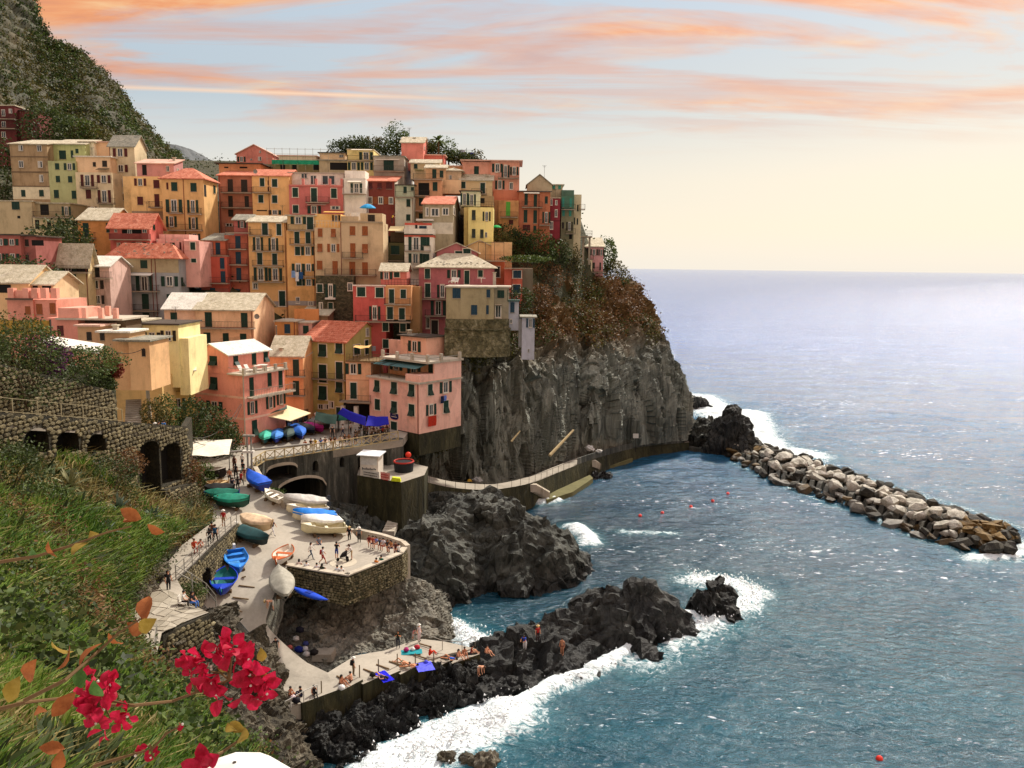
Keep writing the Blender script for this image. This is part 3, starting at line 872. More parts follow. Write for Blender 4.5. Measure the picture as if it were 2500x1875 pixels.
U_FLAPS={k:U_FLAP.mesh('shutter_flap',shutter_mat(k))for k in SH}
U_CUR=MB().box(-.38,-.10,-.02,-.0125,-.44,.44).mesh('curtain',plain(S(190,186,176),0.9,name='curtain_cloth'))
M_slateroof=rock_mat('slate_roof',[S(150,138,112),S(186,176,150),S(206,196,172),S(226,218,196)],1.4,(1,1,1),wet=False,rough=0.85,bump=0.35,crack=0.35)
M_greyroof=rock_mat('grey_slate_roof',[S(110,110,100),S(140,138,124),S(160,156,140),S(184,178,160)],1.4,(1,1,1),wet=False,rough=0.85,bump=0.35,crack=0.35)
M_whiteroof=rock_mat('white_roof',[S(196,190,176),S(220,216,204),S(232,228,216),S(240,236,226)],0.9,(1,1,1),wet=False,rough=0.8,bump=0.2,crack=0.2)
M_terra=rock_mat('terracotta_roof',[S(150,82,62),S(196,112,84),S(214,136,108),S(230,172,146)],1.3,(1,1,1),wet=False,rough=0.85,bump=0.3,crack=0.1)
M_dkroof=plaster(S(70,58,46),0.5,'dark_roof')
M_pinkroof=plaster(S(206,160,136),0.5,'pink_roof')
ROOF={'slate':M_slateroof,'grey':M_greyroof,'white':M_whiteroof,'terra':M_terra,'dark':M_dkroof,'pink':M_pinkroof,'conc':M_conc}
class House:
 def __init__(s,t,D,x0,x1,yt,yb,label,yaw=0.0,name='house',cat='house',group='painted houses of the hillside village'):
  s.t,s.a=t,R(yaw)
  s.cu=Vector((math.cos(s.a),math.sin(s.a),0))
  s.cv=Vector((-math.sin(s.a),math.cos(s.a),0))
  nx,ny=tp(t,(x0+x1)/2,yb)
  s.O=P(nx,ny,Y=D)
  s.root=thing(name,label,cat,s.O,s.a,group)
  s.count=0
 def at(s,x,y,v=0.0,t=None):
  """picture point -> (u, z) on the plane v metres behind the front"""
  nx,ny=tp(t or s.t,x,y)
  r=ray(nx,ny)
  o=CAMP-s.O
  k=(v-o.dot(s.cv))/r.dot(s.cv)
  p=o+r*k
  return p.dot(s.cu),p.z
 def atside(s,x,y,u,t=None):
  nx,ny=tp(t or s.t,x,y)
  r=ray(nx,ny)
  o=CAMP-s.O
  k=(u-o.dot(s.cu))/r.dot(s.cu)
  p=o+r*k
  return p.dot(s.cv),p.z
 def vol(s,x0,x1,yt,yb,col,v=0.0,x2=None,dep=8.0,ext=5.0,roof=None,rk='slate',rise=2.0,over=0.35,wall='wall',mt=None,t=None,ry=None,u0=None,u1=None,gable_col=None):
  """a block of the house; roof: None flat front side hip shed"""
  ym=(yt+yb)/2
  ua,_=s.at(x0,ym,v,t)
  ub,_=s.at(x1,ym,v,t)
  if u0 is not None:
   ua=u0
  if u1 is not None:
   ub=u1
  _,zt=s.at((x0+x1)/2,yt,v,t)
  _,zb=s.at((x0+x1)/2,yb,v,t)
  zb-=ext
  if x2 is not None:
   d_,_=s.atside(x2,ym,ub,t)
   dep=max(2.0,min(16.0,d_-v))
  m_=mt or plaster(col)
  mb=MB()
  w=v+dep
  mid=(v+w)/2
  uc=(ua+ub)/2
  if roof=='front' or roof=='shed':
   zr_=zt+rise
   if roof=='front':
    prof=[(v,zb),(w,zb),(w,zt),(mid,zr_),(v,zt)]
   else:
    prof=[(v,zb),(w,zb),(w,zr_),(v,zt)]
   k=len(prof)
   for u_ in(ua,ub):
    mb.v+=[(u_,a,b_)for a,b_ in prof]
   mb.f.append(tuple(range(k))[::-1]if False else tuple(range(k)))
   mb.f.append(tuple(range(k,2*k))[::-1])
   for i in range(k):
    j=(i+1)%k
    mb.f.append((i,i+k,j+k,j))
   mb.m+=[0]*(k+2)
  elif roof=='side':
   prof=[(ua,zb),(ub,zb),(ub,zt),(uc,zt+rise),(ua,zt)]
   k=5
   for v_ in(v,w):
    mb.v+=[(a,v_,b_)for a,b_ in prof]
   mb.f.append(tuple(range(k))[::-1])
   mb.f.append(tuple(range(k,2*k)))
   for i in range(k):
    j=(i+1)%k
    mb.f.append((i,j,j+k,i+k))
   mb.m+=[0]*(k+2)
  else:
   mb.box(ua,ub,v,w,zb,zt)
  wl_=mb.build(wall,m_,s.root)
  th=0.16
  rm=ROOF.get(rk,None)or M_slateroof
  if roof:
   rb=MB()
   o_=over
   if roof=='front':
    tn=rise/(mid-v)
    for sgn,ve in((1,v-o_),(-1,w+o_)):
     ze=zt-o_*tn
     a=[(ua-o_,ve,ze),(ub+o_,ve,ze),(ub+o_,mid,zt+rise),(ua-o_,mid,zt+rise)]
     if sgn<0:
      a=[a[1],a[0],a[3],a[2]]
     rb.hexa([(p[0],p[1],p[2]+0.02)for p in a]+[(p[0],p[1],p[2]+0.02+th)for p in a])
   elif roof=='shed':
    tn=rise/dep
    a=[(ua-o_,v-o_,zt-o_*tn),(ub+o_,v-o_,zt-o_*tn),(ub+o_,w+o_,zt+rise+o_*tn),(ua-o_,w+o_,zt+rise+o_*tn)]
    rb.hexa([(p[0],p[1],p[2]+0.02)for p in a]+[(p[0],p[1],p[2]+0.02+th)for p in a])
   elif roof=='side':
    tn=rise/((ub-ua)/2)
    for sgn,ue in((1,ua-o_),(-1,ub+o_)):
     ze=zt-o_*tn
     a=[(ue,v-o_,ze),(uc,v-o_,zt+rise),(uc,w+o_,zt+rise),(ue,w+o_,ze)]
     if sgn<0:
      a=[a[1],a[0],a[3],a[2]]
     rb.hexa([(p[0],p[1],p[2]+0.02)for p in a]+[(p[0],p[1],p[2]+0.02+th)for p in a])
   elif roof=='hip':
    q_=min((ub-ua)/2,dep/2)*0.9
    e=[(ua-o_,v-o_),(ub+o_,v-o_),(ub+o_,w+o_),(ua-o_,w+o_)]
    r0,r1=((ua+q_,mid),(ub-q_,mid))if ub-ua>=dep else((uc,v+q_),(uc,w-q_))
    k=len(rb.v)
    rb.v+=[(a,b_,zt+0.02)for a,b_ in e]+[(a,b_,zt+0.02+th)for a,b_ in e]+[(r0[0],r0[1],zt+rise),(r1[0],r1[1],zt+rise)]
    fs=[(3,2,1,0),(0,1,5,4),(1,2,6,5),(2,3,7,6),(3,0,4,7)]
    fs+=[(4,5,9,8),(5,6,9),(6,7,8,9),(7,4,8)]if ub-ua>=dep else[(4,5,8),(5,6,9,8),(6,7,9),(7,4,8,9)]
    rb.f+=fs
    rb.m+=[0]*len(fs)
   elif roof=='flat':
    rb.box(ua-o_,ub+o_,v-o_,w+o_,zt+0.004,zt+0.2)
   ro=rb.build('roof',rm,s.root)
  s.last=dict(ua=ua,ub=ub,v=v,w=w,zt=zt,zb=zb,wall=wl_,rise=rise)
  return s
 def tiles(s,rows=12,cols=26):
  """courses of clay tiles lying on the last gabled roof: too many to pick apart"""
  q_=s.last
  ua,ub,v,w,zt,rise=q_['ua']-.35,q_['ub']+.35,q_['v'],q_['w'],q_['zt'],q_['rise']
  mid=(v+w)/2
  tn=rise/(mid-v)
  mb=MB()
  for i in range(rows):
   f0,f1=i/rows,(i+1.25)/rows
   for j in range(cols):
    a0=ua+(ub-ua)*j/cols
    a1=ua+(ub-ua)*(j+0.92)/cols
    am=(a0+a1)/2
    y0,y1=v-.40+(mid-v+.40)*f0,v-.40+(mid-v+.40)*min(f1,1.0)
    z0,z1=zt+(y0-v)*tn+.25+random.uniform(0,.03),zt+(y1-v)*tn+.20
    k=len(mb.v)
    mb.v+=[(a0,y0,z0-.06),(am,y0,z0+.05),(a1,y0,z0-.06),(a0,y1,z1-.06),(am,y1,z1+.05),(a1,y1,z1-.06)]
    mb.f+=[(k,k+1,k+4,k+3),(k+1,k+2,k+5,k+4),(k,k+2,k+1)]
    mb.m+=[0,0,0]
  mb.build('roof_tiles',M_terra,s.root,kind='stuff')
  return s
 def band(s,yt,yb,col,name='wall_band',proud=0.03,x0=None,x1=None,mt=None):
  q_=s.last
  ua=q_['ua']if x0 is None else s.at(x0,yt,q_['v'])[0]
  ub=q_['ub']if x1 is None else s.at(x1,yt,q_['v'])[0]
  xm=0
  nx=(ua+ub)/2
  p=s.O+s.cu*nx+s.cv*q_['v']
  px=proj(p)[0]
  tx=(px-TILE[s.t][0])/K
  _,z1=s.at(tx,yt,q_['v'])
  _,z0=s.at(tx,yb,q_['v'])
  MB().box(ua-.01,ub+.01,q_['v']-proud,q_['v']+0.05,z0,z1).build(name,mt or plaster(col),s.root)
  return s
 def _window(s,typ,key,u,z,w,h,v,side=None,sur=True,dark=False):
  """u: position along the wall; side: u of the right-hand wall when the window is in it"""
  x_=[s.root,None]
  if side is None:
   loc,rz=(u,v-0.004,z),0.0
  else:
   loc,rz=(side+0.004,u,z),math.pi/2
  if typ=='d':
   wn_=link('door',U_SUR if sur else U_SILL,s.root,loc,rz,(w,1,h))
   link('door_leaf',U_SH[key],wn_)
   return
  base=U_SUR if sur else U_SILL
  if typ=='o':
   wi=w*0.46
   wn_=link('window',base,s.root,loc,rz,(wi,1,h))
   link('frame',U_FR,wn_)
   link('pane',U_PANE,wn_)
   for sx in(-1,1):
    sh=link('shutter',U_SH[key],wn_,(sx*1.08,-.03,0),random.uniform(-.10,.10),(0.52/0.46*0.5,1,1))
  elif typ=='g':
   wn_=link('window',base,s.root,loc,rz,(w,1,h))
   link('frame',U_FR,wn_)
   link('pane',U_PANE,wn_)
   if random.random()<.35:
    link('curtain',U_CUR,wn_)
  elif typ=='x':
   link('opening_shade',U_DARK,s.root,loc,rz,(w,1,h))
  else:
   wn_=link('window',base,s.root,loc,rz,(w,1,h))
   for sx in(-1,1):
    link('shutter',U_SH[key],wn_,(sx*.25,0,0),0,(.49,1,1))
   if typ=='s':
    link('shutter_flap',U_FLAPS[key],wn_,(0,0,0),0,(1,1.6,1))
 def win(s,spec,key='g',v=None,side=False,sur=True,t=None):
  """spec: 'type x0 y0 x1 y1; ...' in picture points of the tile"""
  q_=s.last
  v=q_['v']if v is None else v
  for it in spec.split(';'):
   a=it.split()
   if not a:
    continue
   typ,x0,y0,x1,y1=a[0],*map(float,a[1:5])
   kk=a[5]if len(a)>5 else key
   if side:
    f=lambda x,y:s.atside(x,y,q_['ub'],t)
   else:
    f=lambda x,y:s.at(x,y,v,t)
   ym,xm=(y0+y1)/2,(x0+x1)/2
   ua,ub=f(x0,ym)[0],f(x1,ym)[0]
   za,zb=f(xm,y1)[1],f(xm,y0)[1]
   w,h=abs(ub-ua),zb-za
   s._window(typ,kk,(ua+ub)/2,(za+zb)/2,w,h,v,q_['ub']if side else None,sur)
  return s
 def balc(s,spec,deep=1.0,solid=False,col=None,mt=None,white=False,v=None):
  """spec: 'x0 x1 y h' ... floor line and railing height in tile points"""
  q_=s.last
  v=q_['v']if v is None else v
  for it in spec.split(';'):
   a=list(map(float,it.split()))
   if not a:
    continue
   x0,x1,y=a[:3]
   ua,ub=s.at(x0,y,v-deep)[0],s.at(x1,y,v-deep)[0]
   z=s.at((x0+x1)/2,y,v-deep)[1]
   MB().box(ua,ub,v-deep,v-0.002,z-.16,z).build('balcony_slab',M_slab,s.root)
   rl=MB()
   if solid:
    for b_ in((ua,ub,v-deep,v-deep+.12),(ua,ua+.12,v-deep+.121,v-.003),(ub-.12,ub,v-deep+.121,v-.003)):
     rl.box(b_[0],b_[1],b_[2],b_[3],z+.002,z+.95)
    rl.build('parapet',mt or plaster(col),s.root)
    continue
   e=v-deep+.04
   for zz in(1.0,.12):
    rl.bar((ua,e,z+zz),(ub,e,z+zz),.04)
    rl.bar((ua+.03,e,z+zz),(ua+.03,v,z+zz),.04)
    rl.bar((ub-.03,e,z+zz),(ub-.03,v,z+zz),.04)
   n_=max(3,int((ub-ua)/.22))
   for i in range(n_+1):
    u_=ua+.03+(ub-ua-.06)*i/n_
    rl.bar((u_,e,z),(u_,e,z+1.0),.022)
   for i in range(1,int(deep/.22)):
    for u_ in(ua+.03,ub-.03):
     rl.bar((u_,e+.22*i,z),(u_,e+.22*i,z+1.0),.022)
   rl.build('railing',M_white if white else M_iron,s.root)
  return s
 def pipe(s,*xs,key=None):
  q_=s.last
  for x in xs:
   ua=s.at(x,0,q_['v'])[0]if False else None
   px=TILE[s.t][0]+x*K
   zt,zb=q_['zt'],q_['zb']
   zm=(zt+zb)/2
   # find u at that column, half way up
   r=ray(px,proj(s.O+s.cv*q_['v']+Vector((0,0,zm)))[1])
   o=CAMP-s.O
   k=(q_['v']-o.dot(s.cv))/r.dot(s.cv)
   u=(o+r*k).dot(s.cu)
   MB().tube([(u,q_['v']-.07,zb),(u,q_['v']-.07,zt)],.055,5).build('downpipe',M_rust,s.root)
  return s
 def chim(s,spec,mt=None):
  """chimneys: 'x y0 y1 v' top and foot"""
  for it in spec.split(';'):
   x,y0,y1,v=map(float,it.split())
   u,z1=s.at(x,y0,v)
   _,z0=s.at(x,y1,v)
   mb=MB()
   mb.box(u-.25,u+.25,v-.25,v+.25,z0-.8,z1-.12)
   ch=mb.build('chimney',mt or M_conc,s.root)
   MB().box(u-.36,u+.36,v-.36,v+.36,z1-.118,z1).build('chimney_cap',M_slateroof,ch)
  return s
 def awn(s,spec,col=(0.75,0.72,0.64),out=1.4,drop=0.5,v=None):
  q_=s.last
  v=q_['v']if v is None else v
  for it in spec.split(';'):
   x0,x1,y=map(float,it.split())
   ua,z=s.at(x0,y,v)
   ub,_=s.at(x1,y,v)
   MB().hexa([(ua,v-out,z-drop-.05),(ub,v-out,z-drop-.05),(ub,v-.003,z-.05),(ua,v-.003,z-.05),(ua,v-out,z-drop),(ub,v-out,z-drop),(ub,v-.003,z),(ua,v-.003,z)]).build('awning',plain(col,.8,name='awning_cloth',var=.05),s.root)
  return s
 def dish(s,x,y,v=0):
  u,z=s.at(x,y,v-.6)
  mb=MB()
  for i in range(3):
   pass
  pts=[]
  for i in range(4):
   r=.42*i/3
   for j in range(10):
    a=2*math.pi*j/10
    pts.append((u+r*math.cos(a),v-.6+.25*(r/.42)**2*-1,z+r*math.sin(a)))
  mb.grid(pts,4,10,wrap=True)
  mb.tube([(u,v-.58,z),(u,v-.02,z-.3)],.03,5)
  mb.build('satellite_dish',plain(S(150,146,138),.5,name='dish_metal'),s.root)
  return s
def parapet(h,x0,x1,y,v,hgt,mt,t=None,th=.2,dep=None):
 """low wall along the edge of a roof terrace"""
 ua,z=h.at(x0,y,v,t)
 ub,_=h.at(x1,y,v,t)
 mb=MB().box(ua,ub,v,v+th,z-.002,z+hgt)
 mb.build('parapet',mt,h.root)
def railing_on(h,x0,x1,y,v,t=None,hgt=1.0,mt=None):
 ua,z=h.at(x0,y,v,t)
 ub,_=h.at(x1,y,v,t)
 rl=MB()
 n_=max(2,int((ub-ua)/.5))
 for i in range(n_+1):
  u_=ua+(ub-ua)*i/n_
  rl.bar((u_,v,z),(u_,v,z+hgt),.04)
 rl.bar((ua,v,z+hgt),(ub,v,z+hgt),.05)
 rl.bar((ua,v,z+hgt*.5),(ub,v,z+hgt*.5),.03)
 rl.build('railing',mt or M_iron,h.root)
Hs=House
tanw,cream,paleg=S(176,150,104),S(206,186,138),S(168,172,110)
# ---------------------------------------------------------------- far left upper row
h=Hs('1',160,150,650,290,1030,'weathered tan tower house with bricked-up windows and bleached flat roof')
h.vol(155,655,290,1030,S(160,132,90),dep=8,roof='shed',rk='slate',rise=1.8,ext=2,mt=plaster(S(158,128,84),.8))
h.band(450,462,S(110,86,56),proud=.10).band(655,672,S(110,86,56),proud=.10).band(862,1030,S(214,200,160),proud=.03).band(850,864,S(110,86,56),proud=.10)
h.win('g 250 300 312 380; g 500 300 562 385; g 255 510 318 605; g 512 515 575 605; g 532 700 585 800',sur=False).win('c 288 905 345 995; c 530 905 592 992',sur=False)
h=Hs('1',160,660,1040,515,1240,'pale green narrow house with small dark windows and overgrown roof terrace')
h.vol(660,1045,515,1250,S(166,168,104),ext=1)
h.win('c 745 545 800 630; o 880 545 1000 638; c 755 715 810 800; c 920 720 976 805; c 730 905 795 1015; c 970 915 1030 1025; c 852 1130 945 1240',sur=False)
h.vol(690,1150,290,515,S(170,176,100),v=2.2,ext=1,dep=6,roof='shed',rk='slate',rise=1.6)
h.win('c 800 372 892 490; c 958 372 990 470; c 1020 350 1060 410',sur=False)
h=Hs('1',159,1035,1520,670,1245,'cream house with maroon shutters and a rounded balcony beside the green house')
h.vol(1035,1525,668,1250,S(208,186,140),ext=2)
h.win('o 1110 700 1250 855; o 1330 705 1475 812; c 1160 900 1230 1022; o 1340 908 1480 1075; o 1205 1130 1300 1222','m',sur=False)
h.balc('1075 1295 872; 1305 1530 1085')
h.vol(1025,1490,462,660,S(222,182,132),v=1.5,dep=6,roof='flat',rk='white',ext=1)
h.win('c 1255 530 1295 590; c 1382 510 1445 592','d',sur=False).awn('1330 1480 610',S(110,96,70),1.2,.4)
h.vol(1275,1490,265,440,S(226,176,120),v=6,dep=5,roof='flat',rk='pink',ext=1)
h.vol(1085,1270,265,455,S(232,214,178),v=5,dep=4,roof='flat',rk='slate',ext=1)
h=Hs('1',163,1500,1830,310,1130,'tall beige house with maroon shutters, grey pitched roof and sunlit blank gable')
h.vol(1495,1832,312,1135,S(198,180,136),x2=1995,roof='front',rk='grey',rise=2.3)
h.win('o 1545 345 1700 456; o 1555 565 1708 665; o 1565 752 1695 858; o 1575 948 1728 1050','m',sur=False)
h.pipe(1512)
h=Hs('2',160,470,960,375,560,'mauve attic house under the mountain with long pale pink roof')
h.vol(465,965,385,560,S(188,124,118),x2=1090,roof='shed',rk='pink',rise=1.2,ext=2)
h.win('x 538 400 598 540; g 862 415 905 490',sur=False).chim('968 300 350 3').win('g 1003 450 1028 492; g 1045 470 1062 495',side=True)
h=Hs('2',152,380,815,560,1150,'yellow house with maroon shutters and one small balcony')
h.vol(385,815,556,1025,S(228,178,96),ext=6)
h.win('o 447 585 575 684; c 690 605 770 715; c 473 830 550 940; c 705 795 770 968','m',sur=False).balc('612 800 970').band(1025,1140,S(150,124,92),proud=.02)
h.vol(285,390,556,970,S(222,176,100),v=2.0,ext=4)
h=Hs('2',148,820,1380,600,1340,'large ochre house with terracotta hip roof and three tall balcony windows')
h.vol(815,1375,598,1340,S(212,162,82),x2=1560,roof='hip',rk='terra',rise=2.4,over=.5,ext=6)
h.win('c 930 635 1012 752; c 1190 645 1272 762; o 880 868 1055 1040; o 1162 875 1280 1045; o 876 1095 990 1240; o 1180 1110 1278 1270; o 1185 1330 1308 1415',sur=False).win('c 865 640 890 730','m',sur=False)
h.balc('870 1065 1048; 1140 1320 1060; 868 1332 1280').win('x 1372 670 1402 830; c 1498 680 1525 785',side=True,sur=False).pipe(1118)
h=Hs('1',140,1065,1500,1310,1760,'deep orange house with a single balcony and pale slab roof')
h.vol(1062,1500,1312,1765,S(206,130,30),roof='front',rk='slate',rise=2.2,dep=9,ext=4)
h.win('c 1122 1350 1200 1545; c 1435 1352 1500 1478; c 1135 1590 1202 1700',sur=False).balc('1060 1262 1553')
h=Hs('2',138,105,640,1240,1540,'coral red house with covered loggia under a terracotta roof')
h.vol(105,640,1240,1545,S(206,92,74),x2=825,roof='front',rk='terra',rise=2.3,over=.5,ext=4)
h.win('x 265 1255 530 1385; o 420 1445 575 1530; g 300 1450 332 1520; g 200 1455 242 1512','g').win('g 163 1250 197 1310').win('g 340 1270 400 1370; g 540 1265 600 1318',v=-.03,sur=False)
h.balc('88 620 1405',solid=True,col=S(120,44,34)).win('c 680 1205 708 1280',side=True,sur=False)
h=Hs('7',137,750,1310,350,760,'low pale pink house with flat parapet roof and dark green door')
h.vol(740,1110,350,760,S(212,146,132),v=.6,dep=7,ext=3)
h.win('c 915 400 980 548; x 945 605 975 640',sur=False).balc('800 1032 550')
h.vol(765,1170,288,350,S(220,164,148),v=3,dep=4,ext=1)
h.vol(1110,1312,378,760,S(212,146,130),dep=8,ext=3)
h.win('c 1188 395 1256 498; c 1200 615 1268 668').win('c 1042 395 1066 497; c 1048 612 1076 728','m',v=.6,sur=False).pipe(1105)
h=Hs('7',142,1320,1690,375,1190,'orange red house with washing hanging from its lowest balcony')
h.vol(1320,1692,590,1195,S(186,66,34),ext=2)
h.win('c 1402 600 1458 748; c 1588 605 1648 752; c 1598 785 1662 938; c 1455 1010 1525 1116; c 1275 1010 1340 1095','b',sur=False).balc('1170 1690 945').band(1015,1195,S(150,70,52))
h.vol(1370,1660,372,580,S(190,84,36),v=1.2,dep=6,roof='shed',rk='grey',rise=1.3,ext=1)
h.win('c 1440 395 1496 550; c 1530 400 1592 558','b',sur=False).balc('1312 1690 572')
h.vol(1170,1335,735,1195,S(150,66,46),v=.5,dep=6,ext=2)
h.win('o 1235 780 1352 932')
h=Hs('7',144,1665,1985,265,1165,'tall rust coloured house with a column of four balcony doors')
h.vol(1662,1985,300,1170,S(180,84,48),ext=2)
h.win('c 1795 310 1866 478; c 1800 525 1872 688; c 1810 742 1876 908; c 1788 1025 1858 1126','b',sur=False)
h.balc('1700 1936 486; 1700 1942 696; 1700 1948 910; 1655 1985 262').pipe(1975)
h.vol(1775,1990,95,262,S(170,84,72),v=1.6,dep=5,roof='front',rk='grey',rise=1.0,ext=1)
h.win('o 1840 110 1930 200; x 1990 120 2080 250',sur=False)
h=Hs('8',144,325,830,345,1480,'yellow house with four long balconies and paired green shutters')
h.vol(325,830,345,1485,S(222,166,82),roof='front',rk='slate',rise=1.2,dep=8,ext=3)
h.win('c 497 358 576 518; c 693 368 758 522; o 390 550 498 728; o 598 560 702 728; c 433 760 502 918; c 636 768 702 922; o 405 958 555 1135; o 602 968 750 1135; g 375 1168 440 1250; g 370 1300 440 1392; d 728 1275 812 1478')
h.balc('360 772 735; 360 775 937; 362 780 1152; 318 610 520').pipe(822)
h.band(1412,1485,S(150,140,132))
h=Hs('8',143,835,1215,265,1420,'narrow deep yellow house with mixed green windows beside the long-balcony house')
h.vol(836,1215,458,1425,S(222,162,72),ext=3)
h.win('c 935 475 1002 632; c 1085 480 1152 632; c 943 676 1012 792; o 1045 675 1185 792; o 918 905 1055 1062; o 1060 908 1185 1005; c 965 1110 1036 1202; o 1058 1115 1196 1202; g 957 1358 1005 1445; g 1122 1415 1185 1470')
h.balc('865 1192 646; 895 1198 1078').pipe(1205).band(1408,1470,S(150,140,132))
h.vol(838,1210,262,455,S(206,170,104),v=.3,dep=7,roof='flat',rk='slate',ext=1)
h.win('o 905 272 1070 370; c 1103 275 1190 442').balc('843 1198 452')
h=Hs('8',142,1210,1560,420,1050,'beige house with rust brown shutters and bright yellow rooftop room')
h.vol(1210,1562,418,1060,S(196,166,118),ext=6)
h.win('c 1250 430 1312 542; s 1428 435 1492 547; s 1245 635 1312 745; o 1395 638 1524 750; c 1238 865 1312 985; s 1448 870 1520 1052','o',sur=False).balc('1335 1700 1055')
h.vol(1215,1560,235,415,S(232,178,78),v=1.4,dep=5,ext=1)
h.awn('1345 1615 200',S(236,190,90),1.5,.2).win('o 1455 250 1540 335','d',sur=False)
railing_on(h,1220,1560,405,.2,mt=M_white)
h=Hs('8',142,1560,2130,345,1060,'broad beige house with rust brown shutters and washing on its roof terrace')
h.vol(1563,2132,352,1065,S(192,164,118),x2=2200,ext=6)
h.band(335,352,S(160,140,108),proud=.22)
h.win('c 1680 400 1756 522; c 1848 400 1925 526; s 1688 630 1758 822; s 1848 640 1926 765; c 1675 880 1756 1062; c 1848 886 1926 1062','o',sur=False).balc('1575 1852 830; 1700 2030 1060').pipe(1568)
h.vol(1790,2120,225,335,S(186,160,118),v=3.0,dep=4,ext=1)
parapet(h,1563,1800,335,.1,.9,plaster(S(192,164,118)))
h.win('c 1925 245 2020 335','d',sur=False)
h=Hs('8',140,1225,1730,1070,1560,'grey green rubble stone house below the beige houses')
M_rubble=rock_mat('rubble_wall',[S(48,48,34),S(86,84,60),S(120,112,84),S(170,160,128)],1.5,(1,1,1.6),wet=False,bump=0.8,crack=0.7)
h.vol(1225,1735,1070,1565,None,mt=M_rubble,ext=3,dep=7)
h.win('c 1240 1182 1316 1292; o 1365 1185 1478 1358; g 1655 1165 1716 1272; d 1392 1430 1455 1542; g 1268 1430 1315 1530')
h.vol(1345,1480,1365,1390,None,mt=M_white,v=-.8,dep=.75,ext=0,wall='canopy')
h=Hs('1',152,-100,950,1065,1440,'old cream house with three dark arched doors below the weathered tower')
h.vol(-120,440,1060,1450,S(186,164,116),ext=4,dep=8,roof='flat',rk='slate',over=.15)
h.win('c 160 1065 265 1170; x 235 1255 275 1290',sur=False)
h.vol(440,950,1280,1440,S(206,186,134),ext=2,dep=6)
h.win('x 475 1310 532 1435; x 638 1315 692 1440; x 812 1325 866 1420; x 565 1370 600 1400; x 715 1368 748 1400',sur=False).balc('430 945 1270')
h.vol(440,950,1090,1275,S(160,140,96),v=1.2,dep=6,ext=1,roof='flat',rk='slate',over=.2)
h.win('x 545 1100 660 1245; o 850 1130 945 1250',sur=False)
# ---------------------------------------------------------------- middle upper row
h=Hs('3',158,195,650,560,1340,'brown pink house with stacked full-width balconies and a terracotta roof')
h.vol(195,650,548,1345,S(176,104,70),roof='shed',rk='terra',rise=1.9,dep=8,ext=2)
h.win('c 310 595 380 762; c 490 600 575 765; c 318 820 378 972; c 538 822 596 972; c 318 1005 386 1100; g 285 1190 375 1232','d',sur=False).balc('212 630 772; 215 640 975').pipe(212)
h.vol(190,750,390,470,S(206,138,78),v=6.0,dep=6,roof='flat',rk='dark',ext=3,over=.7)
h.win('x 262 425 318 445; x 470 425 575 447',sur=False)
h=Hs('3',157,640,1140,548,1070,'plain yellow house with terracotta roof between brown and rose houses')
h.vol(642,1142,550,1075,S(226,170,86),roof='front',rk='terra',rise=1.5,dep=8,ext=3)
h.win('c 745 580 806 692; c 908 593 980 700; c 725 808 792 912; c 910 812 980 916; o 880 1012 1015 1072').win('x 848 612 866 672; x 850 700 866 755; x 700 1010 840 1026',sur=False).balc('640 882 770').dish(688,492).pipe(872)
h=Hs('3',156,1140,1870,690,1062,'rose pink house with white window surrounds and a white attic behind its terrace')
h.vol(1140,1870,690,1065,S(198,96,88),ext=4)
h.win('c 1185 710 1260 836; d 1435 715 1516 902; c 1705 720 1782 850; c 1190 945 1265 1052; o 1405 955 1550 1058; g 1708 958 1818 1002').balc('1358 1672 905').awn('1395 1645 930',S(232,210,190),.9,.15)
h.band(672,692,S(206,110,98),proud=.15)
for x in(1330,1505,1690,1850):
 u,z=h.at(x,672,.15)
 MB().box(u-.22,u+.22,-.1,.35,z+.002,z+1.15).build('terrace_pillar',plaster(S(206,110,98)),h.root)
h.vol(1150,1875,515,680,S(222,212,196),v=3.0,dep=6,roof='shed',rk='conc',rise=.5,ext=1)
h.win('g 1425 540 1510 670; g 1572 542 1770 670; g 1300 515 1385 582',sur=False)
h=Hs('3',155,1870,2170,600,1010,'narrow white house with white balconies and a blank white lower wall')
h.vol(1868,2172,600,1012,S(222,214,198),ext=4)
h.win('o 1985 650 2110 782',sur=False).balc('1855 2172 790',white=True).awn('1935 2120 612',S(232,222,200),1.0,.3).pipe(1878)
h.vol(1888,2165,480,590,S(224,212,196),v=2.5,dep=4,ext=1)
parapet(h,1868,2172,597,.05,.25,M_white)
h=Hs('3',170,830,1600,395,485,'low olive house wrapped in green building net with scaffold poles on its roof')
h.vol(825,1600,395,490,S(126,112,60),ext=3,dep=7)
h.win('x 1020 400 1085 475; x 1180 400 1240 475; x 1465 395 1540 470',sur=False)
h.vol(1000,1500,285,395,S(226,206,176),v=3,dep=5,ext=0,roof='flat',rk='pink')
u0,z0=h.at(905,390,-.8)
u1,z1=h.at(1600,340,-.8)
net=MB()
nn=24
for i in range(nn):
 a,c_=u0+(u1-u0)*i/nn,u0+(u1-u0)*(i+1)/nn
 w0,w1=.15*math.sin(i*1.7),.15*math.sin((i+1)*1.7)
 net.hexa([(a,-.82+w0,z0),(c_,-.82+w1,z0),(c_,-.79+w1,z0),(a,-.79+w0,z0),(a,-.82,z1),(c_,-.82,z1),(c_,-.79,z1),(a,-.79,z1)])
net.build('building_net',plain(S(34,150,110),.8,name='green_net',var=.2),h.root)
sc=MB()
for i in range(9):
 u_=u0+(u1-u0+2)*i/8-1
 sc.tube([(u_,-.7,z0-2),(u_,-.7,z1+2.4)],.035,5)
for zz in(z1+.2,z1+1.2,z1+2.2):
 sc.tube([(u0-1,-.66,zz),(u1+1,-.66,zz)],.03,5)
sc.build('scaffold',M_greyroof,h.root)
h=Hs('3',175,430,910,262,375,'small salmon gable house at the very top left of the ridge')
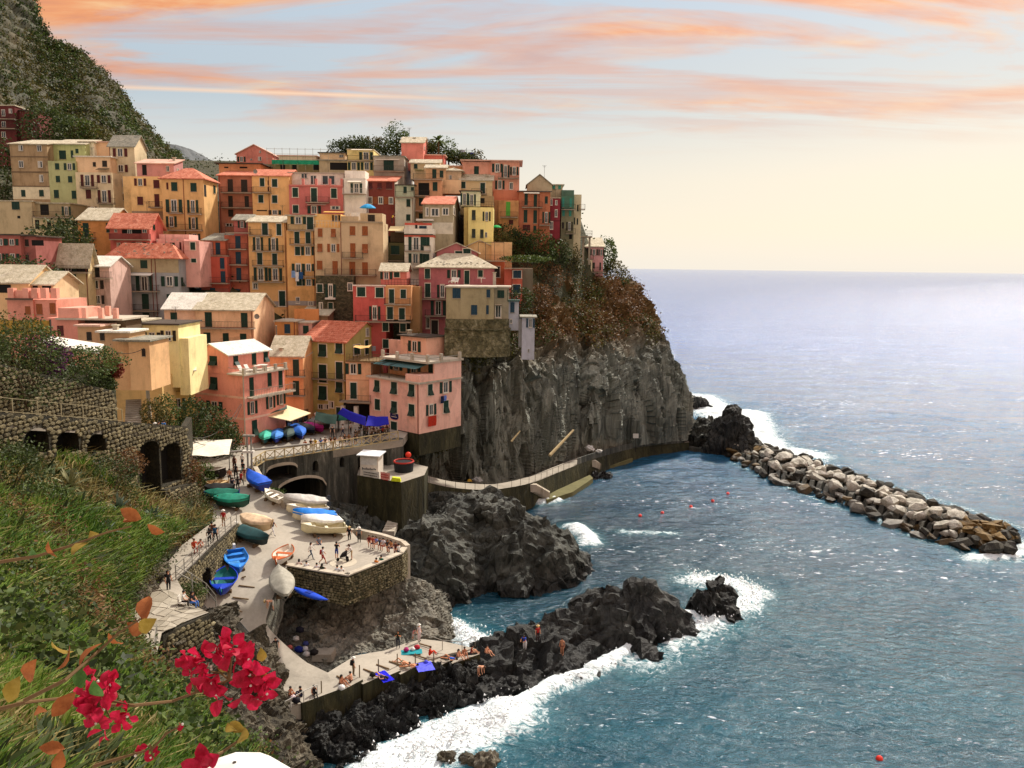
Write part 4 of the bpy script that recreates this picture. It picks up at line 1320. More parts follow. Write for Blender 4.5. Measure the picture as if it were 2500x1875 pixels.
h.vol(428,912,258,375,S(206,116,96),roof='side',rk='pink',rise=1.9,dep=8,ext=3,over=.3)
h.win('o 452 290 540 360; g 720 290 766 345; g 615 316 640 340; g 735 208 760 240',sur=False)
h=Hs('3',169,1545,1920,330,500,'flat roofed stone coloured house with wide dark loggia beside the green net')
h.vol(1545,1925,345,500,S(176,158,116),dep=6,ext=3,roof='flat',rk='grey')
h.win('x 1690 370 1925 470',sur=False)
h.vol(1550,1900,245,330,S(226,190,140),v=5,dep=5,roof='flat',rk='dark',ext=1)
h.win('g 1812 265 1870 300',sur=False)
h=Hs('4',168,265,620,320,660,'pale yellow modern house on the skyline with white awning and big balcony')
h.vol(265,622,310,660,S(224,200,110),x2=725,ext=2,roof='flat',rk='slate',over=.1)
h.win('o 445 340 592 442; o 290 478 418 582; o 465 478 592 582').balc('262 622 452').awn('330 602 300',S(240,232,214),1.2,.25)
h=Hs('4',166,620,1030,400,660,'grey flat house with large dark green shutter on the skyline')
h.vol(622,1032,402,660,S(168,156,138),x2=1150,ext=2,roof='flat',rk='grey',over=.25)
h.win('c 755 450 892 588',sur=False).balc('612 1032 592').awn('655 970 432',S(230,220,200),1.0,.2).win('g 1035 470 1050 560; g 1080 480 1092 560',side=True,sur=False)
h=Hs('4',172,995,1290,215,455,'windowless salmon tower house standing highest on the skyline')
h.vol(995,1292,213,455,S(216,116,96),x2=1345,roof='front',rk='slate',rise=1.6,ext=2)
h.chim('1172 145 205 3.0').win('g 1300 260 1310 310',side=True,sur=False)
h.vol(1292,1572,385,515,S(200,96,76),v=2,dep=6,roof='flat',rk='pink',ext=2)
h.win('x 1512 440 1556 510','m',sur=False)
h=Hs('4',158,510,905,735,1180,'brick red house with orange shutters and a pale sunlit gable')
h.vol(508,905,735,1185,S(128,46,28),x2=1095,roof='front',rk='terra',rise=1.7,ext=4)
h.win('s 540 755 602 832; s 672 758 730 832; c 790 750 872 838','m',sur=False).win('o 512 945 632 1040; o 655 945 778 1040; o 798 950 912 1040','o')
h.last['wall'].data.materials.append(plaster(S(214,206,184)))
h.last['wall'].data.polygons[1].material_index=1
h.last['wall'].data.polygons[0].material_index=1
h=Hs('4',157,910,1160,940,1280,'pale mint narrow house with potted plants on its terrace')
h.vol(912,1162,942,1285,S(206,204,178),ext=3)
h.win('c 1063 975 1116 1076; c 1060 1180 1116 1262',sur=False).balc('908 1162 942').pipe(1150)
h.vol(915,1165,790,940,S(178,186,150),v=1.6,dep=5,ext=1,roof='flat',rk='dark')
h.win('c 1023 805 1068 892; c 1125 812 1165 862',sur=False)
h=Hs('4',160,1170,1540,705,1250,'tan house with open loggia and terrace rooms stepping up behind it')
h.vol(1168,1542,702,1255,S(200,148,96),ext=3)
h.win('x 1225 755 1372 922; c 1418 745 1482 862; c 1232 958 1286 1062; c 1232 1165 1285 1242',sur=False).balc('1162 1372 925; 1150 1545 702').awn('1185 1290 1125',S(236,190,160),.9,.2)
h.vol(1325,1595,555,700,S(206,160,106),v=2.5,dep=5,roof='front',rk='slate',rise=.8,ext=1)
h.win('c 1412 570 1468 692; c 1512 588 1562 682',sur=False)
h.vol(1120,1512,488,640,S(216,190,140),v=6.5,dep=5,roof='front',rk='slate',rise=.9,ext=1)
h.win('c 1165 500 1212 562; g 1358 500 1425 525',sur=False).awn('1180 1300 575',S(90,130,60),1.4,.2)
h.vol(1590,1800,600,720,S(206,176,136),v=3.5,dep=5,roof='hip',rk='slate',rise=.9,ext=1,over=.6)
h.win('g 1635 650 1675 710',sur=False)
h.vol(1540,1800,715,830,S(216,178,124),v=2.0,dep=5,ext=1)
h=Hs('4',168,1525,1830,535,700,'low peach house tucked beside the tall salmon ridge house')
h.vol(1525,1832,535,700,S(214,150,84),dep=6,roof='flat',rk='pink',ext=2)
h=Hs('4',150,1285,1690,1045,1440,'weathered grey house with mottled terracotta roof and white windows')
h.vol(1285,1692,1045,1445,S(150,136,100),x2=1842,roof='front',rk='terra',rise=2.0,over=.3,ext=3,mt=plaster(S(158,144,110),.75))
h.win('g 1322 1090 1362 1202; g 1398 1098 1500 1204; g 1552 1095 1632 1190').win('g 1695 1095 1722 1192; g 1775 1140 1795 1205',side=True)
h.band(1290,1445,S(200,190,168))
h=Hs('9',146,760,1145,520,960,'white house with red bands, railed terrace and stacked balcony doors')
h.vol(760,1145,545,965,S(222,214,198),x2=1562,ext=3)
h.win('o 835 542 1000 728; c 1010 545 1100 665; o 835 768 985 905; c 1005 775 1095 900',sur=False).balc('755 1105 735; 752 1105 962')
h.band(518,546,S(206,76,46),proud=.05).band(505,519,S(70,64,52),proud=.3)
_q=dict(h.last)
MB().box(_q['ub']-.02,_q['ub']+.05,-.04,_q['w'],h.at(950,546)[1],h.at(950,518)[1]).build('wall_band',plaster(S(206,76,46)),h.root)
_z=h.at(950,506)[1]
pb=MB().box(_q['ua'],_q['ub']+.1,-.15,.05,_z+.002,_z+.95)
pb.build('parapet',plaster(S(210,202,186)),h.root)
MB().box(_q['ub']-.1,_q['ub']+.1,.051,_q['w'],_z+.002,_z+.95).build('parapet',plaster(S(210,202,186)),h.root)
h.vol(765,1130,365,505,S(226,218,200),v=2.6,dep=4,ext=0)
h.band(355,385,S(206,76,46),proud=.05).win('c 905 382 936 470','d',sur=False).win('c 960 395 1060 470','b',sur=False)
h.vol(915,1148,300,325,None,mt=M_white,v=2.4,dep=3,ext=0,wall='pergola_top')
h=Hs('9',149,430,760,620,960,'dark olive house in shade with striped cream awning on its terrace')
h.vol(430,762,622,965,S(84,78,34),ext=3)
h.win('o 428 662 520 772; c 578 662 692 782',sur=False).balc('425 742 862')
h.vol(570,770,480,612,S(90,70,44),v=3,dep=3,ext=0)
h.awn('570 762 400',S(232,212,160),2.6,.9,v=3)
railing_on(h,470,760,618,.1)
h=Hs('5',155,240,578,750,1225,'bright lemon yellow house with tilted dark shutters')
h.vol(238,578,752,1230,S(232,210,110),ext=3)
h.win('s 288 790 338 922; o 445 812 530 938; s 288 1045 336 1162; s 400 1052 446 1166; g 465 1088 496 1160','k',sur=False)
h.vol(180,240,752,1230,S(206,178,84),v=.8,dep=6,ext=3)
railing_on(h,185,590,748,-.2)
h.vol(140,400,540,740,S(206,204,160),v=2.0,dep=4,roof='flat',rk='dark',ext=0)
h.win('o 145 562 232 722; o 240 578 330 728',sur=False)
h.vol(400,580,600,740,S(150,120,76),v=2.6,dep=4,ext=0)
h.win('x 400 628 460 700',sur=False)
h=Hs('5',163,135,560,390,640,'cream house with three chimneys on its pale roof')
h.vol(133,562,388,645,S(212,180,118),roof='front',rk='slate',rise=1.6,ext=3)
h.win('c 138 408 202 496; c 402 423 466 568').balc('282 488 570').chim('218 325 375 1.5; 460 308 345 3.0; 496 328 372 1.5')
h=Hs('5',166,165,930,130,530,'tall salmon house with flat roof at the right end of the skyline')
h.vol(540,930,132,530,S(216,142,110),dep=8,ext=5)
h.win('o 575 165 690 278; o 700 185 785 350; o 815 208 905 318; o 615 392 716 508; g 798 418 842 512').balc('640 925 352')
h.vol(162,545,140,530,S(222,148,116),v=.5,dep=8,ext=5)
h.win('c 318 198 382 308',sur=False)
_q=h.last
u0,z0=h.at(162,130,.5)
u1,_=h.at(935,150,0)
MB().box(u0-.4,u1+.6,-.6,9.2,z0+.01,z0+.22).build('roof',M_pinkroof,h.root)
h=Hs('5',163,650,915,660,1040,'ochre house with a bright lime green door on its balcony')
h.vol(648,918,660,1045,S(196,132,60),ext=4)
h.win('c 748 680 806 868','l',sur=False).win('c 788 922 846 986','m',sur=False).balc('672 906 882')
h.vol(575,925,525,655,S(206,112,66),v=2.5,dep=5,ext=1)
h.vol(585,650,655,1045,S(186,124,60),v=.8,dep=5,ext=4)
h=Hs('5',164,920,1340,530,1110,'burnt orange house with tall green shutters and two balconies')
h.vol(920,1342,545,1115,S(186,100,50),roof='shed',rk='dark',rise=.8,ext=4)
h.win('c 998 568 1042 722; c 1123 580 1167 746; c 1273 605 1312 702; c 988 788 1037 956; c 1118 793 1167 966; o 1250 815 1335 965; d 1118 1000 1157 1092',sur=False).win('c 975 988 1075 1066','m',sur=False)
h.balc('962 1242 748; 1198 1352 988').awn('988 1200 545',S(216,206,186),1.0,.3).pipe(1190)
h=Hs('5',170,1040,1510,450,640,'khaki house with a long low gable and turquoise shutters on the skyline')
h.vol(1035,1368,448,640,S(182,164,124),roof='side',rk='grey',rise=2.0,dep=8,ext=3,over=.3)
h.chim('1203 362 400 2.0')
h.vol(1368,1512,455,640,S(176,160,124),v=1,dep=7,roof='flat',rk='slate',ext=3)
h.win('c 1378 450 1412 508; c 1453 458 1490 508','t',sur=False)
h=Hs('5',166,1340,1475,635,1150,'narrow crimson house with white arched window surrounds')
h.vol(1340,1478,632,1155,S(136,22,36),ext=4,roof='flat',rk='slate',over=.1)
h.win('g 1350 640 1376 726; g 1414 660 1442 722; g 1410 785 1442 882; g 1340 945 1382 1050; g 1340 1115 1370 1160').band(928,940,S(110,18,30),proud=.05)
h=Hs('5',168,1480,1660,600,1180,'green house with turquoise shutters near the right end of the ridge')
h.vol(1492,1665,600,1185,S(126,124,86),ext=4)
h.win('c 1508 622 1536 752; c 1608 632 1636 752; c 1508 790 1542 872; c 1598 795 1632 876','t',sur=False).win('c 1503 955 1532 1042; o 1570 950 1640 1065; x 1600 1110 1640 1180','d',sur=False)
h.balc('1495 1690 778; 1555 1690 1105').band(600,780,S(60,110,84),proud=.02)
h.vol(1500,1668,520,600,S(70,106,86),v=1,dep=5,ext=1)
h=Hs('5',172,1660,1760,580,1180,'cream end house with a platform jutting out over the sea')
h.vol(1662,1762,580,1185,S(206,186,140),ext=5)
h.win('c 1708 718 1728 805; c 1663 890 1683 982; c 1703 900 1723 985','k',sur=False).balc('1740 1818 778')
u0,z0=h.at(1760,1140,0)
u1,_=h.at(1915,1140,0)
MB().box(u0,u1,.2,3.2,z0-.25,z0).build('platform',M_slab,h.root)
rl=MB()
for i in range(11):
 u_=u0+(u1-u0)*i/10
 rl.bar((u_,.3,z0),(u_,.3,z0+1.1),.04)
for zz in(.5,1.1):
 rl.bar((u0,.3,z0+zz),(u1,.3,z0+zz),.05)
 rl.bar((u1,.3,z0+zz),(u1,3.1,z0+zz),.05)
rl.build('railing',M_iron,h.root)
pl=MB()
for u_ in(u1-.5,u1-1.8):
 pl.box(u_-.2,u_+.2,.5,.9,z0-6,z0-.251)
pl.build('platform_pier',M_slab,h.root)
h=Hs('5',178,1720,2065,1285,1640,'pink house with dark loggia alone on the cliff edge above the sea')
h.vol(1722,2062,1285,1655,S(206,140,138),dep=7,roof='shed',rk='slate',rise=2.0,ext=1)
h.win('x 1730 1302 1890 1442; o 1895 1318 1980 1400; o 2005 1322 2065 1402; c 1915 1498 1948 1578; c 2010 1498 2030 1600','k',sur=False).win('s 1735 1490 1766 1576','m',sur=False)
h.balc('1715 1932 1455; 1905 2100 1625')
h.vol(1780,1912,1465,1640,S(226,204,160),v=-1.0,dep=1.0,ext=0)
h.win('o 1795 1498 1882 1580','k',sur=False)
h.vol(1560,1722,1345,1655,S(206,112,104),v=1.2,dep=5,roof='shed',rk='slate',rise=1.6,ext=1)
h.win('s 1605 1375 1638 1456; s 1675 1328 1702 1412','m',sur=False).win('x 1630 1480 1690 1600',sur=False)
h=Hs('A',178,1900,2200,370,490,'glazed ground floor room under the pink cliff house')
h.vol(1980,2205,385,492,S(150,120,60),dep=5,ext=3,roof='flat',rk='white')
h.win('g 2030 400 2115 480; g 2120 400 2200 480',sur=False)
railing_on(h,1870,2230,520,-1.2,mt=M_white)
# ---------------------------------------------------------------- right-hand middle houses
h=Hs('5',152,550,825,1225,1490,'tall blank cream wall house with flat top above the orange terrace')
h.vol(552,828,1222,1495,S(216,174,108),dep=7,ext=3)
h.vol(230,555,1278,1400,S(212,176,104),v=.8,dep=7,roof='side',rk='slate',rise=1.0,ext=3,over=.25)
h=Hs('A',146,625,1010,205,450,'orange terrace house with plants and pergola poles on its roof')
h.vol(622,1005,205,455,S(190,92,34),dep=6,ext=4)
h.win('d 870 280 942 425','d').balc('622 1010 200')
rl=MB()
for x in(650,748,870,995):
 u,z=h.at(x,200,.5)
 rl.tube([(u,.5,z),(u,.5,z+3.2)],.04,5)
ua,_=h.at(650,200,.5)
ub,z=h.at(995,200,.5)
rl.tube([(ua,.5,z+3.2),(ub,.5,z+3.2)],.04,5)
rl.build('pergola_frame',M_iron,h.root)
h=Hs('A',144,1000,1245,310,620,'orange red end house with blue window and red terrace railing')
h.vol(1000,1245,318,640,S(196,82,46),dep=6,ext=3)
h.win('c 1122 335 1230 436; d 1118 525 1216 640','b').balc('1000 1385 300').pipe(1105)
h.vol(1245,1390,320,420,S(110,100,76),v=1,dep=4,ext=3)
h=Hs('9',138,950,1960,970,1230,'mauve house with wide pale hip roof studded with stones and upper gable')
h.vol(955,1960,968,1235,S(182,94,98),dep=9,roof='hip',rk='slate',rise=2.6,over=.6,ext=9)
h.win('s 1035 975 1106 1106; o 1355 990 1500 1100; d 1570 1000 1636 1182; c 1755 993 1818 1084; c 1038 1173 1110 1358; o 1215 1190 1330 1362',sur=True)
h.balc('930 1330 1380; 1035 1315 1610').win('o 1135 1405 1300 1602',sur=False)
h.win('g 1330 195 1376 342; d 1400 232 1490 432','d',t='B').chim('1975 1020 1200 -1.0')
stn=MB()
_q=h.last
for i in range(26):
 f=random.random()
 u_=_q['ua']+1+(_q['ub']-_q['ua']-2)*random.random()
 v_=.15+1.2*f
 zz=_q['zt']+(v_+.6)/5.1*2.6+.12
 stn.ball((u_,v_,zz),.2,5,3,sq=(1.2,.8,.5))
stn.build('roof_stones',M_greyroof,h.root,kind='stuff')
h.vol(1195,1730,748,860,S(180,96,98),v=5.0,dep=6,roof='side',rk='slate',rise=1.5,over=.5,ext=1)
h.win('c 1445 735 1545 822; c 1552 705 1652 850',sur=True)
h=Hs('9',132,70,960,1205,1660,'coral red house with ochre bay and long balconies over the harbour lane')
h.vol(68,508,1208,1700,S(198,72,60),dep=8,ext=9)
h.win('c 122 1222 232 1348; c 372 1228 476 1362; o 300 1480 420 1660').band(1192,1210,S(226,206,190),proud=.15)
h.win('c 743 260 822 378; c 977 275 1056 388; c 745 488 822 606',t='B')
h.vol(505,850,1205,1660,S(206,140,72),v=-.05,dep=8,ext=0)
h.win('d 553 1250 622 1437; c 708 1253 782 1372; d 527 1490 606 1655; d 688 1505 766 1660').balc('485 832 1455')
h.balc('90 835 1690',deep=1.2)
h.vol(835,965,1215,1700,S(170,124,62),v=2.0,dep=6,ext=9)
h.vol(440,790,1005,1110,S(190,100,84),v=4.0,dep=5,roof='front',rk='slate',rise=1.2,ext=1)
h.win('o 450 1015 580 1115; c 618 1018 695 1090',sur=True)
railing_on(h,500,970,1198,.1)
h=Hs('A',126,220,870,560,980,'rounded grey bastion house with teal shutters on an old stone base')
ua,zt=h.at(222,560,0)
ub,_=h.at(862,770,0)
_,zm=h.at(500,985,0)
_,zb=h.at(500,1480,0)
uc=(ua+ub)/2
wd=(ub-ua)/2
def bow(u,extra=0.0):
 k_=max(-1.0,min(1.0,(u-uc)/(wd+2.5)))
 return-2.4*math.sqrt(max(0,1-k_*k_))+1.2-extra
def bowed(name,z0_,z1_,mt,extra,u0_,u1_,bulge=None):
 rows=[]
 nz=8
 for i in range(25):
  u_=u0_+(u1_-u0_)*i/24
  rows.append([(u_,bow(u_,extra)-(bulge(j/nz)if bulge else 0),z0_+(z1_-z0_)*j/nz)for j in range(nz+1)])
 g_=np.array(rows)
 mb_=MB()
 mb_.grid([tuple(p)for p in g_.reshape(-1,3)],25,nz+1)
 k_=len(mb_.v)
 mb_.face([(u0_,8,z1_)]+[tuple(r[-1])for r in rows][0:]+[(u1_,8,z1_)])
 mb_.face([rows[0][0],rows[0][-1],(u0_,8,z1_),(u0_,8,z0_)])
 mb_.face([rows[-1][-1],rows[-1][0],(u1_,8,z0_),(u1_,8,z1_)])
 return mb_.build(name,mt,h.root,smooth=False)
h.last=dict(ua=ua,ub=ub,v=0,w=8,zt=zt,zb=zm)
bowed('wall',zm,zt,plaster(S(156,140,96),.55),0.0,ua,ub)
bowed('terrace_slab',zt+.004,zt+.22,M_conc,.25,ua-.2,ub+.4)
M_oldwall=rock_mat('old_fortress_wall',[S(60,56,34),S(104,98,66),S(146,138,104),S(196,188,160)],0.9,(1,1,1),wet=False,bump=0.9,crack=0.5)
_,zs=h.at(500,1110,0)
bowed('stone_base',zb,zs-.15,M_oldwall,.55,ua-.2,ub+2.6,bulge=lambda k_:.9*(1-k_)**1.5)
bowed('string_course',zs-.148,zs+.05,M_oldwall,.85,ua-.25,ub+2.7)
bowed('stone_base',zs+.052,zm-.002,M_oldwall,.25,ua-.1,ub+2.4)
for sp in('c 303 573 412 708','c 762 590 812 698','c 553 800 636 932','c 758 803 792 922'):
 typ,x0,y0,x1,y1=sp.split()
 um=h.at((float(x0)+float(x1))/2,(float(y0)+float(y1))/2,0)[0]
 h.win(sp,'b',v=bow(um)-.05,sur=False)
h.vol(862,1062,565,985,S(158,146,116),v=.8,dep=7,ext=.2)
h.win('c 908 600 1002 706',sur=False).win('g 882 800 956 972').awn('880 975 795',S(120,110,90),.6,.1)
h.vol(870,1095,548,566,None,mt=M_conc,v=.5,dep=7.5,ext=0,wall='terrace_slab')
h=Hs('A',127,1055,1195,745,1095,'slim lilac grey house with a green cage balcony on its roof')
h.vol(1057,1197,740,1100,S(164,166,176),dep=5,ext=.5)
h.win('c 1083 763 1140 902','b',sur=False).win('g 1078 992 1108 1048')
u0,z0=h.at(1045,735,-.4)
u1,z1=h.at(1215,600,-.4)
MB().box(u0,u1,-.5,4,z0-.2,z0).build('balcony_slab',plain(S(30,62,52),.6,name='green_iron'),h.root)
rl=MB()
for i in range(8):
 u_=u0+(u1-u0)*i/7
 rl.bar((u_,-.4,z0),(u_,-.4,z1),.05)
for zz in(z0+1.0,z1):
 rl.bar((u0,-.4,zz),(u1,-.4,zz),.05)
rl.build('balcony_cage',plain(S(30,62,52),.6,name='green_iron'),h.root)
h=Hs('A',126,1240,1410,970,1490,'tall lilac grey tower house rising straight from the cliff')
h.vol(1238,1410,972,1495,S(168,170,182),dep=5,ext=.5,roof='flat',rk='grey')
h.win('o 1310 983 1400 1104','b',sur=False).win('g 1318 1393 1342 1438',sur=False)
h.vol(1195,1240,985,1330,S(140,140,138),v=.8,dep=4,ext=.5)
# ---------------------------------------------------------------- lower left
h=Hs('7',134,90,1040,620,1440,'big blue grey house with beige top storey and orange hip roof')
h.vol(92,1042,618,1450,S(142,144,146),x2=1172,roof='hip',rk='terra',rise=2.6,over=.55,ext=4)
h.band(618,802,S(160,142,102),proud=.025)
h.win('c 172 630 262 742; c 514 636 608 746; c 178 843 272 986; o 478 850 660 1055; o 818 855 998 990; c 190 1090 282 1230; c 537 1092 628 1298; c 870 1095 960 1205; c 548 1345 636 1452',sur=False).balc('398 742 1055; 410 738 1320').awn('395 688 808',S(232,228,216),1.2,.35).pipe(690,740).win('s 1062 870 1090 990',side=True,sur=False)
st_=MB()
_q=h.last
for i in range(34):
 u_=_q['ua']+1+(_q['ub']-_q['ua']-2)*random.random()
 v_=.0+2.6*random.random()**1.6
 zz=_q['zt']+(v_+.55)/(_q['w']/2+.55)*2.6+.08
 st_.ball((u_,v_,zz),.17,5,3,sq=(1.3,.8,.5))
st_.build('roof_stones',M_greyroof,h.root,kind='stuff')
h=Hs('6',124,600,1200,460,1100,'cream house with dark shaded loggia under a wide pale roof')
h.vol(755,1200,462,1105,S(210,184,124),x2=1272,roof='front',rk='slate',rise=2.3,over=.6,ext=4)
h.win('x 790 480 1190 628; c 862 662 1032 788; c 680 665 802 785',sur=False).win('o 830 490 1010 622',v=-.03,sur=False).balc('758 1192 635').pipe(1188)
h.vol(598,757,462,660,S(196,174,118),v=1.2,dep=6,roof='flat',rk='slate',ext=4)
h.win('o 645 482 750 556',sur=False)
h=Hs('6',126,1195,1490,550,1110,'narrow pale pink house with peeling plaster and dark open shutters')
h.vol(1200,1488,555,1120,S(206,164,150),dep=7,roof='front',rk='white',rise=1.5,ext=3,mt=plaster(S(206,166,150),.8))
h.win('x 1255 565 1345 700; o 1205 742 1378 858; o 1252 945 1392 1062','d',sur=False).balc('1212 1482 715')
h=Hs('6',118,-200,480,130,570,'dusky pink house with flat roof behind bushes at the left edge')
h.vol(-220,285,135,580,S(166,82,68),dep=8,roof='flat',rk='dark',ext=4)
h.win('o -60 180 70 272; o 90 185 232 270; o -60 380 50 472; o 98 382 245 474',sur=False)
h.vol(285,485,150,580,S(150,76,66),v=.8,dep=7,roof='flat',rk='dark',ext=4)
h.win('c 340 190 388 284; c 350 400 392 492; x 430 200 590 275','d',sur=False)
h=Hs('6',100,-150,700,740,910,'low cream house with long bleached roof slanting to the left edge')
h.vol(-160,400,770,1180,S(216,172,108),dep=7,roof='front',rk='slate',rise=2.0,ext=3)
h.win('x -10 800 150 912',sur=False)
h.vol(395,710,790,920,S(206,176,126),v=.8,dep=6,roof='front',rk='slate',rise=1.4,ext=3,over=.5)
h.win('x 420 805 512 905; x 570 800 692 905',sur=False)
h=Hs('6',96,110,760,1000,1480,'salmon house with rounded brown shutters and pillared roof terrace')
h.vol(112,460,1005,1500,S(216,132,104),dep=7,ext=3)
h.win('c 343 1093 412 1206','o',sur=False).band(985,1006,S(80,66,50),proud=.3)
h.vol(458,770,1005,1500,S(220,138,110),v=.3,dep=7,ext=3)
h.win('c 493 1060 572 1206; c 673 1050 748 1196','o',sur=False)
for x in(160,360,480,600,740):
 u,z=h.at(x,985,.2)
 MB().box(u-.35,u+.35,.0,.7,z+.002,z+1.2).build('terrace_pillar',plaster(S(222,142,116)),h.root)
parapet(h,180,470,985,.25,.95,plaster(S(222,142,116)))
parapet(h,480,780,985,2.5,.5,plaster(S(222,142,116)))
h=Hs('6',93,640,1060,1250,1520,'salmon lower house with maroon door and long concrete roof terrace')
h.vol(630,1060,1255,1540,S(216,130,104),dep=6,ext=3)
h.win('d 778 1355 858 1492','m',sur=False)
u0,z0=h.at(745,1252,-.3)
u1,_=h.at(1650,1240,-.3)
MB().box(u0,u1,-.3,6.5,z0-.2,z0).build('terrace_slab',M_conc,h.root)
for x,v_ in((1150,.2),(1235,4.5),(1370,.2),(1465,4.5),(1565,.2)):
 u,z=h.at(x,1240,v_)
 MB().box(u-.25,u+.25,v_-.25,v_+.25,z0+.002,z0+1.2).build('terrace_pillar',plaster(S(226,150,124)),h.root)
MB().box(u0+.2,u0+2.6,0,5,z0+.002,z0+1.15).build('parapet',plaster(S(222,142,116)),h.root)
h.vol(1060,1700,1262,1420,S(96,76,52),v=1.5,dep=4,ext=3)
h=Hs('6',91,1050,1350,1370,1560,'low ochre outhouse with dark door and salmon roof slab')
h.vol(1052,1345,1365,1600,S(196,150,96),dep=5,ext=3,roof='flat',rk='pink',over=.3)
h.win('c 1172 1440 1237 1552','d',sur=False)
h=Hs('6',89.5,1330,1740,1440,1560,'small ochre outhouse with white slab roof and round vent pot')
h.vol(1340,1745,1450,1620,S(186,146,96),dep=4,ext=3,roof='flat',rk='white',over=.3)
h.win('c 1353 1455 1412 1552','d',sur=False).chim('1562 1340 1430 1.5')
h=Hs('D',88,980,1465,470,680,'ochre box house with grey slab roof in front of the lemon wall')
h.vol(975,1190,465,760,S(206,152,88),dep=5,ext=3,v=.6)
h.vol(1188,1468,470,760,S(216,164,98),dep=5,ext=3)
h.win('c 1363 560 1412 662','d',sur=False)
u0,z0=h.at(970,460,-.3)
u1,_=h.at(1480,460,-.3)
MB().box(u0,u1,-.4,5.5,z0+.01,z0+.22).build('roof',M_greyroof,h.root)
h=Hs('D',99,1355,1990,235,690,'light lemon house with black and white window frames and no eaves')
h.vol(1352,1860,240,760,S(232,212,136),dep=7,ext=3,roof='flat',rk='dark',over=.25)
h.win('o 1410 340 1592 475; o 1640 315 1802 455; o 1545 605 1660 668','d',sur=False)
h.vol(1855,1995,420,760,S(232,212,136),v=.3,dep=6,ext=4)
h.vol(960,1352,195,420,S(26,22,18),v=1.5,dep=5,ext=3,roof='flat',rk='slate')
h=Hs('C',124,440,1215,310,850,'long peach house with pale slate roof and green balcony doors')
h.vol(435,1215,312,860,S(226,178,128),x2=1500,roof='front',rk='slate',rise=2.3,over=.4,ext=3)
h.win('c 556 343 650 545; c 1043 353 1132 557; c 540 618 632 826; c 798 626 878 790; c 1030 633 1116 756',sur=False).balc('428 1212 560; 440 1000 828')
h.band(545,566,S(186,112,66),proud=.1).dish(1262,400,1).pipe(1195)
h.vol(8,438,298,570,S(226,178,140),v=.6,dep=8,roof='front',rk='white',rise=2.2,over=.4,ext=3)
h.win('c 93 347 180 508',sur=False)
h=Hs('C',130,1500,2090,300,720,'mustard orange house behind the peach gable with sunken terrace')
h.vol(1500,1795,475,740,S(190,122,34),dep=6,ext=3,roof='flat',rk='conc',over=.2)
h.win('c 1628 505 1706 628','b',sur=False).win('g 1508 520 1528 650',sur=False).pipe(1768)
h.vol(1790,2000,490,740,S(206,150,136),v=1,dep=6,ext=3,roof='flat',rk='conc')
h.win('c 1880 525 1955 630',sur=False)
h.vol(1760,2090,300,460,S(206,124,30),v=4.5,dep=.4,ext=0,wall='parapet')
h.vol(1840,2212,390,480,S(150,120,80),v=5.5,dep=6,ext=2,roof='shed',rk='slate',rise=1.0)
h=Hs('C',121,1440,1880,930,1640,'peach orange house squeezed behind the salmon corner house')
h.vol(1440,1885,935,1660,S(222,152,82),dep=8,ext=3,roof='front',rk='slate',rise=2.6,over=.3)
h.win('c 1743 985 1826 1205; c 1745 1270 1828 1462',sur=False).balc('1640 1892 1215; 1640 1892 1475').chim('1586 820 900 1.0')
# ================================================================== HARBOUR GROUND
def ground_mat(name,col,scale=0.5,crackle=True):
 m_,nt_,b_=base_mat(name)
 L_=nt_.links
 ge=N(nt_,'ShaderNodeNewGeometry')
 a=N(nt_,'ShaderNodeTexNoise',i_Scale=scale,i_Detail=7.0,i_Roughness=0.65,i_Distortion=0.6)
 f_=N(nt_,'ShaderNodeTexNoise',i_Scale=scale*14,i_Detail=5.0,i_Roughness=0.7)
 for w_ in(a,f_):
  L_.new(ge.outputs['Position'],w_.inputs['Vector'])
 c_=ramp(nt_,a.outputs[0],[(0.28,tuple(x*.55 for x in col)),(0.46,tuple(x*.92 for x in col)),(0.7,tuple(min(.9,x*1.12)for x in col))])
 c_=mix(nt_,0.3,c_,mix(nt_,1.0,c_,ramp(nt_,f_.outputs[0],[(0.3,(.6,.6,.58)),(0.65,(1.15,1.15,1.15))]),'MULTIPLY'))
 L_.new(c_,b_.inputs['Base Color'])
 b_.inputs['Roughness'].default_value=.85
 b_.inputs['Specular IOR Level'].default_value=.2
 bp_=N(nt_,'ShaderNodeBump',i_Strength=.3,i_Distance=.05)
 L_.new(f_.outputs[0],bp_.inputs['Height'])
 L_.new(bp_.outputs[0],b_.inputs['Normal'])
 return m_
M_ramp=ground_mat('worn_concrete',S(166,158,144),0.22)
M_pav=ground_mat('path_stone',S(160,152,138),0.5)
M_sea_wall=rock_mat('stained_concrete',[S(38,40,36),S(66,68,62),S(92,92,84),S(150,148,138)],0.45,(1.6,1.6,0.22),wet=False,bump=.4,crack=.15)
M_moss_wall=rock_mat('mossy_concrete',[S(26,26,14),S(46,46,26),S(66,64,40),S(96,92,66)],0.5,(1.4,1.4,0.3),wet=False,bump=.4,crack=.15)
M_stonewall=rock_mat('wall_mortar',[S(26,24,14),S(44,40,24),S(60,54,36),S(86,78,54)],1.4,wet=False,bump=.6,crack=.3)
M_stone=[rock_mat('wall_stone',[tuple(x*k_ for x in c_)for c_ in(S(62,56,36),S(96,87,60),S(128,118,88),S(182,172,140))],1.8,wet=False,bump=.5,crack=.1)for k_ in(.7,1.0,1.25)]
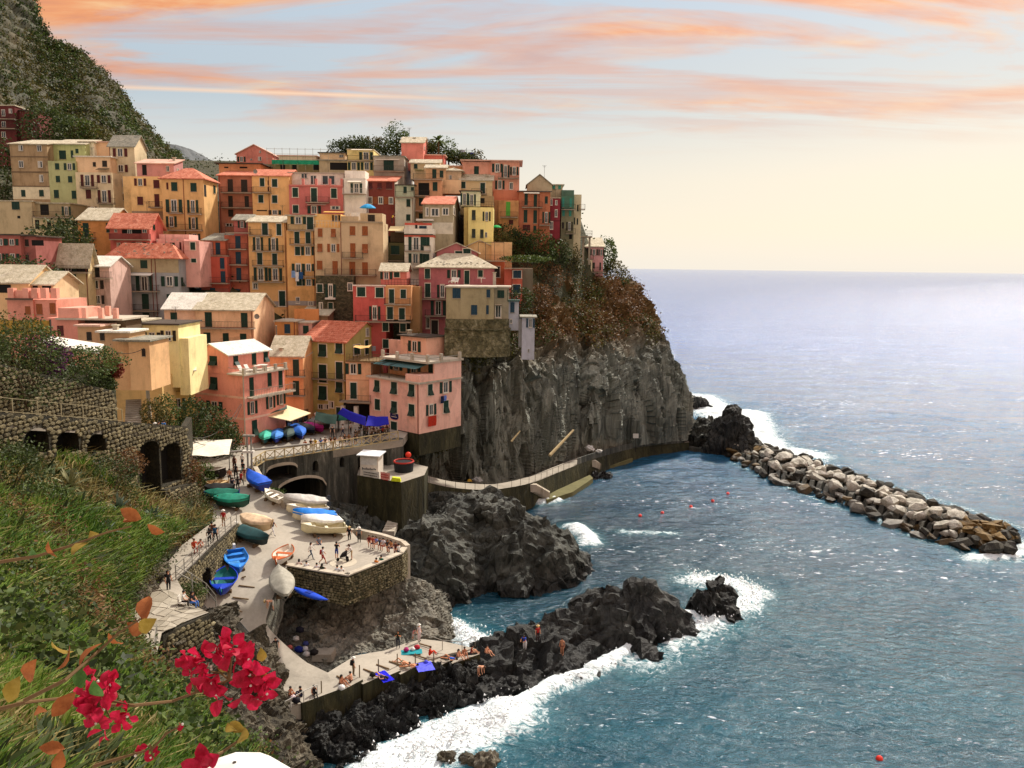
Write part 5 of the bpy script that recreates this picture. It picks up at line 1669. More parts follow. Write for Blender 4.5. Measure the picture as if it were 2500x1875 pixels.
def slab(name,outline,thick,mt,parent=None,**kw):
 """flat or sloping paved surface from an outline of points, with a skirt underneath"""
 mb=MB()
 pts=[Vector(p)for p in outline]
 n_=len(pts)
 mb.v+=[tuple(p)for p in pts]+[(p.x,p.y,p.z-thick)for p in pts]
 mb.f.append(tuple(range(n_)))
 mb.m.append(0)
 for i in range(n_):
  j=(i+1)%n_
  mb.f.append((i,i+n_,j+n_,j))
  mb.m.append(0)
 o=mb.build(name,mt,parent,**kw)
 a=sum((pts[i].x*pts[(i+1)%n_].y-pts[(i+1)%n_].x*pts[i].y)for i in range(n_))
 if a<0:
  o.data.flip_normals()
 return o
PZ=14.0
# the square in front of the houses
slab('square',[P(616,1146,z=PZ),P(648,1125,z=PZ),P(740,1110,z=PZ),P(860,1092,z=PZ),P(984,1072.5,z=PZ),P(1000,1050,z=PZ),P(1010,1040,z=PZ),P(880,985,z=PZ),P(560,1000,z=PZ),P(440,1050,z=PZ),P(440,1120,z=PZ),P(500,1150,z=PZ)],1.0,M_ramp,kind='structure')
# slipway winding down from the square to the bathing deck
Lp=[(430,1120,13.99),(440,1180,13.3),(470,1240,12.6),(520,1290,12.0),(545,1340,11.1),(520,1400,10.2),(492,1455,9.2),(515,1492,8.3),(570,1505,7.6),(605,1540,6.6),(640,1580,5.4),(672,1630,4.5),(695,1690,3.9),(700,1730,3.7)]
Rp=[(618,1145,13.99),(650,1205,13.0),(690,1228,12.3),(762,1236,11.4),(850,1290,10.2),(870,1345,9.6),(700,1392,9.5),(672,1445,8.8),(655,1492,7.7),(652,1525,6.8),(690,1568,5.4),(750,1618,4.3),(800,1645,3.95),(808,1690,3.75)]
st=[]
for(ax,ay,az),(bx,by,bz)in zip(Lp,Rp):
 A,B=P(ax,ay,z=az),P(bx,by,z=bz)
 st.append([tuple(A.lerp(B,t))for t in(0,.33,.66,1)])
g=loft(st,120,40)
sheet('slipway',g,M_ramp,smooth=True)
lo_,ro_=g[:,0].copy(),g[:,-1].copy()
lw_=lo_-(ro_-lo_)/np.linalg.norm(ro_-lo_,axis=1,keepdims=True)*3.2-(0,0,1.8)
rw_=ro_+(ro_-lo_)/np.linalg.norm(ro_-lo_,axis=1,keepdims=True)*.6-(0,0,2.6)
sheet('slipway_bank',np.stack([lo_-(0,0,.05),lw_,lw_-(0,0,3)],1),M_slabs)
sheet('slipway_bank',np.stack([ro_-(0,0,.05),rw_],1),M_slabs)
SLIP=g
def on_slip(px,py):
 """place on the slipway under a picture point"""
 pr=SLIP.reshape(-1,3)
 q_=(pr-np.array(CAMP))@np.array(CR)
 d_=(1250+F*q_[:,0]/-q_[:,2]-px)**2+(937.5-F*q_[:,1]/-q_[:,2]-py)**2
 k_=d_.argmin()
 return P(px,py,z=pr[k_,2]+.01)
 # round terrace with its parapet
TZ=9.62
tl=[(700,1388),(742,1372),(800,1340),(862,1316),(930,1322),(975,1336),(991,1346),(982,1358),(850,1414),(778,1402)]
slab('terrace',[P(x,y,z=TZ)for x,y in tl],.8,M_ramp,kind='structure')
# bathing deck: one sloping sheet, with a row of stepped blocks along its outer edge
dk=[(690,1660,3.85),(700,1728,3.75),(742,1712,3.7),(835,1680,3.5),(930,1648,3.2),(1020,1618,2.9),(1100,1595,2.6),(1160,1583,2.4),(1085,1566,2.6),(1030,1560,2.75),(985,1572,3.0),(940,1588,3.2),(868,1600,3.5),(800,1642,3.8),(750,1618,4.2)]
slab('bathing_deck',[P(x,y,z=z)for x,y,z in dk],1.6,M_ramp,kind='structure')
dw=thing('sea_wall','stepped concrete edge of the bathing deck above the dark rocks','sea wall',P(840,1680,z=0))
steps=[(738,1718,838,1681,3.72),(838,1686,886,1660,3.5),(886,1672,932,1652,3.25),(932,1658,978,1638,3.05),(978,1648,1022,1626,2.85),(1022,1640,1066,1622,2.65),(1066,1630,1105,1612,2.5),(1105,1622,1172,1598,2.3)]
for x0,y0,x1,y1,z in steps:
 a,b2=P(x0,y0,z=z),P(x1,y1,z=z)
 dr=(b2-a).normalized()
 nb=Vector((-dr.y,dr.x,0))*1.5
 zl_=z-3.2
 o=MB().hexa([(*(a).xy,zl_),(*(b2).xy,zl_),(*(b2+nb).xy,zl_),(*(a+nb).xy,zl_),(*a.xy,z+.06),(*b2.xy,z+.06),(*(b2+nb).xy,z+.06),(*(a+nb).xy,z+.06)]).build('deck_block',[M_moss_wall,M_ramp],dw)
 o.data.transform(Matrix.Translation(-dw.location))
 o.data.polygons[1].material_index=1
 # ------------------------------------------------------------------ straight walls with arched openings
def arched_wall(parent,A,B,zt0,zt1,zb0,zb1,arches,mt,dark_mt,thick=.6,nu=60,name='wall'):
 """A, B: ends on plan. arches: (u0, u1, z_foot, z_spring, z_top, depth)"""
 A,B=Vector((A[0],A[1],0)),Vector((B[0],B[1],0))
 Lw=(B-A).length
 du=(B-A)/Lw
 nv_=Vector((du.y,-du.x,0))
 if nv_.dot(A)>0:
  nv_=-nv_
 pt=lambda u,z,back=0.0:tuple(A+du*u-nv_*back+Vector((0,0,z)))
 us=set(np.linspace(0,Lw,nu))
 for a in arches:
  us|=set(np.linspace(a[0],a[1],13))
 us=sorted(us)
 def crown(a,u):
  k=(u-(a[0]+a[1])/2)/((a[1]-a[0])/2)
  return a[3]+(a[4]-a[3])*math.sqrt(max(0,1-k*k))
 mb,dm=MB(),MB()
 ztop=lambda u:zt0+(zt1-zt0)*u/Lw
 zbot=lambda u:zb0+(zb1-zb0)*u/Lw
 for u0,u1 in zip(us[:-1],us[1:]):
  um=(u0+u1)/2
  cuts=sorted([a for a in arches if a[0]<um<a[1]],key=lambda a:a[2])
  lo=(zbot(u0),zbot(u1))
  for a in cuts:
   if a[2]>max(lo)+.02:
    mb.face([pt(u0,lo[0]),pt(u1,lo[1]),pt(u1,a[2]),pt(u0,a[2])])
   c0,c1=crown(a,u0),crown(a,u1)
   mb.face([pt(u0,c0),pt(u0,c0,a[5]),pt(u1,c1,a[5]),pt(u1,c1)])
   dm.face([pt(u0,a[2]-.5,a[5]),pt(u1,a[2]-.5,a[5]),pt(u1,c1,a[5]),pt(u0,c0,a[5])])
   mb.face([pt(u0,a[2]),pt(u1,a[2]),pt(u1,a[2],a[5]),pt(u0,a[2],a[5])])
   lo=(c0,c1)
  mb.face([pt(u0,lo[0]),pt(u1,lo[1]),pt(u1,ztop(u1)),pt(u0,ztop(u0))])
  mb.face([pt(u0,ztop(u0)),pt(u1,ztop(u1)),pt(u1,ztop(u1),thick),pt(u0,ztop(u0),thick)])
 for a in arches:
  for u in(a[0],a[1]):
   mb.face([pt(u,a[2]),pt(u,a[2],a[5]),pt(u,a[3],a[5]),pt(u,a[3])])
 for u in(0,Lw):
  mb.face([pt(u,zbot(u)),pt(u,ztop(u)),pt(u,ztop(u),thick),pt(u,zbot(u),thick)])
 inv=parent.matrix_basis.inverted()if parent else Matrix()
 o=mb.build(name,mt,parent)
 o.data.transform(inv)
 if arches:
  d_=dm.build('recess',dark_mt,parent)  # niche back coloured near-black, its shade painted on
  d_.data.transform(inv)
 return dict(A=A,du=du,nv=nv_,L=Lw,ztop=ztop,zbot=zbot,arches=arches,crown=crown,pt=pt,inv=inv,parent=parent)
def wall_uz(A,B,px,py):
 A,B=Vector((A[0],A[1],0)),Vector((B[0],B[1],0))
 du=(B-A).normalized()
 n_=Vector((du.y,-du.x,0))
 r=ray(px,py)
 o=CAMP-A
 k=-o.dot(n_)/r.dot(n_)
 p=o+r*k
 return p.dot(du),p.z
STONES=[]
for k in range(10):
 rnd=random.Random(k)
 n_=rnd.choice((5,6,6,7))
 ang=sorted(rnd.uniform(-.25,.25)+2*math.pi*i/n_ for i in range(n_))
 rim=[(.5*math.cos(a)*rnd.uniform(.85,1.12),.5*math.sin(a)*rnd.uniform(.85,1.12))for a in ang]
 mb=MB()
 mb.v+=[(x,0.3,z)for x,z in rim]+[(x*.96,-.35,z*.96)for x,z in rim]+[(x*.62,-.62,z*.62)for x,z in rim]
 for i in range(n_):
  j=(i+1)%n_
  mb.f+=[(i,j,j+n_,i+n_),(i+n_,j+n_,j+2*n_,i+2*n_)]
 mb.f.append(tuple(range(2*n_,3*n_)))
 mb.m=[0]*len(mb.f)
 STONES.append([mb.mesh('stone',mt)for mt in M_stone])
 STONES[-1].append((mb.v,mb.f))
def face_stones(W,size=.45,most=300,seed=1,zmin=-99,name='stone',keep=1.0):
 """lay irregular stones over the face of a wall; the largest in view are parts, the rest one part"""
 rnd=random.Random(seed)
 spots=[]
 hgt=max(W['ztop'](0),W['ztop'](W['L']))-min(W['zbot'](0),W['zbot'](W['L']))
 z0=min(W['zbot'](0),W['zbot'](W['L']))
 rows=int(hgt/(size*.72))
 for r_ in range(rows):
  u=rnd.uniform(0,size)
  zc_=z0+(r_+.5)*size*.72
  while u<W['L']:
   w=size*rnd.uniform(.6,1.5)
   uc_=u+w/2
   u+=w*.98
   z=zc_+rnd.uniform(-.1,.1)*size
   if z>W['ztop'](uc_)-size*.3 or z<W['zbot'](uc_)or z<zmin or rnd.random()>keep:
    continue
   if any(a[0]-.35*w<uc_<a[1]+.35*w and a[2]<z<W['crown'](a,min(max(uc_,a[0]),a[1]))+.2*size for a in W['arches']):
    continue
   p=Vector(W['pt'](uc_,z))
   spots.append((w/(p-CAMP).length,p,w*1.02,size*rnd.uniform(.62,.84),rnd.randrange(10),rnd.choice((0,1,1,1,2,2)),rnd.uniform(-.12,.12)))
 spots.sort(key=lambda q_:-q_[0])
 rz=math.atan2(W['du'].y,W['du'].x)
 if Vector((math.sin(rz),-math.cos(rz),0)).dot(W['nv'])<0:
  rz+=math.pi
 par=W['parent']
 for _,p,w,h_,k_,mm,tilt in spots[:most]:
  o=bpy.data.objects.new(name,STONES[k_][mm])
  C.objects.link(o)
  o.parent=par
  o.matrix_basis=W['inv']@Matrix.LocRotScale(p,Matrix.Rotation(rz,3,'Z')@Matrix.Rotation(tilt,3,'Y'),(w,.16,h_))
 mb=MB()
 for _,p,w,h_,k_,mm,tilt in spots[most:]:
  M_=Matrix.LocRotScale(p,Matrix.Rotation(rz,3,'Z')@Matrix.Rotation(tilt,3,'Y'),(w,.16,h_))
  vs,fs=STONES[k_][3]
  b0=len(mb.v)
  mb.v+=[tuple(W['inv']@(M_@Vector(v)))for v in vs]
  mb.f+=[tuple(b0+i for i in f_)for f_ in fs]
  mb.m+=[mm]*len(fs)
 if mb.v:
  mb.build('small_stones',M_stone,par,kind='stuff')
  # bridge wall carrying the square
bw=thing('bridge_wall','tall stained concrete wall under the square with two dark arches','wall',P(700,1116,z=0))
A0,A1=P(648,1125,z=PZ),P(985,1072,z=PZ)
uz=lambda x,y:wall_uz(A0,A1,600+x*K,980+y*K)
ar=[]
for x0,x1,yf,ys,yt_,dp in((272,695,1065,930,862,3),(400,1085,1390,1200,1040,6),(902,985,958,860,800,1.2),(1268,1335,892,800,752,1.2),(1512,1905,960,740,650,1.6)):
 xm=(x0+x1)/2
 ar.append((uz(x0,ys)[0],uz(x1,ys)[0],uz(xm,yf)[1],uz(xm,ys)[1],uz(xm,yt_)[1],dp))
ar[1]=ar[1][:2]+(5.0,)+ar[1][3:]
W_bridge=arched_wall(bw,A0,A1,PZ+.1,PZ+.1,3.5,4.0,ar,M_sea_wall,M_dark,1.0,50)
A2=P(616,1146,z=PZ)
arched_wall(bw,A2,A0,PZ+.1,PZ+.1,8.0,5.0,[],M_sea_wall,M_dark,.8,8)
# rims round the arches
for a in ar[:2]:
 rb=MB()
 prev=None
 for i in range(15):
  u=a[0]+(a[1]-a[0])*i/14
  c_=W_bridge['crown'](a,u)
  q0,q1=Vector(W_bridge['pt'](u,c_,-.12)),Vector(W_bridge['pt'](u,c_+.35,-.12))
  if prev:
   k_=Vector(W_bridge['nv'])*.1
   rb.hexa([prev[0]-k_,q0-k_,q0+k_*.2,prev[0]+k_*.2,prev[1]-k_,q1-k_,q1+k_*.2,prev[1]+k_*.2])
  prev=(q0,q1)
 o=rb.build('arch_rim',M_conc,bw)
 o.data.transform(W_bridge['inv'])
 # low kerb wall between slipway and gully
kw=[(618,1146,14.0),(650,1203,13.0),(692,1230,12.3)]
kb=thing('kerb_wall','pale low wall running down beside the slipway under the bridge','wall',P(650,1203,z=12))
mb=MB()
for(a,b_,z),(c_,d_,z2)in zip(kw[:-1],kw[1:]):
 q0,q1=P(a,b_,z=z),P(c_,d_,z=z2)
 n_=Vector((-(q1-q0).y,(q1-q0).x,0)).normalized()*.5
 mb.hexa([q0-Vector((0,0,4)),q1-Vector((0,0,4)),q1+n_-Vector((0,0,4)),q0+n_-Vector((0,0,4)),q0+Vector((0,0,.35)),q1+Vector((0,0,.35)),q1+n_+Vector((0,0,.35)),q0+n_+Vector((0,0,.35))])
o=mb.build('coping',M_conc,kb)
o.data.transform(Matrix.Translation(-kb.location))
# platform with the kiosk
KZ=10.6
kp=[P(872,1160,z=KZ),P(980,1178,z=KZ),P(1036,1160,z=KZ),P(1045,1140,z=KZ),P(960,1120,z=KZ),P(880,1130,z=KZ)]
slab('kiosk_platform',kp,9.5,M_moss_wall,kind='structure')
slab('platform_floor',[p+Vector((0,0,.014))for p in kp],.01,M_pav,kind='structure')
# cliff walk
wo_=[(1000,1183,9.2),(1036,1177,7.6),(1100,1190,5.8),(1180,1196,4.6),(1232,1192,4.4),(1300,1178,4.0),(1372,1150,3.6),(1445,1122,3.3),(1560,1092,2.4),(1682,1080,1.8)]
wi_=[(1000,1160,9.2),(1036,1160,7.6),(1100,1175,5.8),(1180,1182,4.6),(1226,1179,4.4),(1293,1163,4.0),(1362,1136,3.6),(1438,1109,3.3),(1556,1081,2.4),(1682,1071,1.8)]
oo=resample([tuple(P(a,b_,z=z))for a,b_,z in wo_],60)
ii=resample([tuple(P(a,b_,z=z))for a,b_,z in wi_],60)
dn=oo.copy()
dn[:,2]=-1.0
dn[:,1]-=.5
g=np.stack([ii+(0,0,0),oo,oo-(0,0,.25),dn],1)
o=sheet('cliff_walk',g,[M_pav,M_moss_wall],smooth=False)
mi=np.zeros(len(o.data.polygons),int).reshape(-1,3)
mi[:,1:]=1
o.data.polygons.foreach_set('material_index',mi.ravel())
WALK=oo
# its low parapet farther along, and bathing ledges
pw=thing('parapet_wall','curving grey concrete parapet of the walk under the far cliff','wall',tuple(oo[44]))
mb=MB()
k0=43
for i in range(k0,58):
 q0,q1=Vector(oo[i]),Vector(oo[i+1])
 w_=Vector((0,.35,0))
 u_=Vector((0,0,1.1))
 mb.hexa([q0,q1,q1+w_,q0+w_,q0+u_,q1+u_,q1+w_+u_,q0+w_+u_])
o=mb.build('parapet',M_sea_wall,pw)
o.data.transform(Matrix.Translation(-pw.location))
M_ledge=ground_mat('algae_concrete',S(112,108,72),.4)
for nm,lab,L_ in(('bathing_ledge','lower green stained bathing ledge at the foot of the cliff walk',[(1335,1221,.75),(1398,1201,.8),(1448,1167,.9),(1440,1159,.9),(1378,1188,.8),(1326,1211,.75)]),('bathing_ledge','farther pale bathing ledge below the curving parapet',[(1464,1146,.7),(1545,1120,.7),(1541,1113,.7),(1462,1138,.7)])):
 pts=[P(a,b_,z=z)for a,b_,z in L_]
 o=slab(nm,pts,2.2,M_ledge)
 tag(o,lab,'ledge')
for lab,(a,b_)in(('steps from the cliff walk down to the green stained ledge',((1300,1180,3.9),(1335,1200,1.5))),('steps from the cliff walk to the farther ledge',((1445,1122,3.2),(1466,1134,1.2)))):
 q0,q1=P(*a[:2],z=a[2]),P(*b_[:2],z=b_[2])
 stt=thing('steps',lab,'steps',q0)
 for i in range(10):
  c_=q0.lerp(q1,(i+.5)/10)
  o=MB().box(-.6,.6,-.6,.2,-1.2,0).build('step',M_conc,stt)
  o.location=c_-q0
  # landing wall at the tip and its quay
slab('quay',[P(1682,1092,z=.9),P(1840,1112,z=.9),P(1835,1104,z=.9),P(1690,1080,z=.9)],2.5,M_sea_wall,kind='structure')
# ------------------------------------------------------------------ arched stone wall carrying the upper road
aw=thing('arched_wall','long stone retaining wall with dark arches carrying the upper road','wall',P(250,1035,d=74))
B0,B1=P(-40,1013,z=26.6),P(456,1048,z=20.6)
ar=[]
for x0,x1,yf,ys,yt_ in((57,119,1112,1072,1045),(136,192,1110,1072,1052),(211,258,1108,1078,1059),(337,388,1225,1096,1078),(392,440,1182,1100,1083)):
 xm=(x0+x1)/2
 ar.append((wall_uz(B0,B1,x0,ys)[0],wall_uz(B0,B1,x1,ys)[0],wall_uz(B0,B1,xm,yf)[1],wall_uz(B0,B1,xm,ys)[1],wall_uz(B0,B1,xm,yt_)[1],1.6))
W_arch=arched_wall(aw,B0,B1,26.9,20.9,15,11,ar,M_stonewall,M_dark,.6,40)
face_stones(W_arch,.52,300,5)
B2=P(470,1058,d=93)
W_end=arched_wall(aw,B1,B2,20.9,20.4,12,12,[],M_stonewall,M_dark,.6,6)
# the road behind it and the old terrace wall above
nbk=-W_arch['nv']
rp=[B0,B1,B1+nbk*9+W_arch['du']*4,B0+nbk*5]
slab('upper_road',[Vector((p.x,p.y,z))for p,z in zip(rp,(26.1,20.1,20.1,26.1))],.5,M_pav,kind='structure')
tw=thing('terrace_wall','old dry stone wall with pale stones below the vine terrace','wall',P(250,960,d=80))
D0,D1=B0+nbk*4.2+W_arch['du']*3,B1+nbk*4.0-W_arch['du']*5.8
W_dry=arched_wall(tw,D0,D1,30.6,25.4,22,18,[],M_stonewall,M_dark,.6,20)
face_stones(W_dry,.5,300,8)
# short garden wall in the slope under the arches
gw=thing('garden_wall','short block of stone walling on the slope below the tall arches','wall',P(430,1220,d=84))
G0,G1=P(405,1225,d=80),P(482,1182,d=86)
W_g=arched_wall(gw,G0,G1,G0.z+1.2,G1.z+.2,G1.z-8,G1.z-8,[],M_stonewall,M_dark,.6,8)
face_stones(W_g,.5,180,9)
# ------------------------------------------------------------------ upper path with flagstones, its wall and railing
UP=[(578,1278,12.9,560,1250,13.1),(520,1330,13.0,505,1285,13.2),(470,1380,13.2,445,1330,13.4),(432,1415,13.4,405,1378,13.6),(470,1480,13.5,395,1408,13.7),(510,1495,13.5,340,1460,14.1),(440,1522,13.7,300,1500,14.4),(395,1545,14.0,285,1530,14.6),(382,1600,14.6,300,1580,15.0),(372,1660,15.2,300,1640,15.6)]
st=[]
for a in UP:
 A,B=P(*a[:2],z=a[2]),P(*a[3:5],z=a[5])
 st.append([tuple(A.lerp(B,t))for t in(0,.33,.66,1)])
rows=np.array([resample(s_,16)for s_ in st])
g=np.concatenate([np.linspace(rows[i],rows[i+1],8,endpoint=(i==len(rows)-2))for i in range(len(rows)-1)])
up_o=sheet('upper_path',g,M_pav,smooth=False)
UPG=g
# flagstones of the wider part by the corner
fl=g[34:58].copy()
fl+=np.random.default_rng(3).normal(size=fl.shape)*np.array([.16,.16,0])
mats_f=[ground_mat('flagstone',S(*c_),.8)for c_ in((158,150,134),(146,138,122),(170,162,146))]
cellx=[]
for i in range(0,fl.shape[0]-3,3):
 for j in range(0,fl.shape[1]-2,2):
  cs=[Vector(fl[i,j]),Vector(fl[i+3,j]),Vector(fl[i+3,j+2]),Vector(fl[i,j+2])]
  cen=sum(cs,Vector())/4
  pl=[]
  for q in cs:
   pl.append(q.lerp(cen,.06+random.random()*.07))
  pl2=[]
  for a,b_ in zip(pl,pl[1:]+pl[:1]):
   pl2+=[a,a.lerp(b_,.5)+(a.lerp(b_,.5)-cen)*random.uniform(-.06,.06)]
  zz=.03+random.random()*.02
  mb=MB()
  n_=len(pl2)
  mb.v+=[tuple(p+Vector((0,0,.004)))for p in pl2]+[tuple(p+Vector((0,0,zz)))for p in pl2]
  mb.f+=[tuple(range(n_,2*n_))]+[(a,(a+1)%n_,(a+1)%n_+n_,a+n_)for a in range(n_)]
  mb.m=[0]*len(mb.f)
  o=mb.build('flagstone',random.choice(mats_f),up_o)
  if o.data.polygons[0].normal.z<0:
   o.data.flip_normals()
pth=thing('path_wall','stone wall with one small arch holding up the railed path above the boats','wall',P(500,1370,z=10))
E0,E1=P(430,1418,z=13.3),P(580,1279,z=12.9)
x0,x1,yf,ys,yt_=494,514,1440,1400,1388
ar=[(wall_uz(E0,E1,x0,ys)[0],wall_uz(E0,E1,x1,ys)[0],wall_uz(E0,E1,504,yf)[1],wall_uz(E0,E1,504,ys)[1],wall_uz(E0,E1,504,yt_)[1],1.2)]
W_p=arched_wall(pth,E0,E1,13.25,12.85,8.0,11.0,ar,M_stonewall,M_dark,.4,20)
face_stones(W_p,.42,200,12)
pc=thing('corner_wall','stone wall under the flagged corner of the path, above the brown bluff','wall',P(470,1530,z=10))
W_c=arched_wall(pc,P(398,1548,z=13.8),P(512,1497,z=13.45),13.75,13.4,9,7,[],M_stonewall,M_dark,.4,12)
face_stones(W_c,.5,160,13)
# wall round the terrace, with coping
tz=thing('terrace_wall','rounded rubble wall and pale coping around the lower terrace','wall',P(850,1412,z=TZ))
pl_=[P(x,y,z=TZ)for x,y in[(700,1390),(778,1404),(850,1415),(918,1388),(982,1360),(992,1347)]]
for i,(a,b_)in enumerate(zip(pl_[:-1],pl_[1:])):
 W_=arched_wall(tz,a,b_,TZ+.35,TZ+.35,TZ-2.5,TZ-2.5,[],M_moss_wall,M_dark,.45,6)
 face_stones(W_,.34,60,20+i,keep=.95)
cp_=MB()
for a,b_ in zip(pl_[:-1],pl_[1:]):
 n_=Vector((-(b_-a).y,(b_-a).x,0)).normalized()*.5
 d_=(b_-a).normalized()*.05
 cp_.hexa([a-n_*.2-d_+Vector((0,0,.352)),b_-n_*.2+d_+Vector((0,0,.352)),b_+n_+d_+Vector((0,0,.352)),a+n_-d_+Vector((0,0,.352)),a-n_*.2-d_+Vector((0,0,.47)),b_-n_*.2+d_+Vector((0,0,.47)),b_+n_+d_+Vector((0,0,.47)),a+n_-d_+Vector((0,0,.47))])
o=cp_.build('coping',M_conc,tz)
o.data.transform(Matrix.Translation(-tz.location))
bk=thing('bench_wall','low wall used as a bench along the back of the lower terrace','wall',P(900,1316,z=TZ))
pl_=[P(x,y,z=TZ)for x,y in[(838,1312),(866,1304),(930,1318),(978,1334),(990,1345)]]
mb=MB()
for a,b_ in zip(pl_[:-1],pl_[1:]):
 n_=Vector((-(b_-a).y,(b_-a).x,0)).normalized()*.5
 mb.hexa([a-Vector((0,0,3)),b_-Vector((0,0,3)),b_+n_-Vector((0,0,3)),a+n_-Vector((0,0,3)),a+Vector((0,0,.55)),b_+Vector((0,0,.55)),b_+n_+Vector((0,0,.55)),a+n_+Vector((0,0,.55))])
o=mb.build('bench',M_conc,bk)
o.data.transform(Matrix.Translation(-bk.location))
kerb=thing('kerb','long low kerb between the parked motor boats and the terrace','kerb',P(790,1325,z=TZ))
a,b_=P(735,1338,z=9.75),P(862,1308,z=9.75)
o=MB().bar(a,b_,.5,.5).build('kerb_stone',M_conc,kerb)
o.data.transform(Matrix.Translation(-kerb.location))
# ------------------------------------------------------------------ railings
M_wood=plain(S(176,156,112),.8,name='weathered_wood',var=.2)
M_steel=plain(S(150,146,136),.5,.4,name='galvanised_steel')
def fence(label,pts,hgt,gap,post=.09,rails=(1.0,.5),mt=None,cross=False,name='railing'):
 """posts, rails and braces, each a part"""
 mt=mt or M_steel
 pts=[Vector(p)for p in pts]
 f_=thing(name,label,'railing',pts[0])
 o0=pts[0]
 ps=[]
 for a,b_ in zip(pts[:-1],pts[1:]):
  n_=max(1,round((b_-a).length/gap))
  ps+=[a.lerp(b_,i/n_)for i in range(n_)]
 ps.append(pts[-1])
 pm=MB().box(-post/2,post/2,-post/2,post/2,0,hgt).mesh('post',mt)
 for p in ps:
  link('post',pm,f_,p-o0)
 up=Vector((0,0,1))
 for k_ in rails:
  for a,b_ in zip(pts[:-1],pts[1:]):
   MB().bar(a-o0+up*hgt*k_,b_-o0+up*hgt*k_,post*.8).build('rail',mt,f_)
 if cross:
  for a,b_ in zip(ps[:-1],ps[1:]):
   br=MB()
   br.bar(a-o0+up*.12,b_-o0+up*(hgt-.08),post*.55)
   br.bar(b_-o0+up*.12+Vector((.01,-.02,0)),a-o0+up*(hgt-.08)+Vector((.01,-.02,0)),post*.55)
   br.build('brace',mt,f_)
 return f_
fence('wooden railing with crossed braces along the edge of the square',[P(x,y,z=PZ+.1)for x,y in((614,1148),(648,1126),(740,1111.5),(860,1093.5),(972,1075))],1.25,1.35,.12,(1.0,.08),M_wood,True)
fence('grey steel railing beside the sloping path above the boats',[P(x,y,z=z)for x,y,z in((578,1280,12.95),(520,1332,13.05),(470,1382,13.25),(430,1418,13.4))],1.25,1.6,.06,(1.0,.55,.15))
fence('curved steel handrail dropping from the path corner to the boats',[P(x,y,z=z)for x,y,z in((430,1419,13.4),(470,1440,12.6),(505,1462,11.0),(528,1490,9.5))],1.3,2.2,.07,(1.0,.6))
fence('thin rail along the cliff walk above the cove',[tuple(oo[i])for i in(4,8,12,16,20,24,28,32,36,41)],1.1,2.2,.06,(1.0,),plain(S(84,78,66),.7,name='dull_rail'))
fence('pale rail along the upper road on top of the arched wall',[Vector(W_arch['pt'](u,W_arch['ztop'](u)-.02,.3))for u in np.linspace(.5,W_arch['L']*.62,7)],1.2,2.1,.06,(1.0,.1),plain(S(150,140,110),.7,name='pale_rail'))
fence('rope railing on the steps at the left end of the bathing deck',[P(x,y,z=z)for x,y,z in((660,1760,3.4),(710,1735,3.5),(742,1716,3.7),(775,1700,3.7))],1.0,2.4,.06,(1.0,),plain(S(190,186,176),.8,name='rope'))
fence('bent handrail round the low end of the bathing deck',[P(x,y,z=z)for x,y,z in((1025,1568,2.8),(1080,1588,2.6),(1128,1592,2.5),(1160,1578,2.4))],1.0,2.2,.06,(1.0,),M_steel)
fence('short steel rail at the foot of the flagged path',[P(x,y,z=z)for x,y,z in((384,1560,14.2),(378,1610,14.8),(372,1660,15.3))],1.0,1.4,.06,(1.0,.5))
for i,(x,y,z)in enumerate(((785,1695,3.65),(878,1655,3.45),(924,1640,3.3),(970,1626,3.1),(1014,1625,3.0),(1059,1620,2.8))):
 p=P(x,y,z=z)
 o=MB().tube([p,p+Vector((0,0,1.15))],.05,6).build('mooring_post',plain(S(110,96,70),.7,name='rusted_post'))
 tag(o,'thin rusty post standing at the stepped outer edge of the bathing deck','post','posts along the edge of the bathing deck')
for i,(x0,y0,x1,y1,s_)in enumerate(((583,1431,622,1436,0),(568,1460,607,1465,0),(578,1492,592,1496,0),(590,1412,600,1409,0),(737,1666,749,1649,1),(786,1653,795,1672,1),(822,1652,845,1664,1),(887,1635,909,1643,1),(919,1624,950,1635,1),(950,1616,983,1627,1),(1011,1600,1042,1610,1),(699,1641,712,1636,1),(1024,1573,1050,1580,1))):
 if s_:
  a,b_=P(x0,y0,z=3.72-max(0,x0-800)*.0035),P(x1,y1,z=3.72-max(0,x1-800)*.0035)
 else:
  a,b_=on_slip(x0,y0),on_slip(x1,y1)
 up=Vector((0,0,.07))
 o=MB().bar(a+up,b_+up,.10,.10).build('timber',plain(S(112,90,62),.8,name='old_timber'))
 tag(o,'wooden skid lying across the slipway beside the blue boats' if not s_ else 'short wooden bar lying on the pale bathing deck','timber','boat skids on the slipway' if not s_ else 'bars lying on the deck')
 # flights of steps
def flight(label,p0,p1,n_,wdt,mt=M_conc,under=.6):
 p0,p1=Vector(p0),Vector(p1)
 f_=thing('stairs',label,'stairs',p0)
 d_=(p1-p0)
 run=Vector((d_.x,d_.y,0))
 side=Vector((-run.y,run.x,0)).normalized()*wdt/2
 for i in range(n_):
  a,b_=run*(i/n_),run*((i+1)/n_)
  zt_=d_.z*(i+1)/n_
  zb_=zt_-abs(d_.z/n_)-under
  o=MB().hexa([a-side+Vector((0,0,zb_)),b_-side+Vector((0,0,zb_)),b_+side+Vector((0,0,zb_)),a+side+Vector((0,0,zb_)),a-side+Vector((0,0,zt_)),b_-side+Vector((0,0,zt_)),b_+side+Vector((0,0,zt_)),a+side+Vector((0,0,zt_))]).build('step',mt,f_)
 return f_
flight('stone steps climbing beside the dry stone wall under the ochre house',P(325,1034,d=88),P(326,975,d=92),11,1.6,M_pav)
flight('narrow concrete steps down the rock from the kiosk platform',P(948,1298,d=101),P(978,1230,d=110),12,1.5,M_conc)
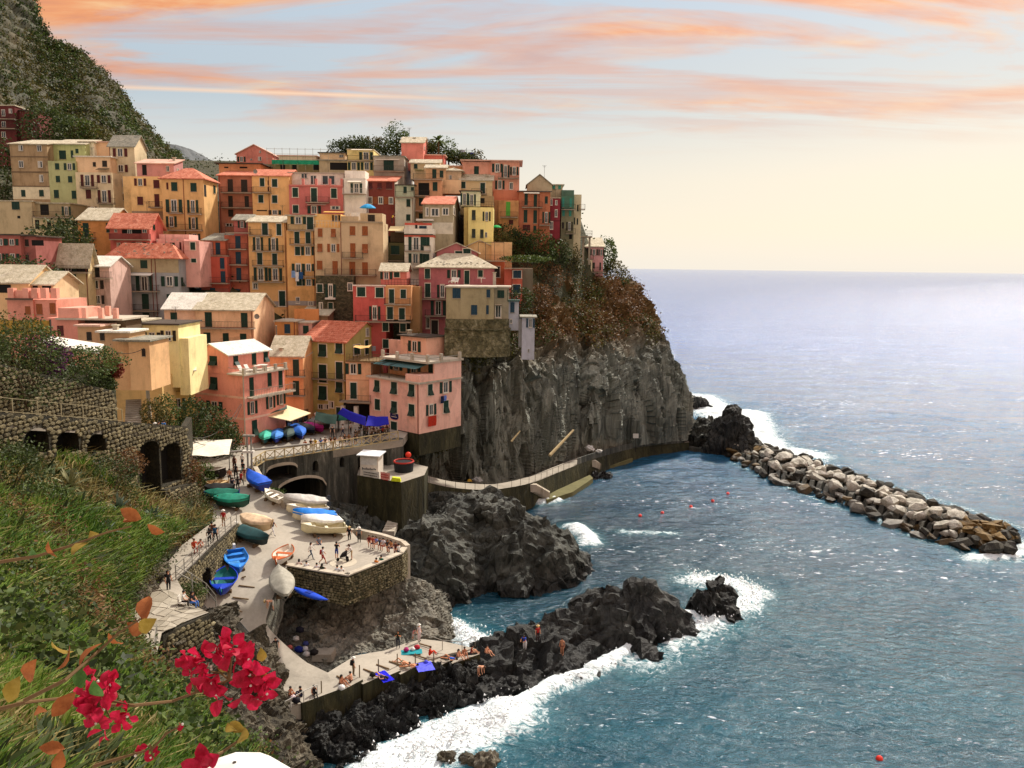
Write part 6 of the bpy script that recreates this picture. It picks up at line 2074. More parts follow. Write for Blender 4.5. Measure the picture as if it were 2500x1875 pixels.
# breakwater of piled boulders
bm={'pale':rock_mat('pale_boulder',[S(130,126,112),S(176,172,158),S(206,202,190),S(232,228,218)],.8,wet=True,bump=.5,crack=.2),'dark':rock_mat('dark_boulder',[S(24,24,20),S(48,46,40),S(70,68,58),S(110,106,92)],.8,wet=False,bump=.6,crack=.3),'ochre':rock_mat('ochre_boulder',[S(60,46,20),S(106,84,44),S(138,112,64),S(176,150,100)],.8,wet=True,bump=.5,crack=.2)}
LABB={'pale':'pale angular boulder on the inner side of the breakwater','dark':'dark grey boulder heaped along the outer crest of the breakwater','ochre':'brown ochre boulder low in the breakwater near the water'}
BOUL={}
for kk,mt in bm.items():
 BOUL[kk]=[]
 for s_ in range(7):
  rnd=np.random.default_rng(s_*13+len(kk))
  mb=MB()
  mb.ball((0,0,0),1,6,4)
  vv=np.array(mb.v)
  vv*=(1+.0*vv)
  for _ in range(9):
   nrm=rnd.normal(size=3)
   nrm/=np.linalg.norm(nrm)
   dd=vv@nrm
   lim=rnd.uniform(.32,.68)
   vv=vv-np.outer(np.maximum(dd-lim,0),nrm)
  vv+=rnd.normal(size=vv.shape)*.0
  mb.v=[tuple(v)for v in vv*np.array([1.15,1.0,.75])]
  BOUL[kk].append(mb.mesh('boulder',mt))
inner=resample([tuple(P(a,b_,z=0))for a,b_ in((1775,1118),(1860,1172),(1960,1208),(2080,1248),(2200,1300),(2330,1340),(2440,1362))],40)
outer=resample([tuple(P(a,b_,z=0))for a,b_ in((1830,1085),(1900,1105),(2010,1140),(2140,1192),(2280,1242),(2400,1285),(2480,1325))],40)
rnd=random.Random(4)
core=MB()
for i in range(39):
 q=[Vector(inner[i]),Vector(inner[i+1]),Vector(outer[i+1]),Vector(outer[i])]
 c_=sum(q,Vector())/4
 tops=[p.lerp(c_,.45)+Vector((0,0,1.5))for p in q]
 core.hexa([p-Vector((0,0,1.5))for p in q]+tops)
o=core.build('rubble_core',bm['dark'],None,kind='stuff')
nb_=0
for i in range(58):
 f_=i/57
 a=Vector(inner[min(39,int(f_*39))]).lerp(Vector(inner[min(39,int(f_*39)+1)]),f_*39%1)
 b_=Vector(outer[min(39,int(f_*39))]).lerp(Vector(outer[min(39,int(f_*39)+1)]),f_*39%1)
 for j in range(5):
  t=(j+rnd.uniform(.15,.85))/5
  hz=1.9*math.sin(math.pi*min(1,max(0,t*.92+.02)))+rnd.uniform(-.25,.45)
  p=a.lerp(b_,t)+Vector((rnd.uniform(-.5,.5),rnd.uniform(-.5,.5),hz))
  wet_=t<.22 and f_>.1
  kk='dark' if(t>.72 or rnd.random()<.22)else('ochre' if(f_>.82 or(wet_ and rnd.random()<.6)or(f_<.12 and rnd.random()<.5))else 'pale')
  s_=rnd.uniform(.7,1.75)*(1.0+.25*f_)
  o=bpy.data.objects.new('boulder',rnd.choice(BOUL[kk]))
  C.objects.link(o)
  o.location=p
  o.rotation_euler=(rnd.uniform(-.5,.5),rnd.uniform(-.5,.5),rnd.uniform(0,6.3))
  o.scale=(s_*rnd.uniform(.8,1.3),s_*rnd.uniform(.75,1.1),s_*rnd.uniform(.7,1.05))
  tag(o,LABB[kk],'boulder',kk+' boulders of the breakwater')
  # ================================================================== FRONT ROW AROUND THE SQUARE
def side_balc(h,x0,x1,y0,y1,deep=1.1,t=None,slab_only=False):
 """balcony on the right-hand wall between two picture points on its floor line"""
 ub=h.last['ub']
 va,za=h.atside(x0,y0,ub,t)
 vb,zb=h.atside(x1,y1,ub,t)
 z=(za+zb)/2
 MB().box(ub+.003,ub+deep,va,vb,z-.18,z).build('balcony_slab',M_conc,h.root)
 if slab_only:
  return
 rl=MB()
 e=ub+deep-.05
 for zz in(1.0,.12):
  rl.bar((e,va,z+zz),(e,vb,z+zz),.05)
  for v_ in(va+.03,vb-.03):
   rl.bar((ub,v_,z+zz),(e,v_,z+zz),.05)
 n_=int((vb-va)/.3)
 for i in range(n_+1):
  v_=va+.03+(vb-va-.06)*i/n_
  rl.bar((e,v_,z),(e,v_,z+1.0),.03)
 rl.build('railing',M_steel,h.root)
 # salmon corner house with white roof
h=Hs('C',107,420,1090,890,2080,'salmon pink corner house with white gable roof and two sunny balconies',yaw=-26)
sal=S(232,140,116)
h.vol(415,1095,1172,2080,sal,x2=1640,ext=3)
lo=dict(h.last)
h.win('s 630 1220 725 1385; o 602 1545 772 1690',sur=False)
for ya in(1455,1735):
 h.band(ya,ya+28,S(230,176,148),proud=.03)
 z1,z0=h.at(760,ya)[1],h.at(760,ya+28)[1]
 MB().box(lo['ub']-.01,lo['ub']+.03,-.03,lo['w'],z0,z1).build('wall_band',plaster(S(230,176,148)),h.root)
h.win('c 1155 1225 1212 1478; c 1400 1165 1452 1342; c 1548 1130 1600 1360; o 1140 1545 1245 1720; o 1392 1478 1490 1642; o 1535 1440 1628 1590; s 1190 1800 1258 2000',side=True,sur=False)
side_balc(h,1125,1700,1500,1380)
MB().tube([(lo['ub']-.06,-.08,lo['zb']),(lo['ub']-.06,-.08,lo['zt'])],.08,6).build('downpipe',M_conc,h.root)
MB().tube([(lo['ua']+.06,-.08,lo['zb']),(lo['ua']+.06,-.08,lo['zt']+2.6)],.08,6).build('downpipe',M_conc,h.root)
h.vol(415,872,905,1172,sal,dep=lo['w'],roof='side',rk='white',rise=1.25,over=.35,ext=-.003)
h.win('s 620 935 720 1058',sur=False)
h.win('s 938 935 1000 1055; c 1188 885 1245 1050; s 1345 860 1402 1012',side=True,sur=False)
up=h.last
MB().box(up['ub']+.003,lo['ub']+.45,-.35,lo['w']+.3,lo['zt']+.003,lo['zt']+.22).build('terrace_slab',M_conc,h.root)
zt=lo['zt']+.222
for i in range(5):
 v_=-.2+(lo['w']+.2)*i/4
 MB().box(lo['ub']+.05,lo['ub']+.4,v_-.17,v_+.17,zt,zt+.8).build('terrace_pillar',M_conc,h.root)
for a,b_ in(((lo['ub']+.25,-.2,zt+.7),(lo['ub']+.25,lo['w'],zt+.7)),((up['ub']+.2,-.25,zt+.7),(lo['ub']+.2,-.25,zt+.7)),((lo['ub']+.25,-.2,zt+.3),(lo['ub']+.25,lo['w'],zt+.3))):
 MB().bar(a,b_,.06).build('terrace_rail',M_steel,h.root)
SAL=h
# olive yellow house with clay tile roof
h=Hs('B',126,-332,252,515,1560,'olive yellow house with bright clay tile roof and big plain gable',yaw=-20)
ub,_=h.at(252,900)
_,zt_=h.at(-40,518)
vm,za=h.atside(515,268,ub)
oly=S(176,160,74)
h.vol(-332,252,518,1560,oly,dep=2*vm,roof='front',rk='terra',rise=za-zt_,over=.35,ext=3).tiles(11,26)
h.win('s -118 555 -15 720; s 108 535 202 678',sur=True,key='g').win('c -118 830 -12 1070; c 112 795 205 1024; s -118 1120 -10 1300; s 112 1065 205 1204; g 18 1325 82 1416; g -125 1365 -60 1430; g -45 1365 15 1430; d 118 1405 178 1560').balc('-330 240 1028',deep=.8)
h.win('g 513 340 552 450; c 500 500 545 690; c 350 560 432 700',side=True)
h.pipe(240)
# narrow peach house with terrace and ground floor arcade
h=Hs('B',121,245,590,790,1760,'narrow peach house with a wooden terrace on top and white arcade pillars',yaw=-8)
h.vol(248,592,792,1360,S(222,164,112),ext=0,dep=6)
h.win('o 262 815 432 958; c 308 1073 394 1290').balc('152 572 1335',deep=1.6)
h.band(1030,1042,S(196,140,96),proud=.04)
q_=dict(h.last)
u0,z0=h.at(245,775,-.3)
u1,_=h.at(765,800,-.3)
MB().box(u0,u1,-.4,5.5,q_['zt']+.004,q_['zt']+.2).build('terrace_deck',plain(S(120,96,62),.8,name='deck_wood'),h.root)
railing_on(h,250,750,775,-.25,mt=plain(S(110,88,56),.8,name='deck_wood'))
for x in(205,385):
 u,z=h.at(x,1355,-.9)
 MB().box(u-.3,u+.3,-1.2,-.6,q_['zb']-5,q_['zb']-.2).build('pillar',M_white,h.root)
MB().box(q_['ua']-1,q_['ub'],1.5,1.8,q_['zb']-6,q_['zb']).build('arcade_back',M_dark,h.root)
# pink house at the foot of the cliff
h=Hs('B',116.2,565,1235,1040,1753,'light pink house with roof terraces standing on the rock at the foot of the cliff',yaw=-40)
pk=S(242,172,148)
h.vol(565,1235,1045,1700,pk,x2=1800,ext=0)
lo=dict(h.last)
MB().box(lo['ua']+.05,lo['ub']-.05,.05,lo['w'],lo['zb']-3.2,lo['zb']).build('plinth',M_moss_wall,h.root)
h.win('s 635 1040 706 1192; s 860 1065 940 1222; s 1098 1095 1176 1256; c 640 1295 710 1442; s 862 1325 940 1478; s 1098 1365 1176 1520; d 858 1600 940 1800')
h.win('s 1350 1095 1412 1242; o 1528 1060 1655 1210; o 1340 1365 1450 1512; s 1560 1315 1628 1478',side=True)
h.pipe(1222)
MB().box(lo['ua']-.3,lo['ub']+.3,-.35,lo['w'],lo['zt']+.003,lo['zt']+.22).build('terrace_slab',M_conc,h.root)
_,zr0=h.atside(1530,800,lo['ub'])
hh=zr0-lo['zt']-.225
MB().box(lo['ua']+.2,lo['ub'],3.6,lo['w'],lo['zt']+.223,zr0).build('wall',plaster(S(222,160,104)),h.root)
MB().box(lo['ub']-3.0,lo['ub']+.01,.15,3.58,lo['zt']+.223,lo['zt']+1.2).build('parapet',plaster(pk),h.root)
MB().box(lo['ub']-.25,lo['ub']+.02,3.0,lo['w']+.0,lo['zt']+.223,zr0+.001).build('wall',plaster(pk),h.root)
MB().box(lo['ua']+.8,lo['ub']+.35,1.4,lo['w']+.2,zr0+.004,zr0+.3).build('roof',M_conc,h.root)
MB().hexa([(lo['ua']+.6,.3,zr0-.75),(lo['ub']-1.0,.3,zr0-.75),(lo['ub']-1.0,3.5,zr0-.1),(lo['ua']+.6,3.5,zr0-.1),(lo['ua']+.6,.3,zr0-.7),(lo['ub']-1.0,.3,zr0-.7),(lo['ub']-1.0,3.5,zr0-.05),(lo['ua']+.6,3.5,zr0-.05)]).build('awning',plain(S(70,104,104),.8,name='awning_cloth'),h.root)
for u_ in(lo['ua']+.4,lo['ua']+2.4,lo['ua']+4.4):
 fr=MB().tube([(u_,.1,lo['zt']+.22),(u_,.1,zr0-.6),(u_,3.4,zr0-.2)],.05,5)
 fr.build('pergola_frame',M_iron,h.root)
h.last=dict(lo)
h.win('o 860 775 990 905; o 1095 800 1235 970; c 1362 820 1440 950',v=3.55,sur=False)
zz=zr0+.3
for i in range(4):
 u_=lo['ua']+1.2+(lo['ub']-lo['ua']-1.2)*i/3
 MB().box(u_-.2,u_+.2,1.5,1.9,zz,zz+1.0).build('terrace_pillar',M_conc,h.root)
for v_ in(lo['w']*.5,lo['w']*.95):
 MB().box(lo['ub']-.1,lo['ub']+.3,v_-.2,v_+.2,zz,zz+1.0).build('terrace_pillar',M_conc,h.root)
for a,b_ in(((lo['ua']+1.2,1.7,zz+.5),(lo['ub']+.1,1.7,zz+.5)),((lo['ub']+.1,1.7,zz+.5),(lo['ub']+.1,lo['w'],zz+.5))):
 MB().bar(a,b_,.08).build('terrace_rail',M_steel,h.root)
h.vol(985,1330,455,640,S(230,166,132),v=7.5,dep=4,roof='flat',rk='dark',over=.4,ext=1)
h.win('o 1108 510 1240 655',sur=False).chim('1105 360 440 9')
h.vol(830,1085,500,640,S(232,170,144),v=8.0,dep=.4,ext=1)
# blue plaque with white marks over its door, and washing hung from its windows
q_=h.at(897,1520,-.05)
w_=abs(h.at(955,1520,0)[0]-h.at(845,1520,0)[0])
pq=thing('wall_sign','dark blue oval wall sign with white marks on the pink house','sign',tuple(h.O+h.cu*q_[0]-h.cv*.06+Vector((0,0,q_[1]))),h.a)
mb=MB()
pts=[(w_/2*math.copysign(abs(math.cos(a))**.6,math.cos(a)),0,w_*.32*math.copysign(abs(math.sin(a))**.7,math.sin(a)))for a in np.linspace(0,2*math.pi,20,endpoint=False)]
mb.face(pts[::-1])
mb.face([(x,.04,z)for x,y,z in pts])
for i in range(20):
 j=(i+1)%20
 mb.face([pts[i],pts[j],(pts[j][0],.04,pts[j][2]),(pts[i][0],.04,pts[i][2])])
mb.build('board',plain(S(24,24,92),.4,name='enamel'),pq)
mk=MB()
for x,z,r in((-.12,.12,.07),(.02,.16,.06),(.13,.1,.07)):
 mk.box(w_*(x-r/2),w_*(x+r/2),-.012,-.002,w_*(z-r),w_*(z+r))
mk.box(-w_*.33,w_*.33,-.012,-.002,-w_*.12,-w_*.06)
mk.build('marks',M_white,pq,kind='stuff')
def cloth(label,h,x0,y0,x1,y1,col,side=True,off=.35,t=None,cat='laundry'):
 ub=h.last['ub']if side else None
 if side:
  va,za=h.atside(x0,y0,ub,t)
  vb,zb=h.atside(x1,y1,ub,t)
  f_=lambda k,z:h.O+h.cu*(ub+off)+h.cv*(va+(vb-va)*k)+Vector((0,0,z))
  nn_=h.cu
 else:
  va,za=h.at(x0,y0,-off,t)
  vb,zb=h.at(x1,y1,-off,t)
  f_=lambda k,z:h.O-h.cv*off+h.cu*(va+(vb-va)*k)+Vector((0,0,z))
  nn_=-h.cv
 mb=MB()
 pts=[]
 for i in range(7):
  for j in range(5):
   k=i/6
   pts.append(f_(k,za+(zb-za)*j/4)+nn_*(.06*math.sin(i*2.1+j)*(j+1)/4))
 mb.grid(pts,7,5)
 mb.grid([p+nn_*-.02 for p in pts],7,5)
 o=mb.build('laundry',plain(col,.9,name='cloth',var=.15),None)
 return tag(o,label,cat,'washing hung out on the houses')
h.last=lo
cloth('red and orange cloths drying under a window of the light pink house',h,1335,1530,1445,1645,S(186,52,30))
cloth('navy blue shirt drying beside pale blue cloth on the light pink house',h,1505,1255,1545,1345,S(26,36,70))
cloth('pale blue cloth drying beside the navy shirt on the light pink house',h,1548,1245,1582,1310,S(110,136,206))
PINK=h
# ochre house behind the steps, and the one with a pale lean-to roof
h=Hs('D',96,1020,1640,740,1560,'plain ochre house with white parapet behind the stone steps')
h.vol(1020,1645,940,1600,S(222,178,92),dep=6,ext=4)
h.vol(1000,1640,690,940,S(226,182,112),v=1.4,dep=5,ext=0)
h.band(682,748,S(228,214,190),proud=.12)
h.last=dict(h.last)
railing_on(h,1060,1600,925,.1)
h=Hs('D',100,1690,2080,880,1700,'mustard house with green shutters under a long pale lean-to roof',yaw=22)
h.vol(1685,2085,860,1700,S(196,160,72),dep=6,roof='shed',rk='white',rise=2.2,over=.3,ext=3)
h.win('o 1760 895 1925 1055; o 1770 1228 1930 1392; d 1818 1510 1890 1640',sur=False).band(1125,1140,S(150,120,56),proud=.03)
# restaurant veranda on the side of the salmon house
vd=thing('veranda','timber veranda with cream canvas roof against the salmon house','veranda',P(700,1056,z=PZ))
vo=vd.location
q4=[P(631,1011,z=17.5),P(709,1027,z=16.7),P(759,1008,z=16.9),P(700,989,z=18.0)]
MB().hexa([p-vo-Vector((0,0,.1))for p in q4]+[p-vo for p in q4]).build('roof',plain(S(232,214,170),.8,name='canvas',var=.06),vd)
gq=[P(631,1011,z=17.53),P(645,1014,z=17.42),P(701,998,z=17.9),P(700,989,z=18.04)]
MB().hexa([p-vo+Vector((0,0,.0))for p in gq]+[p-vo+Vector((0,0,.05))for p in gq]).build('roof_edge',plain(S(70,92,84),.8,name='canvas_green'),vd)
wa,wb,wc=P(636,1062,z=PZ),P(701,1060,z=PZ),P(752,1042,z=PZ)
wood=plain(S(112,72,40),.7,name='dark_timber')
for a,b_,n_ in((wa,wb,7),(wb,wc,4)):
 for i in range(n_+1):
  p=a.lerp(b_,i/n_)-vo
  MB().box(p.x-.09,p.x+.09,p.y-.09,p.y+.09,p.z,p.z+2.7).build('post',wood,vd)
 for i in range(n_):
  p,q=a.lerp(b_,i/n_)-vo,a.lerp(b_,(i+1)/n_)-vo
  up=Vector((0,0,1))
  MB().bar(p+up*.45,q+up*.45,.12,.9).build('dado',M_white,vd)
  MB().bar(p+up*1.7,q+up*1.7,.03,1.5).build('pane',M_glass,vd)
  MB().bar(p+up*2.62,q+up*2.62,.14,.25).build('beam',wood,vd)
def canopy(label,cat,corners,col,posts=(),name='awning',sag=.25,group=None,thick=.04,hgt=2.4,ridge=0.5):
 """cloth stretched between four corners with a ridge in the middle"""
 c4=[Vector(c_)for c_ in corners]
 cen=sum(c4,Vector())/4
 t_=thing(name,label,cat,(cen.x,cen.y,min(c_.z for c_ in c4)-hgt),0,group)
 o0=t_.location
 mb=MB()
 pts=[]
 n_=9
 for i in range(n_):
  for j in range(n_):
   u,v=i/(n_-1),j/(n_-1)
   p=c4[0].lerp(c4[1],u).lerp(c4[3].lerp(c4[2],u),v)
   pts.append(p-o0+Vector((0,0,ridge*(1-abs(2*v-1))-sag*math.sin(math.pi*u)**2*.5+.04*math.sin(9*u+5*v))))
 mb.grid(pts,n_,n_)
 mb.grid([p-Vector((0,0,thick))for p in pts],n_,n_)
 mb.build('cloth',plain(col,.85,name='canvas',var=.12),t_,smooth=True)
 for c_ in c4:
  p=c_-o0
  MB().tube([(p.x,p.y,0),(p.x,p.y,p.z-.02)],.05,5).build('pole',M_iron,t_)
 return t_
canopy('left of the two royal blue awnings over the cafe tables','awning',[P(824,1010,z=16.8),P(892,1040,z=16.3),P(896,1018,z=16.9),P(850,1004,z=17.2)],S(20,20,150),ridge=.7)
canopy('right of the two royal blue awnings over the cafe tables','awning',[P(893,1040,z=16.3),P(950,1036,z=16.2),P(945,1020,z=16.6),P(905,1014,z=17.0)],S(20,20,150),ridge=.7)
canopy('wide dark green awning beside the veranda','awning',[P(768,1025,z=16.2),P(820,1036,z=16.0),P(826,1012,z=16.5),P(775,1005,z=16.6)],S(22,50,40),ridge=.6)
canopy('white canvas shelter over boats at the top of the slipway','shelter',[P(466,1112,z=16.4),P(559,1110,z=16.4),P(567,1073,z=16.8),P(462,1069,z=16.8)],S(234,226,206),ridge=.25,name='shelter')
canopy('sand coloured sun sail over the terrace of the narrow peach house','sun sail',[P(862,848,Y=122),P(900,849,Y=121),P(908,842,Y=124),P(872,842,Y=125)],S(222,178,110),ridge=.1,name='sun_sail',hgt=2.0)
def parasol(label,p,r,col,hgt=2.4,n_=8,mat_=None):
 t_=thing('parasol',label,'parasol',p)
 mb=MB()
 for i in range(n_):
  a,b_=2*math.pi*i/n_,2*math.pi*(i+1)/n_
  ring=[]
  for k,(rr_,zz_)in enumerate(((1,0),(.72,.24),(.36,.42),(0,.5))):
   ring.append(((r*rr_*math.cos(a),r*rr_*math.sin(a),hgt-r*.5+r*zz_),(r*rr_*math.cos(b_),r*rr_*math.sin(b_),hgt-r*.5+r*zz_)))
  for q0,q1 in zip(ring[:-1],ring[1:]):
   mb.face([q0[0],q0[1],q1[1],q1[0]]if q1[0]!=q1[1]else[q0[0],q0[1],q1[0]])
 mb.build('canopy',mat_ or plain(col,.8,name='parasol_cloth',var=.06),t_)
 MB().tube([(0,0,0),(0,0,hgt)],.03*max(.6,r),6).build('pole',M_iron,t_)
 return t_
parasol('round green parasol between the dark awning and the blue awnings',P(828,1050,z=PZ),1.5,S(24,90,78))
parasol('sky blue parasol on the roof terrace of the broad beige house',P(898,531,Y=146),1.5,S(40,150,206))
parasol('bright green parasol beside the lemon yellow house',P(1212,571,Y=157),1.0,S(20,160,80),1.7)
# ================================================================== BOATS
M_boatin={}
def hull_pts(L_,B_,D_,transom=True,n_=15,m_=7,inset=0.0,lift=0.0,fine=1.0):
 rows=[]
 for i in range(n_):
  t=i/(n_-1)
  if transom:
   bt=math.sin(math.pi/2*min(1,t/.62))**.85*(1-.18*max(0,(t-.62)/.38))
  else:
   bt=math.sin(math.pi*min(.999,max(.001,t*.94+.03)))**(.75*fine)
  b_=max(.012,B_/2*bt-inset)
  sheer=D_*(.72+.30*(1-t)**2+.10*t*t)+lift
  keel=D_*(.35*max(0,1-t/.18)**2+(0 if transom else.3*max(0,(t-.85)/.15)**2))+inset
  row=[]
  for j in range(-m_,m_+1):
   k=j/m_
   y=b_*math.copysign(abs(k)**.62,k)
   z=keel+(sheer-keel)*abs(k)**2.1
   row.append((-L_/2+L_*t,y,z))
  rows.append(row)
 return rows
def boat(label,bow,stern,beam,hullc,z=None,kind='open',inside=None,rimc=None,cover=None,depth=None,motor=None,transom=True,benches=2,tilt=0.0,name='boat',chock=.28):
 pb=P(*bow,z=z)if z is not None else on_slip(*bow)
 ps=P(*stern,z=z)if z is not None else on_slip(*stern)
 c_=(pb+ps)/2
 d_=pb-ps
 L_=max(2.2,d_.length)
 rz=math.atan2(-d_.y,-d_.x)
 t_=thing(name,label,'kayak' if kind=='kayak' else 'boat',c_+Vector((0,0,chock)),rz,'boats drawn up around the harbour')
 pit=math.asin(max(-.3,min(.3,d_.z/L_)))
 t_.rotation_euler=(R(tilt),pit,rz)
 D_=depth or beam*.42
 hm=plain(hullc,.45,name='boat_paint',spec=.4,var=.10)
 if kind=='kayak':
  mb=MB()
  rows=[]
  for i in range(17):
   t=i/16
   w=beam/2*math.sin(math.pi*min(.985,max(.015,t)))**.7
   rows.append([(-L_/2+L_*t,w*math.cos(a),D_*.5+w*.55*math.sin(a)+.15*(2*t-1)**4)for a in np.linspace(0,2*math.pi,12,endpoint=False)])
  mb.grid([p for r_ in rows for p in r_],17,12,wrap=True)
  mb.face(rows[0][::-1])
  mb.face(rows[-1])
  mb.build('hull',hm,t_,smooth=True)
  MB().box(-.35,.35,-beam*.25,beam*.25,D_*.5+beam*.22,D_*.5+beam*.29).build('cockpit',plain(tuple(x*.5 for x in hullc),.5,name='boat_paint'),t_)
  return t_
 rows=hull_pts(L_,beam,D_,transom)
 n_,m2=len(rows),len(rows[0])
 mb=MB()
 mb.grid([p for r_ in rows for p in r_],n_,m2)
 if transom:
  mb.face(rows[-1])
 mb.build('hull',hm,t_,smooth=True)
 rm=plain(rimc or hullc,.5,name='boat_trim',var=.1)
 gw_=MB()
 for s_ in(0,m2-1):
  gw_.tube([Vector(r_[s_])+Vector((0,0,.01))for r_ in rows],.05,5)
 if transom:
  gw_.bar(rows[-1][0],rows[-1][-1],.1)
 gw_.build('gunwale',rm,t_)
 if not transom:
  MB().bar((rows[0][0][0]-.03,0,D_*.4),(rows[0][0][0]-.10,0,rows[0][0][2]+.35),.09).build('stem_post',rm,t_)
 if cover is not None:
  cr=hull_pts(L_*1.01,beam*1.06,D_,transom,inset=0)
  mb=MB()
  g_=[]
  for i,r_ in enumerate(cr):
   a,b_=Vector(r_[0]),Vector(r_[-1])
   t=i/(n_-1)
   up=beam*(.24*math.sin(math.pi*min(1,.12+t*.86))**.8)
   line=[]
   for k in np.linspace(-1.0,1.0,13):
    p=a.lerp(b_,(k+1)/2)
    hgt=up*(1-abs(k)**1.3)+.05
    fold=.03*math.sin(11*t+3*k)*(1-abs(k))+.02*math.sin(23*t)
    line.append(p+Vector((0,0,hgt+fold)))
   line=[line[0]+Vector((0,0,-.24))]+line+[line[-1]+Vector((0,0,-.24))]
   g_+=line
  mb.grid(g_,n_,15)
  e0,e1=[g_[i]for i in range(15)],[g_[(n_-1)*15+i]for i in range(15)]
  mb.face(e0[::-1])
  mb.face(e1)
  mb.build('cover',plain(cover,.7,name='tarpaulin',var=.22,scale=1.6,bump=.4),t_,smooth=True)
 else:
  ir=hull_pts(L_*.97,beam,D_,transom,inset=.07)
  mb=MB()
  mb.grid([p for r_ in ir for p in r_],n_,m2)
  mb.build('lining',plain(inside or(.6,.6,.58),.6,name='boat_lining',var=.1),t_,smooth=True)
  for k in range(benches):
   i=4+k*4 if benches>1 else 7
   i=min(i,n_-2)
   a,b_=Vector(ir[i][0]),Vector(ir[i][-1])
   z_=a.z*.78
   MB().box(a.x-.16,a.x+.16,min(a.y,b_.y)+.02,max(a.y,b_.y)-.02,z_-.04,z_).build('thwart',plain(rimc or(.6,.6,.58),.6,name='boat_trim',var=.1),t_)
  mb=MB()
  fl_=[Vector(ir[i][7])+Vector((0,0,.12))for i in range(2,n_-1)]
  ws=[abs(ir[i][7+4][1])*.9 for i in range(2,n_-1)]
  mb.grid([q for p,w in zip(fl_,ws)for q in((p.x,-w,p.z),(p.x,w,p.z))],len(fl_),2)
  mb.build('floor',plain(inside or(.5,.5,.48),.7,name='boat_floor',var=.25),t_)
  fd=[ir[i]for i in range(0,4)]
  mb=MB()
  mb.grid([q for r_ in fd for q in(r_[0],((r_[0][0]),0,r_[0][2]+.06),r_[-1])],4,3)
  mb.build('foredeck',rm,t_)
 if motor:
  mt=thing
  x=L_/2+.16
  z_=rows[-1][0][2]
  mb=MB()
  mb.hexa([(x-.18,-.15,z_),(x+.26,-.13,z_),(x+.26,.13,z_),(x-.18,.15,z_),(x-.12,-.12,z_+.5),(x+.2,-.1,z_+.46),(x+.2,.1,z_+.46),(x-.12,.12,z_+.5)])
  om=mb.build('outboard_motor',plain(motor,.35,name='motor_cowl',spec=.5),t_)
  MB().hexa([(x-.02,-.05,z_-.8),(x+.2,-.04,z_-.8),(x+.2,.04,z_-.8),(x-.02,.05,z_-.8),(x-.04,-.07,z_),(x+.2,-.06,z_),(x+.2,.06,z_),(x-.04,.07,z_)]).build('leg',plain((.05,.05,.055),.4,name='motor_leg'),om)
  # chocks under the keel
 for xx in(-L_*.2,L_*.25):
  MB().box(xx-.12,xx+.12,-beam*.3,beam*.3,-chock,.03).build('chock',plain(S(96,74,50),.8,name='old_timber'),t_)
 return t_
BW=S(226,220,204)
boat('white open motor boat with a small cabin hatch, alone by the kerb wall',(644,1212),(684,1238),1.9,BW,inside=S(196,190,176),rimc=BW)
boat('boat under a crumpled bright blue cover beside the kerb wall',(604,1180),(646,1205),2.0,S(16,40,130),cover=S(20,84,196),depth=1.2)
boat('green boat with a teal tarpaulin and tall dark stem',(606,1246),(522,1238),2.0,S(12,66,52),cover=S(30,136,110),depth=1.1,transom=False)
boat('blue bowed boat under a flat teal cover behind the green one',(582,1226),(500,1220),1.9,S(22,50,140),cover=S(20,110,90),transom=False)
boat('dark brown boat under a black cover, half hidden by the slope',(571,1211),(500,1206),1.8,S(40,34,30),cover=S(40,40,38),transom=False)
boat('low cream wooden boat next to the dark covered one',(557,1197),(505,1194),1.7,S(206,178,130),inside=S(196,164,116),rimc=S(210,180,130),transom=False)
boat('black hulled motor boat with white sides and blue seat cover',(553,1172),(507,1170),1.8,S(30,24,22),inside=S(200,190,176),rimc=S(214,206,192),depth=1.2)
boat('cream boat under a tight peach canvas beside the railed path',(660,1306),(586,1282),2.1,S(206,180,140),cover=S(226,196,160),depth=1.1,transom=False)
boat('boat under a bottle green tarpaulin next to the peach one',(651,1342),(576,1312),2.1,S(20,40,42),cover=S(20,64,66),depth=1.0,motor=S(206,204,196))
boat('sky blue open rowing boat with white stern locker',(585,1414),(572,1362),2.1,S(30,110,200),inside=S(70,150,214),rimc=S(40,130,220),motor=S(200,200,200),benches=3)
boat('royal blue open boat with white side bench and green floor',(541,1470),(557,1404),2.3,S(14,54,176),inside=S(30,110,110),rimc=S(16,60,190),benches=2,transom=False)
boat('white open boat with orange trim and red inside at the terrace corner',(676,1392),(710,1350),1.9,S(220,216,206),inside=S(226,214,196),rimc=S(190,96,46),transom=False)
boat('boat under a sagging pale grey cover below the terrace wall',(679,1412),(698,1476),2.1,S(120,116,104),cover=S(158,154,140),depth=.9,transom=False)
boat('long blue kayak lying on the rocks below the terrace wall',(712,1448),(801,1482),.85,S(14,74,206),z=8.3,kind='kayak',name='kayak',depth=.5)
boat('long motor boat under a ridged grey white tarpaulin by the gully',(690,1241),(795,1243),2.1,S(170,166,156),cover=S(190,186,178),motor=S(36,44,56),depth=1.0)
boat('cream open motor boat between the grey and the blue covered ones',(698,1259),(796,1258),2.0,S(222,212,178),inside=S(214,204,170),rimc=BW,motor=S(30,36,46),depth=.95)
boat('motor boat under a bright blue tarpaulin in the row by the gully',(713,1276),(818,1276),2.0,S(216,206,176),cover=S(10,120,214),motor=S(40,48,60),depth=.95)
boat('motor boat under a smooth white tarpaulin in the row by the gully',(733,1292),(830,1289),2.0,S(222,218,206),cover=S(228,226,218),depth=.95)
boat('cream motor boat with open cockpit nearest the terrace kerb',(734,1308),(842,1306),2.1,S(214,206,166),inside=S(196,186,150),rimc=S(226,220,190),motor=S(30,50,60),depth=1.0)
